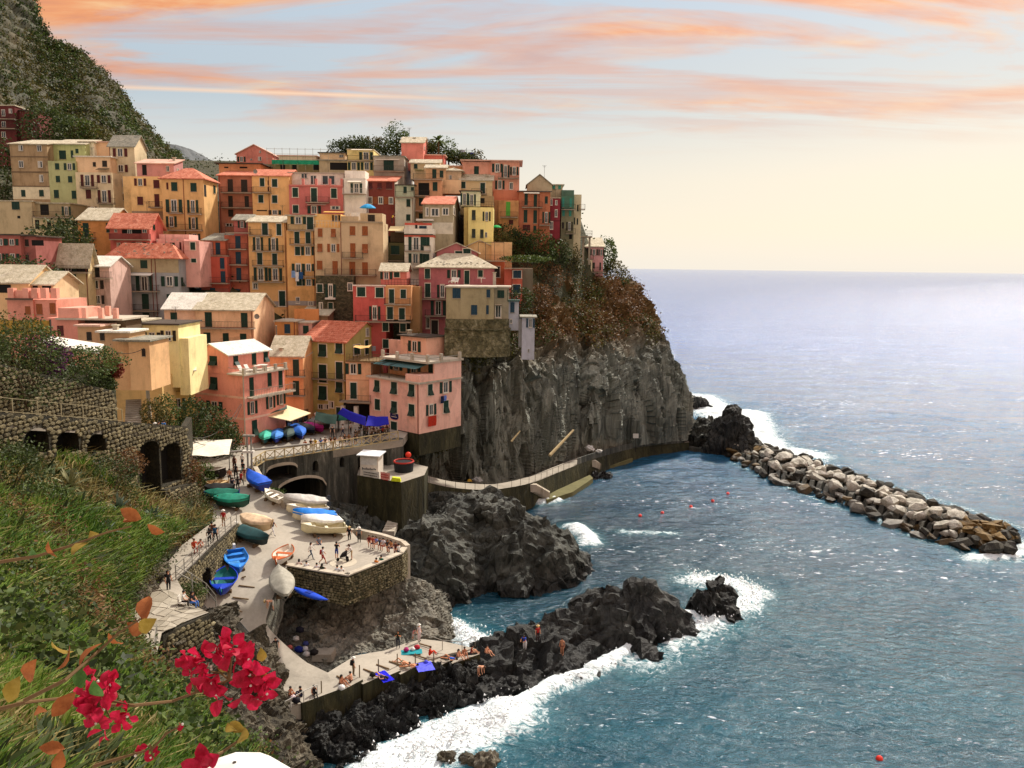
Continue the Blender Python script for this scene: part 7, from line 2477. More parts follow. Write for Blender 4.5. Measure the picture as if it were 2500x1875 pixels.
# up on the square
for lab,bow,stern,bm_,hc,cv in(('boat under a shiny turquoise cover at the left end of the square',(645,1092),(655,1066),2.0,S(20,60,60),S(60,176,150)),('boat under a light blue cover next to the turquoise one',(673,1090),(682,1064),2.1,S(14,34,120),S(60,126,206)),('boat under a dark green grey cover between two blue covered boats',(702,1085),(709,1058),2.1,S(14,24,22),S(52,70,62)),('boat under a mid blue cover on the right of the dark green one',(738,1082),(720,1052),2.1,S(12,30,120),S(40,104,200)),('black boat with grey deck cover behind the blue covered boats',(768,1066),(728,1050),1.8,S(24,22,20),S(70,68,64)),('slim boat wrapped in magenta canvas on the square',(790,1062),(746,1048),1.3,S(150,30,100),S(196,50,140)),('wide low boat under a sagging light grey sheet near the awnings',(806,1052),(762,1040),2.2,S(60,60,58),S(136,134,126))):
 boat(lab,bow,stern,bm_,hc,z=PZ+.02,cover=cv,depth=.9)
 # boat hoist: two steel posts and a long boom
ht=thing('boat_hoist','steel boat hoist with two posts and a long horizontal boom','hoist',P(612,1167,z=13.4))
o0=ht.location
for px in(606.5,616):
 p=P(px,1167,z=13.4)-o0
 MB().tube([p,p+Vector((0,0,5.1))],.11,8).build('post',M_steel,ht)
a,b_,c_=P(466,1112,d=92),P(612,1099,d=95),P(756,1084,d=99)
MB().tube([a-o0,b_-o0,c_-o0],.14,8).build('boom',M_steel,ht)
MB().box(-.7,.6,-.25,.25,4.9,5.1).build('head',M_steel,ht)
MB().box(-.8,.5,-.3,.3,3.0,3.25).build('bracket',M_white,ht)
# street lamp by the steps
lp=thing('street_lamp','tall grey lamp post with a small floodlight beside the stone steps','lamp post',P(366,1022,z=20.1))
z1=P(355,845,d=88).z-20.1
MB().tube([(0,0,0),(-.25,0,z1)],[.22,.15],10).build('post',M_conc,lp)
MB().hexa([(.1,-.25,z1*.5),(.9,-.2,z1*.5-.1),(.9,.2,z1*.5-.1),(.1,.25,z1*.5),(.1,-.2,z1*.5+.15),(.9,-.3,z1*.5+.35),(.9,.3,z1*.5+.35),(.1,.2,z1*.5+.15)]).build('floodlight',M_iron,lp)
MB().box(-.75,.0,-.12,.12,z1-.9,z1-.2).build('bracket',M_iron,lp)
# kiosk, its banners and the things on the platform
ko=P(908,1158,z=KZ)
kk=thing('kiosk','white ticket hut with slanted roof and dark lettering on the harbour platform','kiosk',ko,R(-12))
MB().box(-1.25,1.25,-.9,.9,0,2.7).build('wall',M_white,kk)
MB().hexa([(-1.6,-1.3,2.72),(1.6,-1.3,2.72),(1.6,1.1,2.9),(-1.6,1.1,2.9),(-1.6,-1.3,2.84),(1.6,-1.3,2.84),(1.6,1.1,3.02),(-1.6,1.1,3.02)]).build('roof',plain(S(226,230,232),.5,name='hut_roof'),kk)
MB().box(-1.1,1.1,-.93,-.902,1.5,2.5).build('shutter',plain(S(206,208,206),.5,name='hut_shutter'),kk)
lt=MB()
for i in range(11):
 lt.box(-1.0+i*.18,-1.0+i*.18+.12,-.915,-.902,.82,.82+.2+.1*(i%3==0))
lt.build('lettering',plain(S(40,50,60),.6,name='letter_paint'),kk,kind='stuff')
MB().box(.2,1.15,-.93,-.902,.1,.62).build('panel',plain(S(70,176,176),.5,name='turquoise_panel'),kk)
def banner(label,p0,p1,hgt,col,line,rows=2):
 p0,p1=Vector(p0),Vector(p1)
 t_=thing('banner',label,'banner',p0)
 d_=p1-p0
 nn_=Vector((d_.y,-d_.x,0)).normalized()
 if nn_.y>0:
  nn_=-nn_
 mb=MB()
 pts=[]
 for i in range(9):
  for j in range(3):
   pts.append(d_*(i/8)+Vector((0,0,hgt*j/2))+nn_*.05*math.sin(i*1.4))
 mb.grid(pts,9,3)
 mb.grid([p-nn_*.03 for p in pts],9,3)
 mb.build('sheet',plain(col,.7,name='banner_cloth',var=.06),t_)
 lb=MB()
 rn=random.Random(len(label))
 for r_ in range(rows):
  u=.08
  while u<.9:
   w=rn.uniform(.03,.08)
   z=hgt*(.68-.36*r_)
   a=d_*u+nn_*.075+Vector((0,0,z))
   b2=d_*min(.93,u+w)+nn_*.075+Vector((0,0,z))
   lb.bar(a,b2,.012,hgt*.13)
   u+=w+.025
 lb.build('lettering',plain(line,.6,name='letter_paint'),t_,kind='stuff')
 return t_
banner('white banner with two dark lines of lettering in front of the kiosk',P(886,1162,z=KZ+.05),P(925,1169,z=KZ+.05),.9,S(206,204,196),S(60,56,50))
banner('small red and white banner beside the white one on the platform edge',P(929,1168,z=KZ+.05),P(951,1172,z=KZ+.05),.9,S(214,150,140),S(190,40,40),3)
o=MB().hexa([(-.2,-.3,0),(1.1,-.35,-.1),(1.1,.35,-.1),(-.2,.3,0),(0,-.25,.45),(1.0,-.3,.35),(1.0,.3,.35),(0,.25,.5)]).build('tarpaulin',plain(S(196,206,30),.6,name='yellow_sheet',var=.2))
o.location=P(958,1173,z=KZ+.12)
tag(o,'bright yellow sheet draped over the edge of the kiosk platform','tarpaulin')
tb=thing('tub','big black tub with red rim and nets on the kiosk platform','tub',P(986,1150,z=KZ))
MB().tube([(0,0,0),(0,0,1.3)],[1.25,1.35],14).build('body',plain(S(18,24,30),.6,name='black_plastic'),tb)
mb=MB()
mb.tube([(1.3*math.cos(a),1.3*math.sin(a),1.36)for a in np.linspace(0,2*math.pi,17)],.12,5)
mb.build('rim',plain(S(170,40,26),.6,name='red_rim'),tb)
o=MB().ball((0,0,.35),.42,10,8).build('buoy',plain(S(230,60,36),.4,name='buoy_paint'),None,smooth=True)
o.location=P(997,1139,z=KZ)+Vector((0,0,1.3))
tag(o,'orange ball buoy resting by the black tub on the platform','buoy')
# mooring buoys out in the cove
MBUOY=MB().ball((0,0,0),.28,9,7).mesh('buoy',plain(S(226,52,34),.4,name='buoy_paint'),True)
for i,(x,y,lab)in enumerate(((1563,1259,'red mooring buoy nearest the grey rock in the cove'),(1617,1252,'second red mooring buoy of the curved line in the cove'),(1687,1237,'middle red mooring buoy of the curved line in the cove'),(1740,1223,'fourth red mooring buoy, towards the breakwater'),(1777,1205,'red mooring buoy closest to the breakwater'),(2147,1853,'lone orange buoy on open water far in front of the breakwater'))):
 link('buoy',MBUOY,None,P(x,y,z=.18),label=lab,cat='buoy',group='red buoys floating in the cove')
 # notice board on the far cliff
sg_=thing('notice_board','small white notice board on the rock above the curving parapet','sign',P(1552,1072,d=158))
MB().box(-.55,.55,-.05,.0,.2,1.1).build('board',M_white,sg_)
MB().box(-.05,.05,.001,.08,-2.6,.2).build('post',M_iron,sg_)
# old log against the cliff and grey sheets by the walk
for lab,a,b_,r_ in(('long pale log leaning on the cliff above the walk',(1342,1112,128),(1400,1050,132),.28),('short pale log caught in the cliff face',(1248,1078,126),(1270,1052,127),.16)):
 A,B=P(*a[:2],d=a[2]-1.0),P(*b_[:2],d=b_[2]-1.0)
 o=MB().tube([A,A.lerp(B,.5),B],[r_,r_*.85,r_*.6],7).build('log',plain(S(196,176,132),.8,name='bleached_wood',var=.2))
 tag(o,lab,'log')
for lab,x,y,s_,c_ in(('crumpled grey sheet beside the cliff walk',1165,1176,.8,S(160,160,156)),('white plastic bag of rubbish on the walk bend',1440,1098,.9,S(210,210,206)),('second white bag next to the walk bend',1462,1104,.6,S(200,198,190)),('yellow bundle beside the crumpled grey sheet',1147,1176,.45,S(220,176,60))):
 mb=MB()
 mb.ball((0,0,.3*s_),s_,10,7,sq=(1,.8,.6))
 mb.v=[tuple(Vector(v)*(1+.25*math.sin(v[0]*9+v[2]*7)*math.cos(v[1]*8)))for v in mb.v]
 o=mb.build('sack',plain(c_,.6,name='plastic_sheet',var=.1),None,smooth=False)
 o.location=P(x,y,z=4.3)
 tag(o,lab,'bag')
 # ================================================================== PEOPLE
SKINM=[plain(S(*c_),.6,name='skin',var=.06)for c_ in((206,150,118),(176,118,86),(226,176,146),(196,132,92))]
SHOE=plain(S(40,34,30),.6,name='shoe')
HAIRM={'k':plain(S(22,18,16),.6,name='hair'),'b':plain(S(70,46,28),.6,name='hair'),'y':plain(S(170,134,80),.6,name='hair'),'w':plain(S(190,186,180),.6,name='hair')}
CLO={}
def cl(c_):
 return plain(S(*c_),.85,name='clothing',var=.10)
def V(*a):
 return Vector(a)
def rig(pose):
 """joint positions for a 1.72 m figure facing -y"""
 J=dict(pel=V(0,0,.93),bel=V(0,-.01,1.08),che=V(0,.0,1.30),nec=V(0,.01,1.46),hea=V(0,-.01,1.58),top=V(0,.0,1.69),shl=V(-.18,.0,1.40),shr=V(.18,.0,1.40),ell=V(-.25,.02,1.12),elr=V(.25,.02,1.12),wrl=V(-.27,-.06,.88),wrr=V(.27,-.06,.88),hal=V(-.27,-.09,.78),har=V(.27,-.09,.78),hil=V(-.10,0,.90),hir=V(.10,0,.90),knl=V(-.11,-.02,.50),knr=V(.11,-.02,.50),anl=V(-.11,.02,.09),anr=V(.11,.02,.09),tol=V(-.13,-.15,.04),tor=V(.13,-.15,.04))
 up=('bel','che','nec','hea','top','shl','shr','ell','elr','wrl','wrr','hal','har')
 def tilt(ang,names=up,piv=None):
  piv=piv or J['pel']
  m_=Matrix.Rotation(ang,3,'X')
  for n_ in names:
   J[n_]=piv+m_@(J[n_]-piv)
 def legs(l,r):
  for s_,(k,a,t)in(('l',l),('r',r)):
   sx=-1 if s_=='l' else 1
   J['kn'+s_]=V(sx*.11,*k)
   J['an'+s_]=V(sx*.11,*a)
   J['to'+s_]=V(sx*.13,*t)
 if pose=='walk':
  legs(((-.20,.52),(-.30,.10),(-.47,.06)),((.02,.49),(.34,.20),(.24,.05)))
  J['ell'],J['wrl'],J['hal']=V(-.25,.14,1.14),V(-.25,.10,.90),V(-.25,.06,.81)
  J['elr'],J['wrr'],J['har']=V(.25,-.12,1.14),V(.24,-.28,.96),V(.23,-.35,.89)
  tilt(R(4))
 elif pose=='photo':
  J['ell'],J['wrl'],J['hal']=V(-.27,-.12,1.16),V(-.12,-.30,1.36),V(-.07,-.33,1.43)
  J['elr'],J['wrr'],J['har']=V(.27,-.12,1.16),V(.12,-.30,1.36),V(.07,-.33,1.43)
 elif pose=='lean':
  tilt(R(24))
  J['ell'],J['wrl'],J['hal']=V(-.26,-.36,1.14),V(-.15,-.58,1.08),V(-.08,-.64,1.10)
  J['elr'],J['wrr'],J['har']=V(.26,-.36,1.14),V(.15,-.58,1.08),V(.08,-.64,1.10)
 elif pose=='bend':
  tilt(R(82))
  J['ell'],J['wrl'],J['hal']=V(-.2,-.46,.66),V(-.16,-.52,.42),V(-.15,-.53,.33)
  J['elr'],J['wrr'],J['har']=V(.2,-.46,.66),V(.16,-.52,.42),V(.15,-.53,.33)
 elif pose in('sit','sitground','squat'):
  dz={'sit':-.46,'sitground':-.80,'squat':-.62}[pose]
  for n_ in J:
   if n_=='top' or n_[:2]not in('kn','an','to'):
    J[n_]=J[n_]+V(0,0,dz)
  if pose=='sit':
   legs(((-.42,.50),(-.40,.09),(-.56,.04)),((-.44,.50),(-.46,.09),(-.62,.04)))
   tilt(R(8))
  elif pose=='sitground':
   legs(((-.36,.46),(-.62,.08),(-.78,.05)),((-.42,.42),(-.72,.08),(-.88,.05)))
   tilt(R(10))
  else:
   legs(((-.38,.46),(-.12,.10),(-.28,.04)),((-.38,.46),(-.12,.10),(-.28,.04)))
   tilt(R(22))
  b_=J['pel']
  J['ell'],J['wrl'],J['hal']=J['shl']+V(-.06,-.12,-.26),V(-.16,-.34,b_.z+.12),V(-.12,-.42,b_.z+.12)
  J['elr'],J['wrr'],J['har']=J['shr']+V(.06,-.12,-.26),V(.16,-.34,b_.z+.12),V(.12,-.42,b_.z+.12)
 elif pose=='lie':
  for n_ in J:
   p=J[n_]
   J[n_]=V(p.x,.93-p.z,.13-p.y*.8)
  J['knr']=V(.13,.40,.40)
  J['anr']=V(.12,.72,.08)
  J['tor']=V(.12,.88,.05)
  J['ell'],J['wrl'],J['hal']=V(-.30,-.18,.08),V(-.20,-.02,.16),V(-.12,.02,.2)
 return J
BONES=[('pel','bel'),('bel','che'),('che','nec'),('nec','hea'),('hea','top'),('che','shl'),('shl','ell'),('ell','wrl'),('wrl','hal'),('che','shr'),('shr','elr'),('elr','wrr'),('wrr','har'),('pel','hil'),('hil','knl'),('knl','anl'),('anl','tol'),('pel','hir'),('hir','knr'),('knr','anr'),('anr','tor')]
RAD=dict(pel=(.15,.11),bel=(.135,.10),che=(.16,.11),nec=(.055,.055),hea=(.088,.10),top=(.07,.08),shl=(.068,.068),shr=(.068,.068),ell=(.045,.045),elr=(.045,.045),wrl=(.032,.032),wrr=(.032,.032),hal=(.030,.022),har=(.030,.022),hil=(.095,.095),hir=(.095,.095),knl=(.062,.062),knr=(.062,.062),anl=(.042,.042),anr=(.042,.042),tol=(.04,.03),tor=(.04,.03))
_body={}
def body(pose,legs_len,sleeves,skirt=False):
 """one continuous skinned figure; slots: skin, top, bottom, shoes"""
 key=(pose,legs_len,sleeves,skirt)
 if key in _body:
  return _body[key]
 J=rig(pose)
 names=list(J)
 me=bpy.data.meshes.new('figure')
 me.from_pydata([tuple(J[n_])for n_ in names],[(names.index(a),names.index(b_))for a,b_ in BONES],[])
 o=bpy.data.objects.new('figure',me)
 C.objects.link(o)
 o.modifiers.new('skin','SKIN')
 for i,n_ in enumerate(names):
  r_=RAD[n_]
  k=1.45 if skirt and n_ in('hil','hir')else(1.7 if skirt and n_ in('knl','knr')else 1)
  me.skin_vertices[0].data[i].radius=(r_[0]*k,r_[1]*k)
  me.skin_vertices[0].data[i].use_root=n_=='pel'
 s_=o.modifiers.new('sub','SUBSURF')
 s_.levels=1
 dg=bpy.context.evaluated_depsgraph_get()
 out=bpy.data.meshes.new_from_object(o.evaluated_get(dg))
 bpy.data.objects.remove(o)
 segs=[(a,b_,J[a],J[b_])for a,b_ in BONES]
 mi=[]
 for p in out.polygons:
  c_=p.center
  best=None
  for a,b_,A,B in segs:
   ab=B-A
   t=max(0,min(1,(c_-A).dot(ab)/(ab.length_squared+1e-9)))
   d_=(A+ab*t-c_).length-(RAD[a][0]*(1-t)+RAD[b_][0]*t)*.8
   if best is None or d_<best[0]:
    best=(d_,a,b_,t)
  _,a,b_,t=best
  m_=0
  if b_ in('bel','che','shl','shr')or(b_=='nec' and t<.55):
   m_=1
  if a=='pel' and b_=='bel' and t<.35:
   m_=2
  if b_ in('ell','elr'):
   m_=1 if(sleeves==2 or(sleeves==1 and t<.55))else 0
  if b_ in('wrl','wrr'):
   m_=1 if sleeves==2 and t<.9 else 0
  if b_ in('hil','hir'):
   m_=2
  if b_ in('knl','knr'):
   m_=2 if legs_len==2 or(legs_len==1)or t<.25 else 0
  if b_ in('anl','anr'):
   m_=2 if legs_len==2 else 0
  if b_ in('tol','tor'):
   m_=3
  mi.append(m_)
 out.materials.clear()
 for _ in range(4):
  out.materials.append(SKINM[0])
 out.polygons.foreach_set('material_index',mi)
 out.polygons.foreach_set('use_smooth',[True]*len(mi))
 out.name='figure'
 hd,tp_=J['hea'],J['top']
 _body[key]=(out,J)
 return _body[key]
def hair_mesh(long_):
 mb=MB()
 mb.ball((0,.012,.02),.118,10,7,sq=(.92,1.0,1.0))
 mb.v=[(x,max(y,-.055 if z<.045 else y),max(z,(-.22 if long_ else-.055))if y>-.03 else max(z,.045))for x,y,z in mb.v]
 if long_:
  mb.hexa([(-.075,.03,-.22),(.075,.03,-.22),(.065,.10,-.22),(-.065,.10,-.22),(-.10,.02,.04),(.10,.02,.04),(.09,.125,.04),(-.09,.125,.04)])
 return mb
HAIRS={(k,l):hair_mesh(l).mesh('hair',HAIRM[k],True)for k in HAIRM for l in(0,1)}
def hat_mesh(col):
 mb=MB()
 mb.ball((0,0,.06),.122,10,6,sq=(1,1,.8))
 mb.v=[(x,y,max(z,.05))for x,y,z in mb.v]
 mb.tube([(0,0,.045),(0,0,.06)],[.20,.17],12)
 return mb.mesh('hat',plain(col,.8,name='hat_straw',var=.05),True)
HATS={'W':hat_mesh(S(226,222,212)),'S':hat_mesh(S(206,176,120)),'R':hat_mesh(S(186,50,40))}
FACE=MB()
FACE.hexa([(-.016,-.128,-.045),(.016,-.128,-.045),(.012,-.09,-.045),(-.012,-.09,-.045),(-.006,-.108,.012),(.006,-.108,.012),(.006,-.09,.012),(-.006,-.09,.012)])
FACE_N=FACE.mesh('nose',SKINM[0])
BAG=MB()
BAG.hexa([(-.15,.08,1.02),(.15,.08,1.02),(.14,.27,1.02),(-.14,.27,1.02),(-.13,.08,1.42),(.13,.08,1.42),(.12,.22,1.40),(-.12,.22,1.40)])
EYE=MB().box(-.045,-.022,-.101,-.09,.0,.016).box(.022,.045,-.101,-.09,.0,.016).box(-.028,.028,-.104,-.09,-.085,-.073).mesh('face_features',plain(S(40,24,20),.5,name='eyes_mouth'))
def person(label,p,pose,face,top,bot,hair='k',long_=0,hat=None,legs_len=2,sleeves=1,skin=None,scale=1.0,bag=None,skirt=False,group=None,shoes=None):
 me,J=body(pose,legs_len,sleeves,skirt)
 s_=scale*random.uniform(.97,1.03)
 t_=thing('person',label,'person',p,R(face),group)
 t_.scale=(s_,s_,s_)
 o=link('body',me,t_)
 sk=SKINM[skin if skin is not None else random.choice((0,0,1,2,3))]
 for i,m_ in enumerate((sk,cl(top)if top else sk,cl(bot)if bot else sk,SHOE if shoes is None else sk)):
  o.material_slots[i].link='OBJECT'
  o.material_slots[i].material=m_
 hd=J['hea']
 ax=(J['top']-J['hea']).normalized()
 rot=Vector((0,0,1)).rotation_difference(ax)
 hp=hd+ax*.02
 for mesh,nm in((HAIRS[(hair,long_)],'hair'),(FACE_N,'nose'),(EYE,'face_features'))+(((HATS[hat],'hat'),)if hat else()):
  q=link(nm,mesh,o,hp)
  q.rotation_mode='QUATERNION'
  q.rotation_quaternion=rot
  if nm=='nose':
   q.material_slots[0].link='OBJECT'
   q.material_slots[0].material=sk
 if bag:
  link('backpack',BAG.mesh('backpack',plain(S(*bag),.8,name='backpack_cloth')),o)
 return t_
blk,wht,nav,gry,red,tann=(26,24,26),(222,218,210),(30,38,72),(110,112,116),(168,36,34),(176,150,110)
sl=lambda x,y:on_slip(x,y)
# on the top of the slipway
person('woman in a short dark dress walking down from the square',P(573,1147,z=13.95),'walk',10,(70,40,30),(70,40,30),'b',1,legs_len=1,sleeves=0,skirt=True)
person('person in a white top and black shorts beside the woman in the dark dress',P(592,1140,z=13.98),'stand',-20,wht,blk,'k',legs_len=1)
person('person in long black clothes in the middle of the slipway group',sl(576,1168),'walk',190,blk,(40,30,26),'k',1,skirt=True)
person('person in a black top and teal shorts near the hoist posts',sl(594,1160),'walk',0,blk,(60,130,120),'k',legs_len=1)
person('man in a dusty pink shirt and dark trousers walking apart on the slipway',sl(561,1181),'stand',170,(176,120,96),(44,36,32),'b',sleeves=0)
person('person in a red shirt with a white bag strap in the slipway group',sl(589,1188),'walk',160,red,(50,34,32),'b')
person('person in navy with a dark backpack at the front of the slipway group',sl(568,1203),'walk',185,nav,(30,30,40),'k',bag=(24,26,40))
person('person in black beside the red shirt in the slipway group',sl(581,1200),'walk',200,blk,blk,'k',1)
person('person with tan trousers half hidden behind the red shirt',sl(597,1176),'stand',150,(120,70,50),tann,'b')
person('woman in white trousers and a dark top crossing the open slipway',sl(666,1308),'walk',70,(40,24,46),(226,224,226),'k',1)
person('bare backed man bending over a white bag beside the grey covered boat',sl(667,1491),'bend',-60,None,(214,206,190),'k',legs_len=1,skin=0,hat='S')
person('man in black shirt and shorts walking alone down to the deck',sl(674,1603),'walk',20,blk,blk,'k',legs_len=1)
# rail of the square
rl_x=[(745,1106,(170,96,60)),(757,1104,(60,40,30)),(768,1102,(206,170,40)),(781,1101,(60,110,190)),(792,1099,(120,84,56)),(806,1097,(70,46,30)),(815,1096,(90,60,34)),(829,1094,(214,196,170)),(840,1092,(80,56,36)),(850,1091,(130,84,44)),(866,1089,(40,40,40))]
RLAB=['person in a rust top leaning on the crossed railing, leftmost of the row','person in dark brown standing behind the rust top at the railing','person in a mustard yellow top at the crossed railing','person in a bright blue top at the crossed railing','person in a brown top and pale shorts next to the blue top','tall person in dark brown leaning on the middle of the railing','person in khaki beside the tall dark brown figure at the railing','person in a cream shirt leaning far over the railing','person in a chocolate top right of the cream shirt','person in an amber top near the right half of the railing','person in black at the right end of the leaning row']
for(x,y,c_),lb in zip(rl_x,RLAB):
 person(lb,P(x,y,z=PZ+.02)+Vector((0,.55,0)),random.choice(('lean','lean','stand')),random.uniform(-18,18),c_,random.choice((blk,(60,50,44),tann)),random.choice('kb'),random.choice((0,1)),legs_len=random.choice((1,2)))
person('man in a white shirt and dark trousers crossing the square before the awnings',P(838,1064,z=PZ+.02),'walk',-80,wht,nav,'k')
person('woman in a white top behind the man in the white shirt on the square',P(856,1060,z=PZ+.02),'stand',60,wht,(70,60,50),'k',1)
person('dark clothed person behind the railing near the green parasol',P(812,1070,z=PZ+.02),'stand',10,blk,blk,'k')
person('waiter in a white shirt under the dark green awning',P(771,1030,z=PZ+.02),'stand',30,wht,blk,'k')
person('person in bright blue sitting near the grey sheeted boat on the square',P(757,1040,z=PZ+.02),'sit',80,(30,60,170),(150,80,50),'b')
M_table=plain(S(120,96,70),.6,name='table_wood')
CAFE=[(868,1070,(60,50,44)),(878,1064,(130,140,150)),(888,1068,(44,60,50)),(897,1060,(150,40,34)),(905,1067,(190,180,170)),(913,1060,(120,44,40)),(921,1064,(206,196,180)),(929,1058,(36,60,150)),(936,1062,(176,50,40)),(944,1056,(110,40,36)),(882,1052,(30,30,34)),(902,1049,(70,66,60))]
CL=['charcoal','pale grey','dark green','brick red','off white','maroon','cream','royal blue','scarlet','wine red','black','taupe']
for(x,y,c_),nm in zip(CAFE,CL):
 person(f'cafe guest in {nm} sitting under the blue awnings',P(x,y,z=PZ+.02),'sit',random.uniform(0,360),c_,(50,46,44),random.choice('kb'),random.choice((0,1)))
for x,y,lb in((874,1068,'cafe table at the open left end under the blue awnings'),(893,1064,'cafe table between green and red guests under the awnings'),(910,1064,'cafe table in the middle of the seated guests'),(927,1061,'cafe table beside the royal blue guest'),(942,1059,'cafe table nearest the pink house wall'),(892,1050,'cafe table at the back under the blue awnings')):
 t_=thing('cafe_table',lb,'table',P(x,y,z=PZ+.02),0,'cafe tables under the awnings')
 MB().tube([(0,0,.70),(0,0,.74)],[.42,.42],10).build('table_top',M_table,t_)
 MB().tube([(0,0,0),(0,0,.70)],.05,6).build('leg',M_iron,t_)
 for q in range(2):
  ch=thing('chair',('near' if q else 'far')+' chair at the '+lb.split(' under')[0].split(' at the ')[-1],'chair',P(x,y,z=PZ+.02)+Vector((0,.75*(1-2*q),0)),math.pi*q,'chairs under the awnings')
  MB().box(-.2,.2,-.2,.2,.42,.46).build('seat',M_table,ch)
  MB().box(-.2,.2,.17,.2,.461,.86).build('backrest',M_table,ch)
  lg_=MB().box(-.02,.02,-.02,.02,0,.42).mesh('leg',M_iron)
  for sx in(-.17,.17):
   for sy in(-.17,.17):
    link('leg',lg_,ch,(sx,sy,0))
    # upper road behind the arched wall
for x,y,c_,lb,hat in((355,1040,blk,'person in black at the parapet below the lamp post',None),(367,1041,(96,76,60),'person in brown next to the lamp post',None),(399,1043,(40,36,34),'person in dark clothes left of the white shirt on the road',None),(404,1044,(226,224,222),'person in a white shirt and cap at the parapet','W'),(413,1045,blk,'person in black right of the white shirt on the road',None),(425,1047,(60,120,190),'person in light blue at the end of the parapet',None)):
 person(lb,Vector(W_arch['pt'](wall_uz(B0,B1,x,1040)[0],20.2,1.2)),'stand',random.uniform(120,240),c_,blk,'k',hat=hat)
 # path above the boats
person('man in a red shirt and white hat at the top of the path',P(546,1287,z=13.05),'stand',170,red,(150,120,90),'k',hat='W',legs_len=1)
person('person in black with a rucksack walking up the railed path',P(512,1334,z=13.1),'walk',200,blk,blk,'k',1)
person('person with a teal rucksack beside the railing on the path',P(526,1326,z=13.1),'walk',185,(50,40,36),(60,46,40),'b',bag=(20,60,90))
person('person in a brown jacket behind the two walkers on the path',P(518,1318,z=13.1),'walk',190,(96,60,40),blk,'k')
person('person in a rust red top sitting on the path edge by the red plant',P(474,1349,z=13.3),'sit',40,(190,70,44),(150,60,44),'b')
person('person in an orange top squatting beside the red plant',P(486,1343,z=13.3),'squat',60,(206,90,60),(190,160,140),'b')
person('woman in black with a bag standing alone at the bend of the path',P(412,1446,z=13.5),'stand',60,blk,blk,'k',1)
person('man in a white shirt seated on the folding chair',P(447,1482,z=13.55),'sit',95,wht,(40,30,30),'k')
person('woman in dark top and blue jeans sitting against the seated man',P(468,1484,z=13.55),'sit',80,(30,26,34),(60,110,190),'k',1)
person('person in a brick red top sitting on the rock ledge, left of two',P(266,1468,d=49.2),'sitground',70,(150,60,50),(90,120,170),'k',skin=1)
person('person in a maroon top sitting on the rock ledge, right of two',P(281,1464,d=49.6),'sitground',80,(90,30,34),(60,100,170),'k',skin=1)
person('person in a pink top sitting below the pair on the ledge',P(298,1512,d=47.8),'sit',60,(196,50,90),blk,'k',1)
person('woman in a dark dress walking towards the viewer on the lower path',P(333,1570,z=14.6),'walk',-10,(50,34,36),(40,30,34),'b',1,legs_len=1,skirt=True)
person('man in a red jacket and dark jeans walking down the lower path',P(357,1563,z=14.6),'walk',5,(150,34,30),(36,36,44),'k')
fc=thing('folding_chair','grey folding chair on the flagstones with a man sitting in it','chair',P(447,1484,z=13.52),R(95))
MB().box(-.28,.28,-.28,.24,.42,.46).build('seat',M_white,fc)
MB().box(-.28,.28,.24,.28,.46,.95).build('backrest',M_white,fc)
lgm=MB().box(-.025,.025,-.025,.025,0,.42).mesh('leg',M_iron)
for sx in(-.25,.25):
 for sy in(-.24,.22):
  link('leg',lgm,fc,(sx,sy,0))
  # terrace
T0=TZ+.02
person('woman in a white blouse and grey jeans striding across the terrace',P(759,1366,z=T0),'walk',80,wht,(80,92,110),'k',1,sleeves=2)
person('man with a red backpack and red shorts walking on the terrace',P(788,1378,z=T0),'walk',110,(206,206,210),(150,36,40),'k',legs_len=1,bag=(150,30,40))
person('man in a dark top and blue shorts standing in the middle of the terrace',P(822,1364,z=T0),'photo',160,(24,22,30),(44,60,130),'k',legs_len=1)
person('woman in white pushing the black stroller on the terrace',P(859,1367,z=T0),'lean',-80,(216,206,200),tann,'b',1,legs_len=1)
person('man in a straw hat and black shirt by the stern of the cream boat',P(853,1324,z=T0),'stand',40,blk,(44,36,30),'k',hat='S')
person('man in grey shirt and pale hat by the back wall of the terrace',P(877,1326,z=T0),'stand',200,(96,98,102),(40,34,34),'k',hat='W')
person('person in dark clothes sitting on the kerb behind the white blouse',P(778,1338,z=T0),'sit',30,(120,126,140),(50,56,90),'k')
for x,y,c_,lb in((899,1340,(120,40,40),'dark red'),(909,1343,(176,70,50),'coral'),(917,1344,(120,130,190),'lilac'),(926,1347,(60,66,90),'slate blue'),(935,1349,(206,200,206),'white'),(944,1352,(60,56,60),'charcoal'),(954,1354,(170,110,60),'amber'),(964,1357,(90,40,30),'russet')):
 person(f'person in {lb} sitting in the row on the bench wall of the terrace',P(x,y,z=T0)+Vector((0,.55,.08)),'sit',random.uniform(-40,20),c_,random.choice(((60,60,90),(150,50,50),tann)),random.choice('kb'),random.choice((0,1)),legs_len=random.choice((0,1)))
person('person in a white shirt at the right corner of the terrace',P(975,1356,z=T0),'sit',-120,wht,(60,70,110),'k')
person('person in an orange top sitting with back turned on the terrace edge',P(917,1384,z=T0),'sitground',150,(206,120,40),(60,40,30),'k')
person('person in a green top sitting beside the orange one on the terrace edge',P(929,1378,z=T0),'sitground',150,(20,96,70),(40,40,40),'k')
for x,y,c_,lb in((730,1388,(226,206,196),'cream top at the left corner'),(749,1393,(220,220,224),'white top second from the left corner'),(773,1397,(214,206,210),'pale lilac top'),(785,1400,(30,44,30),'dark green top'),(823,1403,(214,220,224),'pale blue top'),(834,1405,(226,226,222),'white vest')):
 person(f'person in a {lb}, on the front terrace wall',P(x,y,z=T0),'sitground',180+random.uniform(-25,25),c_,(70,60,60),'k',random.choice((0,1)),legs_len=1)
sr=thing('stroller','black pushchair with three wheels in the middle of the terrace','stroller',P(839,1369,z=T0),R(-75))
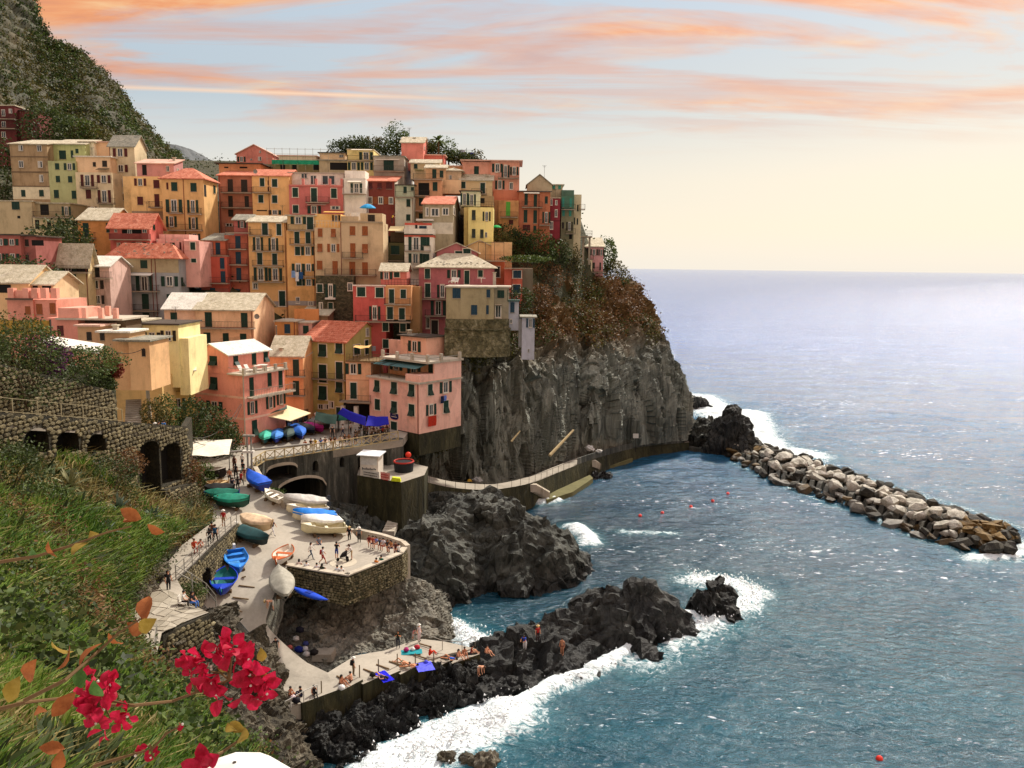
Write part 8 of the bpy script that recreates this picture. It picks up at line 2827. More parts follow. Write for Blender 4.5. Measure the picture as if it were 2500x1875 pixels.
MB().hexa([(-.25,-.35,.4),(.25,-.35,.4),(.25,.3,.5),(-.25,.3,.5),(-.25,-.1,.75),(.25,-.1,.75),(.25,.35,1.0),(-.25,.35,1.0)]).build('seat',plain(S(20,18,18),.8,name='black_fabric'),sr)
MB().bar((-.25,.3,.7),(-.25,.75,1.05),.04).bar((.25,.3,.7),(.25,.75,1.05),.04).bar((-.27,.75,1.05),(.27,.75,1.05),.04).bar((-.27,.35,.15),(0,-.5,.3),.04).bar((.27,.35,.15),(0,-.5,.3),.04).build('frame',M_iron,sr)
whm=MB().tube([(-.03,0,0),(.03,0,0)],.16,12).mesh('wheel',plain(S(16,16,16),.7,name='tyre'))
for q in((-.3,.35,.16),(.3,.35,.16),(0,-.55,.16)):
 link('wheel',whm,sr,q)
pp=MB()
pp.tube([(0,0,0),(0,0,.012)],1.3,28)
o=pp.build('paving_circle',plain(S(186,176,156),.8,name='pale_paving',var=.1))
o.location=P(838,1373,z=TZ+.004)
o['kind']='structure'
# bathing deck
dz=lambda x:3.72-max(0,x-800)*.0036+.08
person('man in a white cap with a black rucksack standing on the deck',P(863,1650,z=3.6),'stand',120,(70,74,70),(120,104,76),'k',hat='W',bag=(14,14,16))
person('tanned bather sitting at the left end of the deck',P(707,1700,z=3.78),'sitground',60,None,(150,60,50),'k',legs_len=0,skin=1,shoes=1)
person('person in black sitting on the steps at the left end of the deck',P(737,1700,z=3.75),'sitground',-70,blk,nav,'k')
person('woman with bare arms sitting on the deck in a dark skirt',P(766,1696,z=3.73),'sitground',30,(30,26,30),blk,'k',1,sleeves=0,skin=0)
person('sunbathing woman leaning towards a companion on the deck edge',P(831,1672,z=3.62),'sitground',70,None,(40,40,50),'k',1,legs_len=0,skin=1,shoes=1)
person('bare chested man with broad tanned back on the deck edge',P(858,1664,z=3.6),'sitground',-110,None,(90,60,50),'k',legs_len=0,skin=0,shoes=1)
person('woman lying on the bright blue towel by the stepped edge',P(928,1655,z=dz(928)),'lie',70,(30,28,34),(40,40,120),'k',1,legs_len=0,sleeves=0,shoes=1)
person('bather with raised knees lying on the middle of the deck',P(982,1620,z=dz(982)),'lie',75,None,(40,90,70),'b',legs_len=0,skin=0,shoes=1)
person('second bather lying beside the one with raised knees',P(1000,1628,z=dz(1000)),'lie',100,None,(70,60,50),'k',legs_len=0,skin=3,shoes=1)
person('person wrapped in bright orange red sitting on the deck',P(1048,1600,z=dz(1048)),'sitground',100,(214,60,30),(206,60,30),'b',sleeves=2)
person('person in dark clothes with raised arms at the back of the deck',P(972,1582,z=3.1),'photo',0,(36,44,30),(24,34,50),'k')
person('woman in a pale long dress at the back edge of the deck',P(1023,1566,z=2.95),'stand',60,(206,190,190),(206,190,190),'w',hat='W',skirt=True)
person('child in pink bending beside the woman in the pale dress',P(1008,1562,z=3.0),'lean',60,(196,130,130),(190,170,170),'b',scale=.7,legs_len=1)
for x,y,lb,c_ in((1098,1610,'bather in blue lying first of the group at the low end of the deck',(30,90,190)),(1117,1607,'bather with bent knees second in the group at the low end',None),(1133,1600,'tanned bather sitting in the middle of the low end group',None),(1150,1598,'bather in dark red at the railing of the low end',(120,30,34))):
 person(lb,P(x,y,z=dz(x)),'sitground' if x>1110 else 'lie',random.uniform(20,110),c_,(60,50,60),'k',random.choice((0,1)),legs_len=0,skin=random.choice((0,1,3)),sleeves=0,shoes=1)
person('bather sitting on the last pale block beyond the railing',P(1186,1597,z=2.45),'sitground',60,None,(40,40,50),'k',1,legs_len=0,skin=0,shoes=1)
person('bather climbing on the dark rock below the low end of the deck',P(1168,1650,z=1.4),'bend',60,None,(206,196,186),'b',legs_len=0,skin=0,shoes=1)
def on_rock(g_,px,py):
 pr=g_.reshape(-1,3)
 q_=(pr-np.array(CAMP))@np.array(CR)
 d_=(1250+F*q_[:,0]/-q_[:,2]-px)**2+(937.5-F*q_[:,1]/-q_[:,2]-py)**2
 near_=np.where(d_<d_.min()+60)[0]
 k_=near_[(-q_[near_,2]).argmin()]
 return Vector(pr[k_])
person('person in a blue top with white skirt on the jagged ridge',on_rock(RIDGE,1285,1582),'lean',-30,(40,70,170),(206,200,200),'k',1,skirt=True)
person('person in a black hat crouching on the jagged ridge',on_rock(RIDGE,1295,1565),'squat',40,blk,(60,40,40),'k')
person('person in a red top and straw hat on the jagged ridge',on_rock(RIDGE,1313,1560),'stand',30,(176,40,36),(60,30,30),'b',hat='S')
person('tanned bather in trunks standing on the seaward side of the ridge',on_rock(RIDGE,1377,1603),'stand',-30,None,(130,70,50),'k',legs_len=0,skin=1,shoes=1)
person('swimmer with red arm bands beside the grey rock',P(1383,1398,z=-.78),'stand',80,(200,40,30),None,'k',skin=0,legs_len=0,sleeves=0)
person('second swimmer near the one with red arm bands',P(1396,1392,z=-.80),'stand',60,None,(120,40,36),'k',skin=1,legs_len=0,sleeves=0)
person('workman in a yellow shirt bending on the roof terrace beside the white house',P(957,545,Y=146),'lean',90,(220,190,60),(40,36,34),'k')
# towels and bags
def towel(label,p,a,w,l_,col):
 mb=MB()
 pts=[(w*(i/6-.5),l_*(j/5-.5),.025+.02*math.sin(i*2.3+j*1.7))for i in range(7)for j in range(6)]
 mb.grid(pts,7,6)
 mb.grid([(x,y,.004)for x,y,z in pts],7,6)
 o_=mb.build('towel',plain(col,.9,name='towel_cloth',var=.15))
 o_.location=p
 o_.rotation_euler=(0,0,R(a))
 return tag(o_,label,'towel','towels on the bathing deck')
towel('royal blue towel under the lying woman by the stepped edge',P(938,1652,z=dz(938)),35,1.0,1.9,S(16,20,200))
towel('crumpled lavender blue towel farther along the stepped edge',P(1037,1628,z=dz(1037)+.05),20,1.5,1.6,S(90,96,230))
towel('teal towel with bright bags on it in the middle of the deck',P(1005,1592,z=dz(1005)),10,1.9,.9,S(30,140,150))
def sack(label,p,s_,col,sq=(1,.8,.8),cat='bag',grp='bags left on the rocks and the deck'):
 mb=MB()
 mb.ball((0,0,s_*sq[2]*.8),s_,9,6,sq=sq)
 mb.v=[(x*(1+.15*math.sin(z*19+y*11)),y*(1+.15*math.cos(x*17)),max(0,z))for x,y,z in mb.v]
 mb.tube([(-s_*.3,0,s_*1.3*sq[2]),(0,0,s_*1.9*sq[2]),(s_*.3,0,s_*1.3*sq[2])],.03,5)
 o_=mb.build('bag',plain(col,.8,name='bag_cloth',var=.15),None,smooth=True)
 o_.location=p
 return tag(o_,label,cat,grp)
RS=SLOPE
for x,y,c_,s_,lb in((727,1545,S(24,22,40),.40,'black bag topmost in the heap on the rock slope'),(722,1558,S(226,224,220),.32,'white bag below the black one on the rock slope'),(734,1586,S(20,36,120),.42,'blue bag in the heap on the rock slope'),(706,1578,S(206,110,100),.3,'pink cloth bag lowest on the rock slope'),(746,1582,S(206,206,210),.32,'pale grey bag right of the blue one'),(752,1596,S(196,190,186),.34,'cream bag at the foot of the heap'),(768,1592,S(30,26,26),.4,'dark rucksack beside the concrete block'),(747,1570,S(60,70,130),.3,'navy striped bag above the blue one')):
 sack(lb,on_rock(RS,x,y),s_,c_)
for x,y,c_,s_,lb in((1018,1585,S(176,30,50),.3,'crimson bag on the teal towel'),(992,1590,S(170,40,110),.26,'magenta bag on the teal towel'),(1008,1588,S(226,226,224),.22,'white bag on the teal towel'),(724,1716,S(24,22,30),.34,'black bag beside the steps at the left end of the deck'),(716,1708,S(226,200,206),.26,'pink and white bag at the left end of the deck'),(910,1652,S(20,18,18),.28,'black bag at the head of the royal blue towel'),(834,1684,S(230,228,224),.3,'white towel bundle beside the sunbathing woman'),(1040,1620,S(70,76,210),.22,'violet bag on the lavender towel')):
 sack(lb,P(x,y,z=dz(x)),s_,c_)
 # broken concrete block on the slope by the deck
bl=on_rock(RS,790,1590)
o=MB().hexa([(-1.0,-.5,-.6),(.9,-.6,-.6),(1.1,.5,-.6),(-.8,.6,-.6),(-.9,-.4,.0),(.8,-.5,.1),(1.0,.4,.35),(-.7,.5,.2)]).build('concrete_block',M_pav)
o.location=bl+Vector((0,0,.15))
tag(o,'tilted slab of broken concrete between the bags and the deck','concrete block')
# ================================================================== PLANTS
L_dark=leaf_mat('dark_leaves',[(0.010,0.017,0.004),(0.024,0.040,0.009),(0.050,0.075,0.017),(0.10,0.125,0.035)],.8)
L_green=leaf_mat('green_leaves',[(0.012,0.025,0.005),(0.035,0.065,0.012),(0.08,0.125,0.022),(0.15,0.19,0.05)],.8)
L_rust=leaf_mat('rust_leaves',[(0.030,0.014,0.005),(0.085,0.038,0.012),(0.17,0.080,0.028),(0.26,0.15,0.06)],.5)
L_olive=leaf_mat('olive_leaves',[(0.028,0.030,0.006),(0.062,0.062,0.013),(0.105,0.095,0.022),(0.17,0.14,0.045)],.35)
L_grass=leaf_mat('grass_blades',[(0.018,0.050,0.004),(0.048,0.115,0.008),(0.11,0.19,0.016),(0.20,0.26,0.04)],.25,.35)
L_straw=leaf_mat('straw_blades',[(0.07,0.062,0.015),(0.15,0.125,0.032),(0.25,0.20,0.062),(0.36,0.29,0.12)],.3,.3)
L_red=leaf_mat('red_leaves',[(0.08,0.012,0.008),(0.18,0.030,0.015),(0.30,0.08,0.04)],1.2)
NR=np.random.default_rng(5)
def leaf_cloud(c_,rad,n_,size,seed=0,shell=.55):
 """n quads (leaf sized) spread through a lumpy ellipsoid"""
 r_=np.random.default_rng(seed)
 d_=r_.normal(size=(n_,3))
 d_/=np.linalg.norm(d_,axis=1,keepdims=True)
 k=shell+(1-shell)*r_.random(n_)**.6
 lump=1+.75*fbm(d_*1.9+seed*3.7,3)
 cen=d_*(k*lump)[:,None]*np.array(rad)
 return blades(cen+np.array(c_),size,r_)
def blades(cen,size,r_,up=.3,aspect=.6):
 n_=len(cen)
 size=np.broadcast_to(np.asarray(size,float),(n_,))*r_.uniform(.6,1.4,n_)
 a=r_.normal(size=(n_,3))
 a[:,2]=np.abs(a[:,2])*.6+up*.3
 a/=np.linalg.norm(a,axis=1,keepdims=True)
 b_=np.cross(a,r_.normal(size=(n_,3)))
 b_/=np.linalg.norm(b_,axis=1,keepdims=True)+1e-9
 a,b_=a*size[:,None],b_*(size*aspect*.5)[:,None]
 v=np.stack([cen-a*.5,cen+b_-a*.05,cen+a*.5,cen-b_-a*.05],1).reshape(-1,3)
 f_=np.arange(n_*4).reshape(-1,4)
 return v,f_
def join(parts):
 vs,fs,k=[],[],0
 for v,f_ in parts:
  vs.append(v)
  fs.append(f_+k)
  k+=len(v)
 return np.concatenate(vs),np.concatenate(fs)
def bush(label,p,rad,n_,size,mt,cat='bush',name='bush',seed=None,group=None,stem=True):
 t_=thing(name,label,cat,p,0,group)
 s_=seed if seed is not None else random.randrange(999)
 v,f_=leaf_cloud((0,0,rad[2]*.7),rad,n_,size,s_)
 link('foliage',np_mesh('foliage',v,f_,mt,False),t_)
 if stem:
  mb=MB()
  for i in range(4):
   a=2*math.pi*i/4+s_
   mb.tube([(0,0,-1.2),(.15*rad[0]*math.cos(a),.15*rad[1]*math.sin(a),rad[2]*.3),(.5*rad[0]*math.cos(a),.5*rad[1]*math.sin(a),rad[2]*.9)],[.09,.07,.03],5)
  mb.build('stem',plain(S(70,56,38),.9,name='bark'),t_)
 return t_
def tree(label,p,h_,rad,n_,size,mt,seed=1,trunk=.22,name='tree'):
 t_=thing(name,label,'tree',p)
 mb=MB()
 mb.tube([(0,0,-1),(.1,.05,h_*.35),(.0,.1,h_*.75)],[trunk,trunk*.8,trunk*.4],7)
 r_=random.Random(seed)
 parts=[]
 for i in range(6):
  a=2*math.pi*i/6+r_.uniform(-.4,.4)
  q=Vector((rad[0]*.55*math.cos(a),rad[1]*.55*math.sin(a),h_-rad[2]+r_.uniform(-.3,.7)*rad[2]))
  mb.tube([(.05,.05,h_*.4),(q.x*.5,q.y*.5,h_*.55),tuple(q)],[trunk*.5,trunk*.35,trunk*.12],5)
  parts.append(leaf_cloud(tuple(q),tuple(x*.52 for x in rad),n_//7,size,seed*10+i,.3))
 parts.append(leaf_cloud((0,0,h_-rad[2]*.3),tuple(x*.6 for x in rad),n_//7,size,seed*10+9,.3))
 mb.build('trunk',plain(S(76,62,44),.9,name='bark',var=.2),t_)
 v,f_=join(parts)
 link('crown',np_mesh('crown',v,f_,mt,False),t_)
 return t_
def palm(label,p,h_,r_len,n_=22,seed=1):
 t_=thing('palm_tree',label,'palm tree',p)
 MB().tube([(0,0,-1),(.1,0,h_*.5),(0,0,h_)],[.25,.2,.18],7).build('trunk',plain(S(96,80,56),.9,name='palm_bark',var=.2),t_)
 rn=random.Random(seed)
 for i in range(n_):
  a=2*math.pi*i/n_*2.4
  el=rn.uniform(-.2,1.25)
  mb=MB()
  pts=[]
  for k in range(6):
   t=k/5
   pts.append(Vector((math.cos(a)*r_len*t*math.cos(el),math.sin(a)*r_len*t*math.cos(el),h_+r_len*t*math.sin(el)-r_len*.55*t*t)))
  sd=Vector((-math.sin(a),math.cos(a),0))
  for q0,q1,w0,w1 in zip(pts[:-1],pts[1:],(.06,.26,.3,.24,.13),(.26,.3,.24,.13,.02)):
   mb.face([q0-sd*w0+Vector((0,0,-.6*w0)),q0,q1,q1-sd*w1+Vector((0,0,-.6*w1))])
   mb.face([q0,q0+sd*w0+Vector((0,0,-.6*w0)),q1+sd*w1+Vector((0,0,-.6*w1)),q1])
  mb.build('frond',L_green,t_)
 return t_
 # skyline trees
for lab,x,y,d_,h_,rad,mt,sd in(('dark round pine behind the yellow modern house on the skyline',862,375,176,4.6,(3.6,3,3.0),L_dark,1),('loose brownish tree left of the skyline hedge',905,372,178,4.4,(4.2,3,2.2),L_olive,2),('tall bright tree rising above the skyline beside the salmon tower',968,372,177,7.2,(3.2,3,4.2),L_green,3),('round green tree right of the palm on the skyline',1095,385,176,4.8,(3.4,3,3.0),L_green,4),('thin bushy tree between the tower and the palm',1052,375,177,3.6,(2.4,2.4,2.2),L_olive,5),('low dark tree under the blue washing on the skyline',1125,395,175,3.2,(3.6,3,2.2),L_dark,6),('small spiky tree above the tall salmon ridge house',1165,395,178,3.4,(2.6,2.4,2.2),L_olive,7)):
 tree(lab,P(x,y,d=d_)-Vector((0,0,1.2)),h_,rad,1400,.42,mt,sd)
palm('palm tree standing between the salmon tower and the round green tree',P(1070,372,d=174),2.6,2.6)
hd=thing('hedge','long dark hedge on the skyline behind the yellow and grey houses','hedge',P(930,385,d=174))
v,f_=join([leaf_cloud(((k-4)*2.4,0,1.4+.5*math.sin(k)),(2.2,1.6,2.4),700,.4,60+k,.4)for k in range(9)])
link('foliage',np_mesh('foliage',v,f_,L_dark,False),hd)
wl_=thing('washing_line','blue washing on a line at the skyline above the trees','laundry',P(1130,380,d=176))
for k,(x0,x1,y0,y1,c_)in enumerate(((1117,1134,374,385,S(30,80,200)),(1144,1157,372,383,S(60,60,130)),(1119,1136,366,373,S(200,206,226)))):
 a,b_=P(x0,y1,d=176)-wl_.location,P(x1,y0,d=176)-wl_.location
 MB().box(a.x,b_.x,-.02+k*.05,.02+k*.05,a.z,b_.z).build('cloth',plain(c_,.9,name='cloth'),wl_)
mb=MB()
for x in(1115,1139,1160):
 p=P(x,386,d=176)-wl_.location
 mb.tube([(p.x,.1,p.z-2),(p.x,.1,p.z+2.2)],.05,5)
mb.tube([(P(1115,366,d=176)-wl_.location).xz.to_3d().xzy+Vector((0,.1,0)),(P(1160,367,d=176)-wl_.location).xz.to_3d().xzy+Vector((0,.1,0))],.03,4)
mb.build('line_post',M_iron,wl_)
# bushes among the houses: (label, px, py, depth, radii, leaves, size, material)
for lab,x,y,d_,rad,n_,sz,mt in(('dark bushes in the gap between deep orange house and dusky pink house',145,600,132,(6,3,4),2200,.5,L_dark),('dark thicket left of the deep orange house',175,575,140,(4,3,3.5),1600,.5,L_dark),('dark tree clump at the left edge beside the weathered tower',5,420,158,(4.5,4,7),1800,.55,L_dark),('dark bushes below the dusky pink house',40,668,112,(7,3,2.4),1800,.4,L_dark),('yellow green bush behind the pale green house',175,325,182,(6,4,4),1600,.6,L_green),('second yellow green bush above the cream houses',215,330,184,(5,4,3),1300,.6,L_olive),('dark bushes in front of the dark red house',110,310,178,(6,4,5),1700,.6,L_dark),('rounded dark bush under the lime door house',1232,590,158,(3.6,3,3.6),1600,.4,L_dark),('dark green bush under the burnt orange house',1268,600,158,(4.2,3,3.4),1800,.4,L_dark),('big green bush right of the middle on the slope below the ridge houses',1312,610,160,(4.5,3,4.0),2000,.4,L_green),('dark bush below the crimson house',1352,618,163,(4.0,3,3.4),1700,.4,L_dark),('tall dark bush next to the pink cliff house',1385,640,168,(3.4,3,4.2),1600,.4,L_olive),('flat vine over the terrace of the orange red end house',1285,632,148,(5,2.4,.7),1200,.35,L_green),('maroon tinted bush beside the lemon yellow house',1222,590,155,(2.6,2,2.2),900,.35,L_olive),('rust brown bush in the gully left of the pink cliff house',1330,680,160,(4.0,3,3.6),1700,.4,L_rust),('rust bush lower in the gully above the lilac tower house',1310,730,150,(3.4,3,3),1500,.4,L_rust),('dark bush beside the orange red end house',1270,735,140,(2.6,2,2.6),1100,.35,L_dark),('feathery bright bush behind the pink cliff house',1482,625,190,(2.6,2.6,4.4),1500,.5,L_green),('pale feathery bush at the end of the cliff terrace',1502,670,190,(3.2,3,3.6),1600,.45,L_olive),('clipped green ball bush on the cliff terrace',1458,722,180,(1.7,1.6,1.5),1000,.25,L_green),('larger clipped green bush on the cliff terrace',1485,712,181,(2.0,1.8,2.0),1100,.25,L_green),('dark hanging bush at the wall of the cliff terrace',1430,700,178,(2.4,2,2.4),1100,.35,L_dark),('big dark bush filling the yard left of the salmon corner house',502,1052,100,(3.4,2.6,3.6),3000,.32,L_dark),('dark shrub nearest the salmon house wall',548,1070,101,(2.4,2,2.4),1800,.3,L_dark),('dark shrub at the end of the arched wall',470,1020,96,(2.0,1.8,2.6),1500,.3,L_dark),('climbing cactus like bush in front of the mustard house',407,1010,92,(1.4,1.2,2.4),1200,.25,L_green),('brownish shrub left of the climbing green bush',375,1015,90,(1.6,1.4,2.0),1200,.25,L_olive),('green ivy bush under the white canvas shelter',490,1165,90,(1.8,1.6,1.8),1300,.22,L_green),('rusty shrub on the slope beside the tall arches',455,1150,86,(1.8,1.6,1.6),1200,.22,L_rust),('round dark green bush in the hollow under the arches',270,1175,66,(2.4,2.0,2.6),2600,.18,L_dark),('brown bush right of the dark hollow bush',315,1130,72,(1.6,1.4,1.4),1200,.18,L_rust),('shaggy bush before the first arch of the wall',40,1125,62,(1.6,1.4,1.3),1400,.2,L_dark),('deep green bush at the left edge below the arches',20,1160,54,(2.6,2.2,2.6),2400,.2,L_dark),('green bush on the bank left of the aloe plants',90,1230,52,(2.2,1.8,1.6),1900,.18,L_green),('low brown bush above the railed path',480,1280,80,(1.8,1.4,1.4),1200,.2,L_olive),('rusty bush on the bank above the path',440,1290,77,(2.2,1.6,1.6),1400,.2,L_rust),('olive bush by the boulders near the path',395,1290,73,(1.8,1.4,1.4),1200,.2,L_olive),('small green tuft growing on the corner of the path railing',470,1440,63.5,(1.2,.6,.7),700,.16,L_green),('red leaved plant beside the path',478,1322,76,(.9,.8,.9),500,.25,L_red),('yellow green weeds along the kerb wall',668,1202,98,(1.4,.8,.6),600,.2,L_green),('weeds below the hoist posts',626,1165,97,(.8,.6,.9),500,.2,L_green)):
 bush(lab,P(x,y,d=d_)-Vector((0,0,rad[2]*.7)),rad,n_,sz,mt)
 # vine garden above the dry stone wall
for i,(x,y,d_,rad,mt,lab)in enumerate(((150,905,76,(4.0,3,2.2),L_dark,'dark vine garden thicket under the long white roof'),(215,880,80,(3.6,3,1.6),L_green,'bright green vines over the pergola below the white roof'),(110,870,74,(2.0,2,2.0),leaf_mat('violet_blossom',[(0.03,0.004,0.03),(0.09,0.008,0.08),(0.16,0.03,0.14)],1.0),'purple flowering shrub beside the vines'),(272,900,84,(1.2,1,1.2),L_red,'red leaved creeper by the garden stairs'),(60,905,68,(4.0,3,3.0),L_dark,'dark green shrubs at the left of the vine garden'),(20,850,70,(3.4,3,3.0),L_olive,'grey green shrubs below the wooden garden fence'),(70,845,72,(3.0,3,2.4),L_green,'light green shrub right of the garden fence'),(240,940,83,(1.8,1.2,1.2),L_dark,'trailing plant over the dry stone wall'))):
 bush(lab,P(x,y,d=d_)-Vector((0,0,rad[2]*.7)),rad,2200,.24,mt)
wr_=thing('shed_roof','long bleached white lean-to roof above the vine garden','roof',P(180,850,d=82))
q4=[P(95,835,d=79),P(240,860,d=83),P(254,840,d=86),P(118,819,d=82)]
MB().hexa([p-wr_.location-Vector((0,0,.2))for p in q4]+[p-wr_.location for p in q4]).build('slab',M_whiteroof,wr_)
mb=MB()
for p in q4:
 p=p-wr_.location
 mb.tube([(p.x,p.y,p.z-4.5),(p.x,p.y,p.z-.2)],.1,6)
mb.hexa([(q4[3]-wr_.location)+Vector(a)for a in((0,0,-4),(.2,.3,-4),(.2,.6,-4),(0,.3,-4))]+[(q4[2]-wr_.location)+Vector(a)for a in((0,0,-.25),(.2,.3,-.25),(.2,.6,-.25),(0,.3,-.25))])
mb.build('post',M_iron,wr_)
gf=thing('garden_fence','yellowed board fence with dark posts at the left edge','fence',P(0,790,d=76))
for i in range(7):
 a,b_=P(-30+i*22,790-i*.5,d=76)-gf.location,P(-30+i*22+20,790-i*.5,d=76)-gf.location
 MB().box(a.x,b_.x,-.05,.05,-1.0,.35).build('board',plain(S(176,140,60),.8,name='yellow_board',var=.25),gf)
 MB().box(b_.x+.003,b_.x+.08,-.1,.1,-1.2,.45).build('post',M_iron,gf)
 # dark red house on the mountain
h=Hs('1',186,0,240,-240,330,'dark wine red house in shade on the mountain slope at the left edge')
h.vol(-260,215,-230,330,S(96,26,24),dep=8,roof='flat',rk='slate',over=.2,ext=4)
h.win('g 20 -180 70 -90; g 120 -190 165 -130; g 20 -20 80 60; g 20 120 80 200',sur=False).balc('-100 200 -60; -100 200 70')
h.vol(215,520,-160,120,S(110,42,38),v=1.5,dep=6,roof='flat',rk='dark',ext=4)
# ---- cover on cliff, mountain and banks: nobody could count it
def scatter(g_,n_,cond,size,seed,mt,name,up=.3,lift=.15,clump=6,spread=.6,aspect=.6):
 r_=np.random.default_rng(seed)
 pts=g_.reshape(-1,3)
 nrm=normals(g_).reshape(-1,3)*facing(g_)
 ok=np.where(cond(pts,nrm))[0]
 pick=r_.choice(ok,n_)
 base=pts[pick]+nrm[pick]*lift
 cen=(base[:,None]+r_.normal(size=(n_,clump,3))*np.broadcast_to(np.asarray(spread),(n_,))[:,None,None]if np.ndim(spread)else base[:,None]+r_.normal(size=(n_,clump,3))*spread).reshape(-1,3)
 v,f_=blades(cen,size,r_,up,aspect)
 return link(name,np_mesh(name,v,f_,mt,False),kind='stuff')
nz=lambda p,s,o:fbm(p*s+o,3)
scatter(CLIFF,3000,lambda p,n:(p[:,2]>24+5*nz(p,.09,3))&(p[:,0]>-12)&(nz(p,.12,8)>-.12),.45,3,L_rust,'cliff_shrubs',lift=.2,spread=.55,clump=7)
scatter(CLIFF,1900,lambda p,n:(p[:,2]>23+5*nz(p,.1,33))&(nz(p,.1,55)>.06),.42,4,L_olive,'cliff_shrubs',lift=.2,spread=.6,clump=8)
scatter(CLIFF,800,lambda p,n:(p[:,2]>24)&(nz(p,.1,75)>.10),.42,5,L_dark,'cliff_shrubs',lift=.3,spread=.7,clump=9)
scatter(CLIFF,500,lambda p,n:(p[:,0]<-9)&(p[:,2]>9)&(p[:,2]<24),.4,6,L_olive,'cliff_shrubs',lift=.2,spread=.5,clump=6)
scatter(MOUNT,1900,lambda p,n:nz(p,.035,3)>.02,.9,7,L_dark,'mountain_shrubs',lift=.5,spread=.9,clump=16,aspect=.8)
scatter(MOUNT,5200,lambda p,n:nz(p,.03,13)>-.1,.8,8,L_olive,'mountain_shrubs',lift=.3,spread=.9,clump=12,aspect=.8)
scatter(MOUNT,1500,lambda p,n:nz(p,.05,23)>.1,.9,9,L_green,'mountain_shrubs',lift=.5,spread=.9,clump=14,aspect=.8)
scatter(BANKG,420,lambda p,n:(nz(p,.13,61)>.02)&(p[:,1]>12),.16,31,L_dark,'undergrowth',lift=.35,spread=.42,clump=70)
scatter(BANKG,330,lambda p,n:(nz(p,.15,71)>.06)&(p[:,1]>14),.15,32,L_green,'undergrowth',lift=.35,spread=.40,clump=60)
scatter(BANKG,260,lambda p,n:(nz(p,.14,81)>.04)&(p[:,1]>26),.17,33,L_rust,'undergrowth',lift=.3,spread=.42,clump=60)
scatter(BANKG,260,lambda p,n:(nz(p,.14,91)>.02)&(p[:,1]>30),.17,34,L_olive,'undergrowth',lift=.3,spread=.42,clump=60)
hillg=np.stack([GX,GY,GZ],-1)
scatter(hillg,2500,lambda p,n:p[:,2]>8,.6,10,L_dark,'hill_shrubs',lift=.3,spread=.8,clump=7)
def grass(g_,n_,cond,len_f,seed,mt,name,wid=.055,lean=.55):
 """curved blades of two segments, rooted on the bank"""
 r_=np.random.default_rng(seed)
 nu,nv=g_.shape[:2]
 u,v=r_.random(n_)*(nu-1.001),r_.random(n_)*(nv-1.001)
 i,j=u.astype(int),v.astype(int)
 fu,fv=(u-i)[:,None],(v-j)[:,None]
 p=g_[i,j]*(1-fu)*(1-fv)+g_[i+1,j]*fu*(1-fv)+g_[i,j+1]*(1-fu)*fv+g_[i+1,j+1]*fu*fv
 k=cond(p)
 p=p[k]
 n_=len(p)
 d_=np.linalg.norm(p-np.array([0,0,H]),axis=1)
 ln=len_f(d_)*r_.uniform(.55,1.3,n_)
 az=r_.uniform(0,2*np.pi,n_)*.35+.6+1.6*nz(p,.15,4)
 le=lean*r_.uniform(.3,1.5,n_)
 out=np.stack([np.cos(az)*le,np.sin(az)*le,np.ones(n_)],1)
 out/=np.linalg.norm(out,axis=1,keepdims=True)
 sd=np.cross(out,r_.normal(size=(n_,3)))
 sd/=np.linalg.norm(sd,axis=1,keepdims=True)
 w=(wid*ln)[:,None]*sd
 m_=p+out*(ln*.55)[:,None]
 tip=p+out*(ln*.95)[:,None]+np.stack([np.cos(az),np.sin(az),-np.ones(n_)*.9],1)*(ln*.38*le)[:,None]
 v_=np.stack([p-w,p+w,m_+w*.9,m_-w*.9,tip+w*.1,tip-w*.1],1).reshape(-1,3)
 b0=np.arange(n_)[:,None]*6
 f_=np.concatenate([b0+np.array([0,1,2,3]),b0+np.array([3,2,4,5])])
 return link(name,np_mesh(name,v_,f_,mt,False),kind='stuff')
gl=lambda d_:.16+.021*d_
grass(BANKG,105000,lambda p:(nz(p,.11,5)>-.14)&(p[:,1]<66),gl,21,L_grass,'grass',.035)
grass(BANKG,20000,lambda p:(nz(p,.11,5)<.04)&(p[:,1]<74),gl,22,L_straw,'grass',.03,.8)
grass(BANKG,22000,lambda p:(nz(p,.16,45)>.10)&(p[:,1]<70),lambda d_:.2+.02*d_,23,L_dark,'weeds',.09,.7)
grass(BANKG,14000,lambda p:(nz(p,.2,85)>.05)&(p[:,1]>30)&(p[:,1]<90),lambda d_:.9+0*d_,24,L_rust,'weeds',.08,.9)
def aloe(label,p,r_len,n_,mt,seed=1):
 t_=thing('aloe_plant',label,'aloe',p)
 rn=random.Random(seed)
 for i in range(n_):
  a=i*2.4+rn.uniform(-.2,.2)
  el=rn.uniform(.25,1.35)
  ln=r_len*rn.uniform(.7,1.1)
  pts,ws=[],(.5,.62,.5,.3,.03)
  for k in range(5):
   t=k/4
   pts.append(Vector((math.cos(a)*ln*t*math.cos(el),math.sin(a)*ln*t*math.cos(el),ln*t*math.sin(el)-ln*.42*t*t*math.cos(el))))
  sd=Vector((-math.sin(a),math.cos(a),0))*ln*.13
  mb=MB()
  for q0,q1,w0,w1 in zip(pts[:-1],pts[1:],ws[:-1],ws[1:]):
   dn_=Vector((0,0,-.05*ln))
   mb.face([q0-sd*w0,q0+dn_*w0,q1+dn_*w1,q1-sd*w1])
   mb.face([q0+dn_*w0,q0+sd*w0,q1+sd*w1,q1+dn_*w1])
  mb.build('leaf',mt,t_)
 return t_
L_aloe=leaf_mat('aloe_leaves',[(0.02,0.045,0.03),(0.06,0.10,0.065),(0.15,0.19,0.13)],1.0,.1)
L_agave=leaf_mat('agave_leaves',[(0.05,0.06,0.02),(0.13,0.13,0.05),(0.26,0.25,0.12)],1.0,.1)
